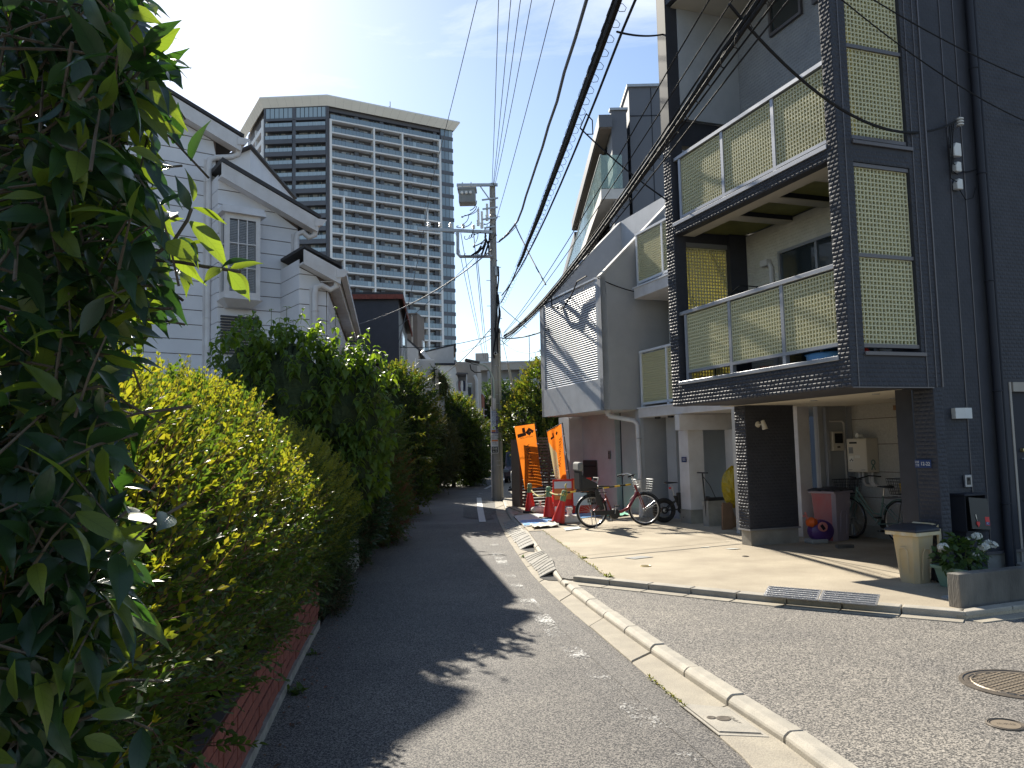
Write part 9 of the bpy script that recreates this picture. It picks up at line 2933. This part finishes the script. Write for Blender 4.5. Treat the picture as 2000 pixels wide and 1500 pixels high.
# ---- other shrubs and trees on the left
shrub("dark_evergreen_shrub", "small dark shrub against white siding behind the hedges", "shrub", (-4.3, 10.2, .1), [((-4.35, 10.2, 1.3), (.55, .5, 1.0)), ((-3.6, 9.9, 1.1), (.8, .5, .8))], sp_auc, 900, LM['aucuba'], up=.4)
def tree(name, label, base, blobs, tpl, n, m, n_new=0, m_new=None, group="trees lining the street", th=None, cs=.72, cat="tree", bias_new=None, twig='twig_grn'):
 base = Vector(base)
 t = plant(name, label, cat, base, group)
 bl = rel(blobs, base)
 c0, r0 = bl[0]
 top = th or c0[2]
 trunk(t, [(0, 0, -.05), (c0[0] * .3, c0[1] * .3, top * .5), (c0[0], c0[1], top)], .11, .04)
 lm = MB()
 for c, r in bl:
  lm.tube([(c0[0] * .3, c0[1] * .3, top * .45), (c[0] * .7, c[1] * .7, c[2] * .8), (c[0], c[1], c[2] + r[2] * .5)], [.05, .035, .01], 6)
 lm.build("limb", M['bark'], t)
 core("inner_foliage", [(c, tuple(v * cs for v in r)) for c, r in bl], M['innershade'], t)
 parts = bush_leaves(bl, n, tpl, .35, .6, (.75, 1.25), (.7, 1.06), .02 - base.z, mi=0)
 mats = [m]
 if n_new:
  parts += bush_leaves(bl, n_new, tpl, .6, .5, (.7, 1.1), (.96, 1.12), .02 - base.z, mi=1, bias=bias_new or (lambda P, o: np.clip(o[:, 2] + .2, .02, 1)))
  mats.append(m_new)
 foliage("crown", parts, mats, M[twig], t)
 return t
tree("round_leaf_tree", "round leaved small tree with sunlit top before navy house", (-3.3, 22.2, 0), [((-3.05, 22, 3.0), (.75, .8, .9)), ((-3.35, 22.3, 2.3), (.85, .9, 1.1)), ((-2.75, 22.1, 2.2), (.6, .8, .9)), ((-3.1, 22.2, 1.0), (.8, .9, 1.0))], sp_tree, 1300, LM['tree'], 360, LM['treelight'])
tree("olive_conifer", "brownish olive conifer shrub in the shade beyond the round tree", (-3.5, 31, 0), [((-3.45, 31, 2.2), (.85, .9, 1.25)), ((-3.0, 31.3, 1.6), (.9, .9, 1.3)), ((-3.8, 31, 1.2), (.9, .9, 1.2))], sp_thuja, 3000, LM['thuja'])
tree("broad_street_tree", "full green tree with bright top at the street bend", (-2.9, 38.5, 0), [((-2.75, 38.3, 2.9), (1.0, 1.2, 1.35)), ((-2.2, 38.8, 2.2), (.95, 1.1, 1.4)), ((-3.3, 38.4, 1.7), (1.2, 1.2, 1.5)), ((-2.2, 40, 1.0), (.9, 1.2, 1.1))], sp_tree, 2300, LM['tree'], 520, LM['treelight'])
tree("dark_street_shrub", "dark shadowy shrub by white car across the verge", (-4.2, 34, 0), [((-4.2, 34.5, 1.5), (1.0, 1.3, 1.6)), ((-3.6, 33, .7), (.7, 1.0, .8)), ((-4.9, 33, 1.6), (1.0, 1.4, 1.6))], sp_tree, 1400, LM['dark'], cat="shrub", group="dark shrubs on the shaded verge")
tree("dark_street_shrub", "dark shrub between the bed edges and the bollard", (-3.95, 27, 0), [((-3.9, 26.4, 1.1), (.7, 1.2, 1.1)), ((-4.2, 28, 1.4), (.7, 1.2, 1.3)), ((-3.6, 24.5, .55), (.45, .9, .6))], sp_tree, 1300, LM['dark'], cat="shrub", group="dark shrubs on the shaded verge")
tree("dark_street_shrub", "dark hedge mass running to the pale gate pillar", (-3.0, 46, 0), [((-2.9, 45, 1.4), (1.0, 2.0, 1.5)), ((-3.2, 48, 1.8), (1.3, 2, 1.9)), ((-2.45, 43.5, .8), (.6, 1.5, .9))], sp_far, 1100, LM['dark'], cat="shrub", group="dark shrubs on the shaded verge")
# beyond the bend
tree("dark_far_tree", "dark tree behind the pole at the end of the street", (-.8, 66, 0), [((-.8, 66, 4.6), (2.4, 2, 2.6)), ((.8, 67, 4.2), (2.0, 2, 2.4)), ((-2.2, 67, 3.4), (1.6, 2, 2.6))], sp_far, 1300, LM['dark'], group="trees at the end of the street")
tree("dark_far_tree", "dark green bush beneath the far lamp post trees", (-.4, 62, 0), [((-.4, 62, .8), (1.4, 1, 1.0)), ((-2.6, 63, 1.6), (1.2, 1, 1.7))], sp_far, 350, LM['tree'], group="trees at the end of the street", cat="shrub")
# tree behind the slat fence
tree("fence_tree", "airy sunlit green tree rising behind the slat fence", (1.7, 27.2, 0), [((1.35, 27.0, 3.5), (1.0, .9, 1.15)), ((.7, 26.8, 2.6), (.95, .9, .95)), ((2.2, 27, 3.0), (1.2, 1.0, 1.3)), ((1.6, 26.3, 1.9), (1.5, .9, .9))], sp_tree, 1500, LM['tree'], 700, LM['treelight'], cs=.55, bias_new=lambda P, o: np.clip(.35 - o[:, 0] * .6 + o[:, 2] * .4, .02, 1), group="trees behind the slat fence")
# ivy tuft on the white wing
q = DP(864, 745, 34.8)
shrub("hanging_ivy", "ivy tuft hanging over the white wing wall", "climbing plant", q, [((q.x, q.y, q.z - .2), (.28, .3, .55)), ((q.x - .3, q.y, q.z + .35), (.2, .2, .25))], sp_ivy, 420, LM['tree'], up=-.4, zmin=-5, trk=False, size=(1.2, 1.8))
# ---- hydrangea in the trough
hp_, hrz = hyd_spot
t = plant("hydrangea", "leafy hydrangea with white flower heads in the green trough", "flowering plant", hp_)
bl_h = [((-.02, 0, .34), (.25, .22, .17)), ((.14, .12, .38), (.18, .16, .16)), ((-.04, .05, .50), (.09, .09, .10))]
P, out = blob_points(bl_h, 300, (.5, 1.05), zmin=.2)
ax = norm_rows(out * .8 + rng.normal(0, .4, P.shape) + np.array([0, 0, -.05]))
tp_h = leaf_tpl(1, .62, 4, .22, .45, 1.3, .42)
V_ = scatter(tp_h, P, ax, norm_rows(np.array([0, 0, 1.]) + out * .5 + rng.normal(0, .3, P.shape)), rng.uniform(.06, .11, len(P)))
foliage("foliage", [(V_, 0)], [leafmat("leaf_hydrangea", [(0.035, 0.075, 0.018), (0.055, 0.10, 0.024), (0.075, 0.125, 0.03)], .3, (1.8, 1.9, .6), .45, veins=True)], M['twig_grn'], t)
sm = MB()
heads = [(DP(1738 + 104, 1068, 8.75), .055), (DP(1908, 1047, 8.85), .05), (DP(1922, 1068, 8.8), .055), (DP(1938, 1064, 8.9), .05), (DP(1906, 1083, 8.6), .03), (DP(1890, 1052, 8.85), .025), (DP(1930, 1060, 8.95), .04)]
for p, r in heads:
 q = p - hp_
 sm.tube([(0, 0, .2), (q.x * .5, q.y * .5, q.z * .7), q], .005, 5)
 n = int(40 * r / .05)
 d = norm_rows(rng.normal(size=(n, 3)) + np.array([0, 0, .5]))
 pp = np.array(q) + d * np.array([r, r, r * .65])
 fl = leaf_tpl(1, .9, 2, .1, .2, 1, .55)
 ps = []
 for k in range(4):
  a_ = np.cross(d, rng.normal(size=(n, 3)))
  ps.append((scatter(fl, pp, a_ + d * .2, d, np.full(n, r * .42)), 0))
 o = foliage("flower_head", ps, [M['petal']], M['twig_grn'], t, stuff=False)
sm.build("stem", M['twig_grn'], t)
# ---- weeds in the cracks
def weed(label, p, r, n, m, cat="weed", group="weeds in the cracks"):
 t = plant("weed", label, cat, p, group)
 d = norm_rows(rng.normal(0, 1, (n, 3)) * np.array([1, 1, .5]) + np.array([0, 0, .7]))
 pos = rng.normal(0, r * .35, (n, 3)) * np.array([1, 1, 0])
 foliage("foliage", [(scatter(leaf_tpl(1, .4, 2, .2, .5), pos, d, norm_rows(np.array([0, 0, 1.]) + rng.normal(0, .3, (n, 3))), rng.uniform(.5, 1.1, n) * r), 0)], [m], M['twig_grn'], t)
weed("green weed at the foot of brick wall nearer the camera", G(576, 1352), .10, 40, LM['tree'])
weed("small green weed at brick wall foot, farther along", G(608, 1278), .06, 25, LM['tree'])
weed("leafy weed sprouting at the end of slat fence", G(1019, 985), .22, 60, LM['treelight'])
weed("grassy weed at the driveway corner beside the kerb", G(1190, 1127, .1), .07, 40, LM['treelight'])
weed("mossy yellow weed on the concrete edge of driveway", G(1142, 1090, .1), .05, 60, LM['treelight'])
weed("tiny weed clump on the gutter by the dark kerb ramps", G(1022, 1088, .02), .06, 30, LM['tree'])
for k in range(9):
 f = k / 8
 x, y = 1064 + (1185 - 1064) * f + random.uniform(-3, 3), 1040 + (1124 - 1040) * f
 if 0.55 < f < 0.7: continue
moss = MB()
mp, ma = [], []
for k in range(260):
 f = random.random()
 p = G(1062 + 128 * f + random.gauss(0, 2.5), 1037 + 92 * f, .10)
 mp.append(np.array(p)); ma.append(rng.normal(0, 1, 3) + np.array([0, 0, .8]))
for k in range(90):
 f = random.random()
 p = G(1268 + 70 * f + random.gauss(0, 1), 1322 + 58 * f, .012)
 mp.append(np.array(p)); ma.append(rng.normal(0, 1, 3) + np.array([0, 0, .8]))
o = foliage("moss", [(scatter(leaf_tpl(1, .5, 1, .2, .3), np.array(mp), np.array(ma), np.tile(np.array([0, 0, 1.]), (len(mp), 1)), rng.uniform(.012, .035, len(mp))), 0)], [LM['treelight']], M['twig_grn'])
# fallen leaves along the brick wall
mp, ma = [], []
for k in range(160):
 yy = random.uniform(2.5, 13)
 mp.append(np.array([le_x(yy) + abs(random.gauss(0, .12)) + .03, yy, .008])); ma.append(np.array([random.gauss(0, 1), random.gauss(0, 1), random.uniform(0, .15)]))
foliage("fallen_leaves", [(scatter(leaf_tpl(1, .5, 2, .2, .4), np.array(mp), np.array(ma), np.tile(np.array([0, 0, 1.]), (len(mp), 1)), rng.uniform(.02, .05, len(mp))), 0)], [LM['red']], M['twig_grn'])
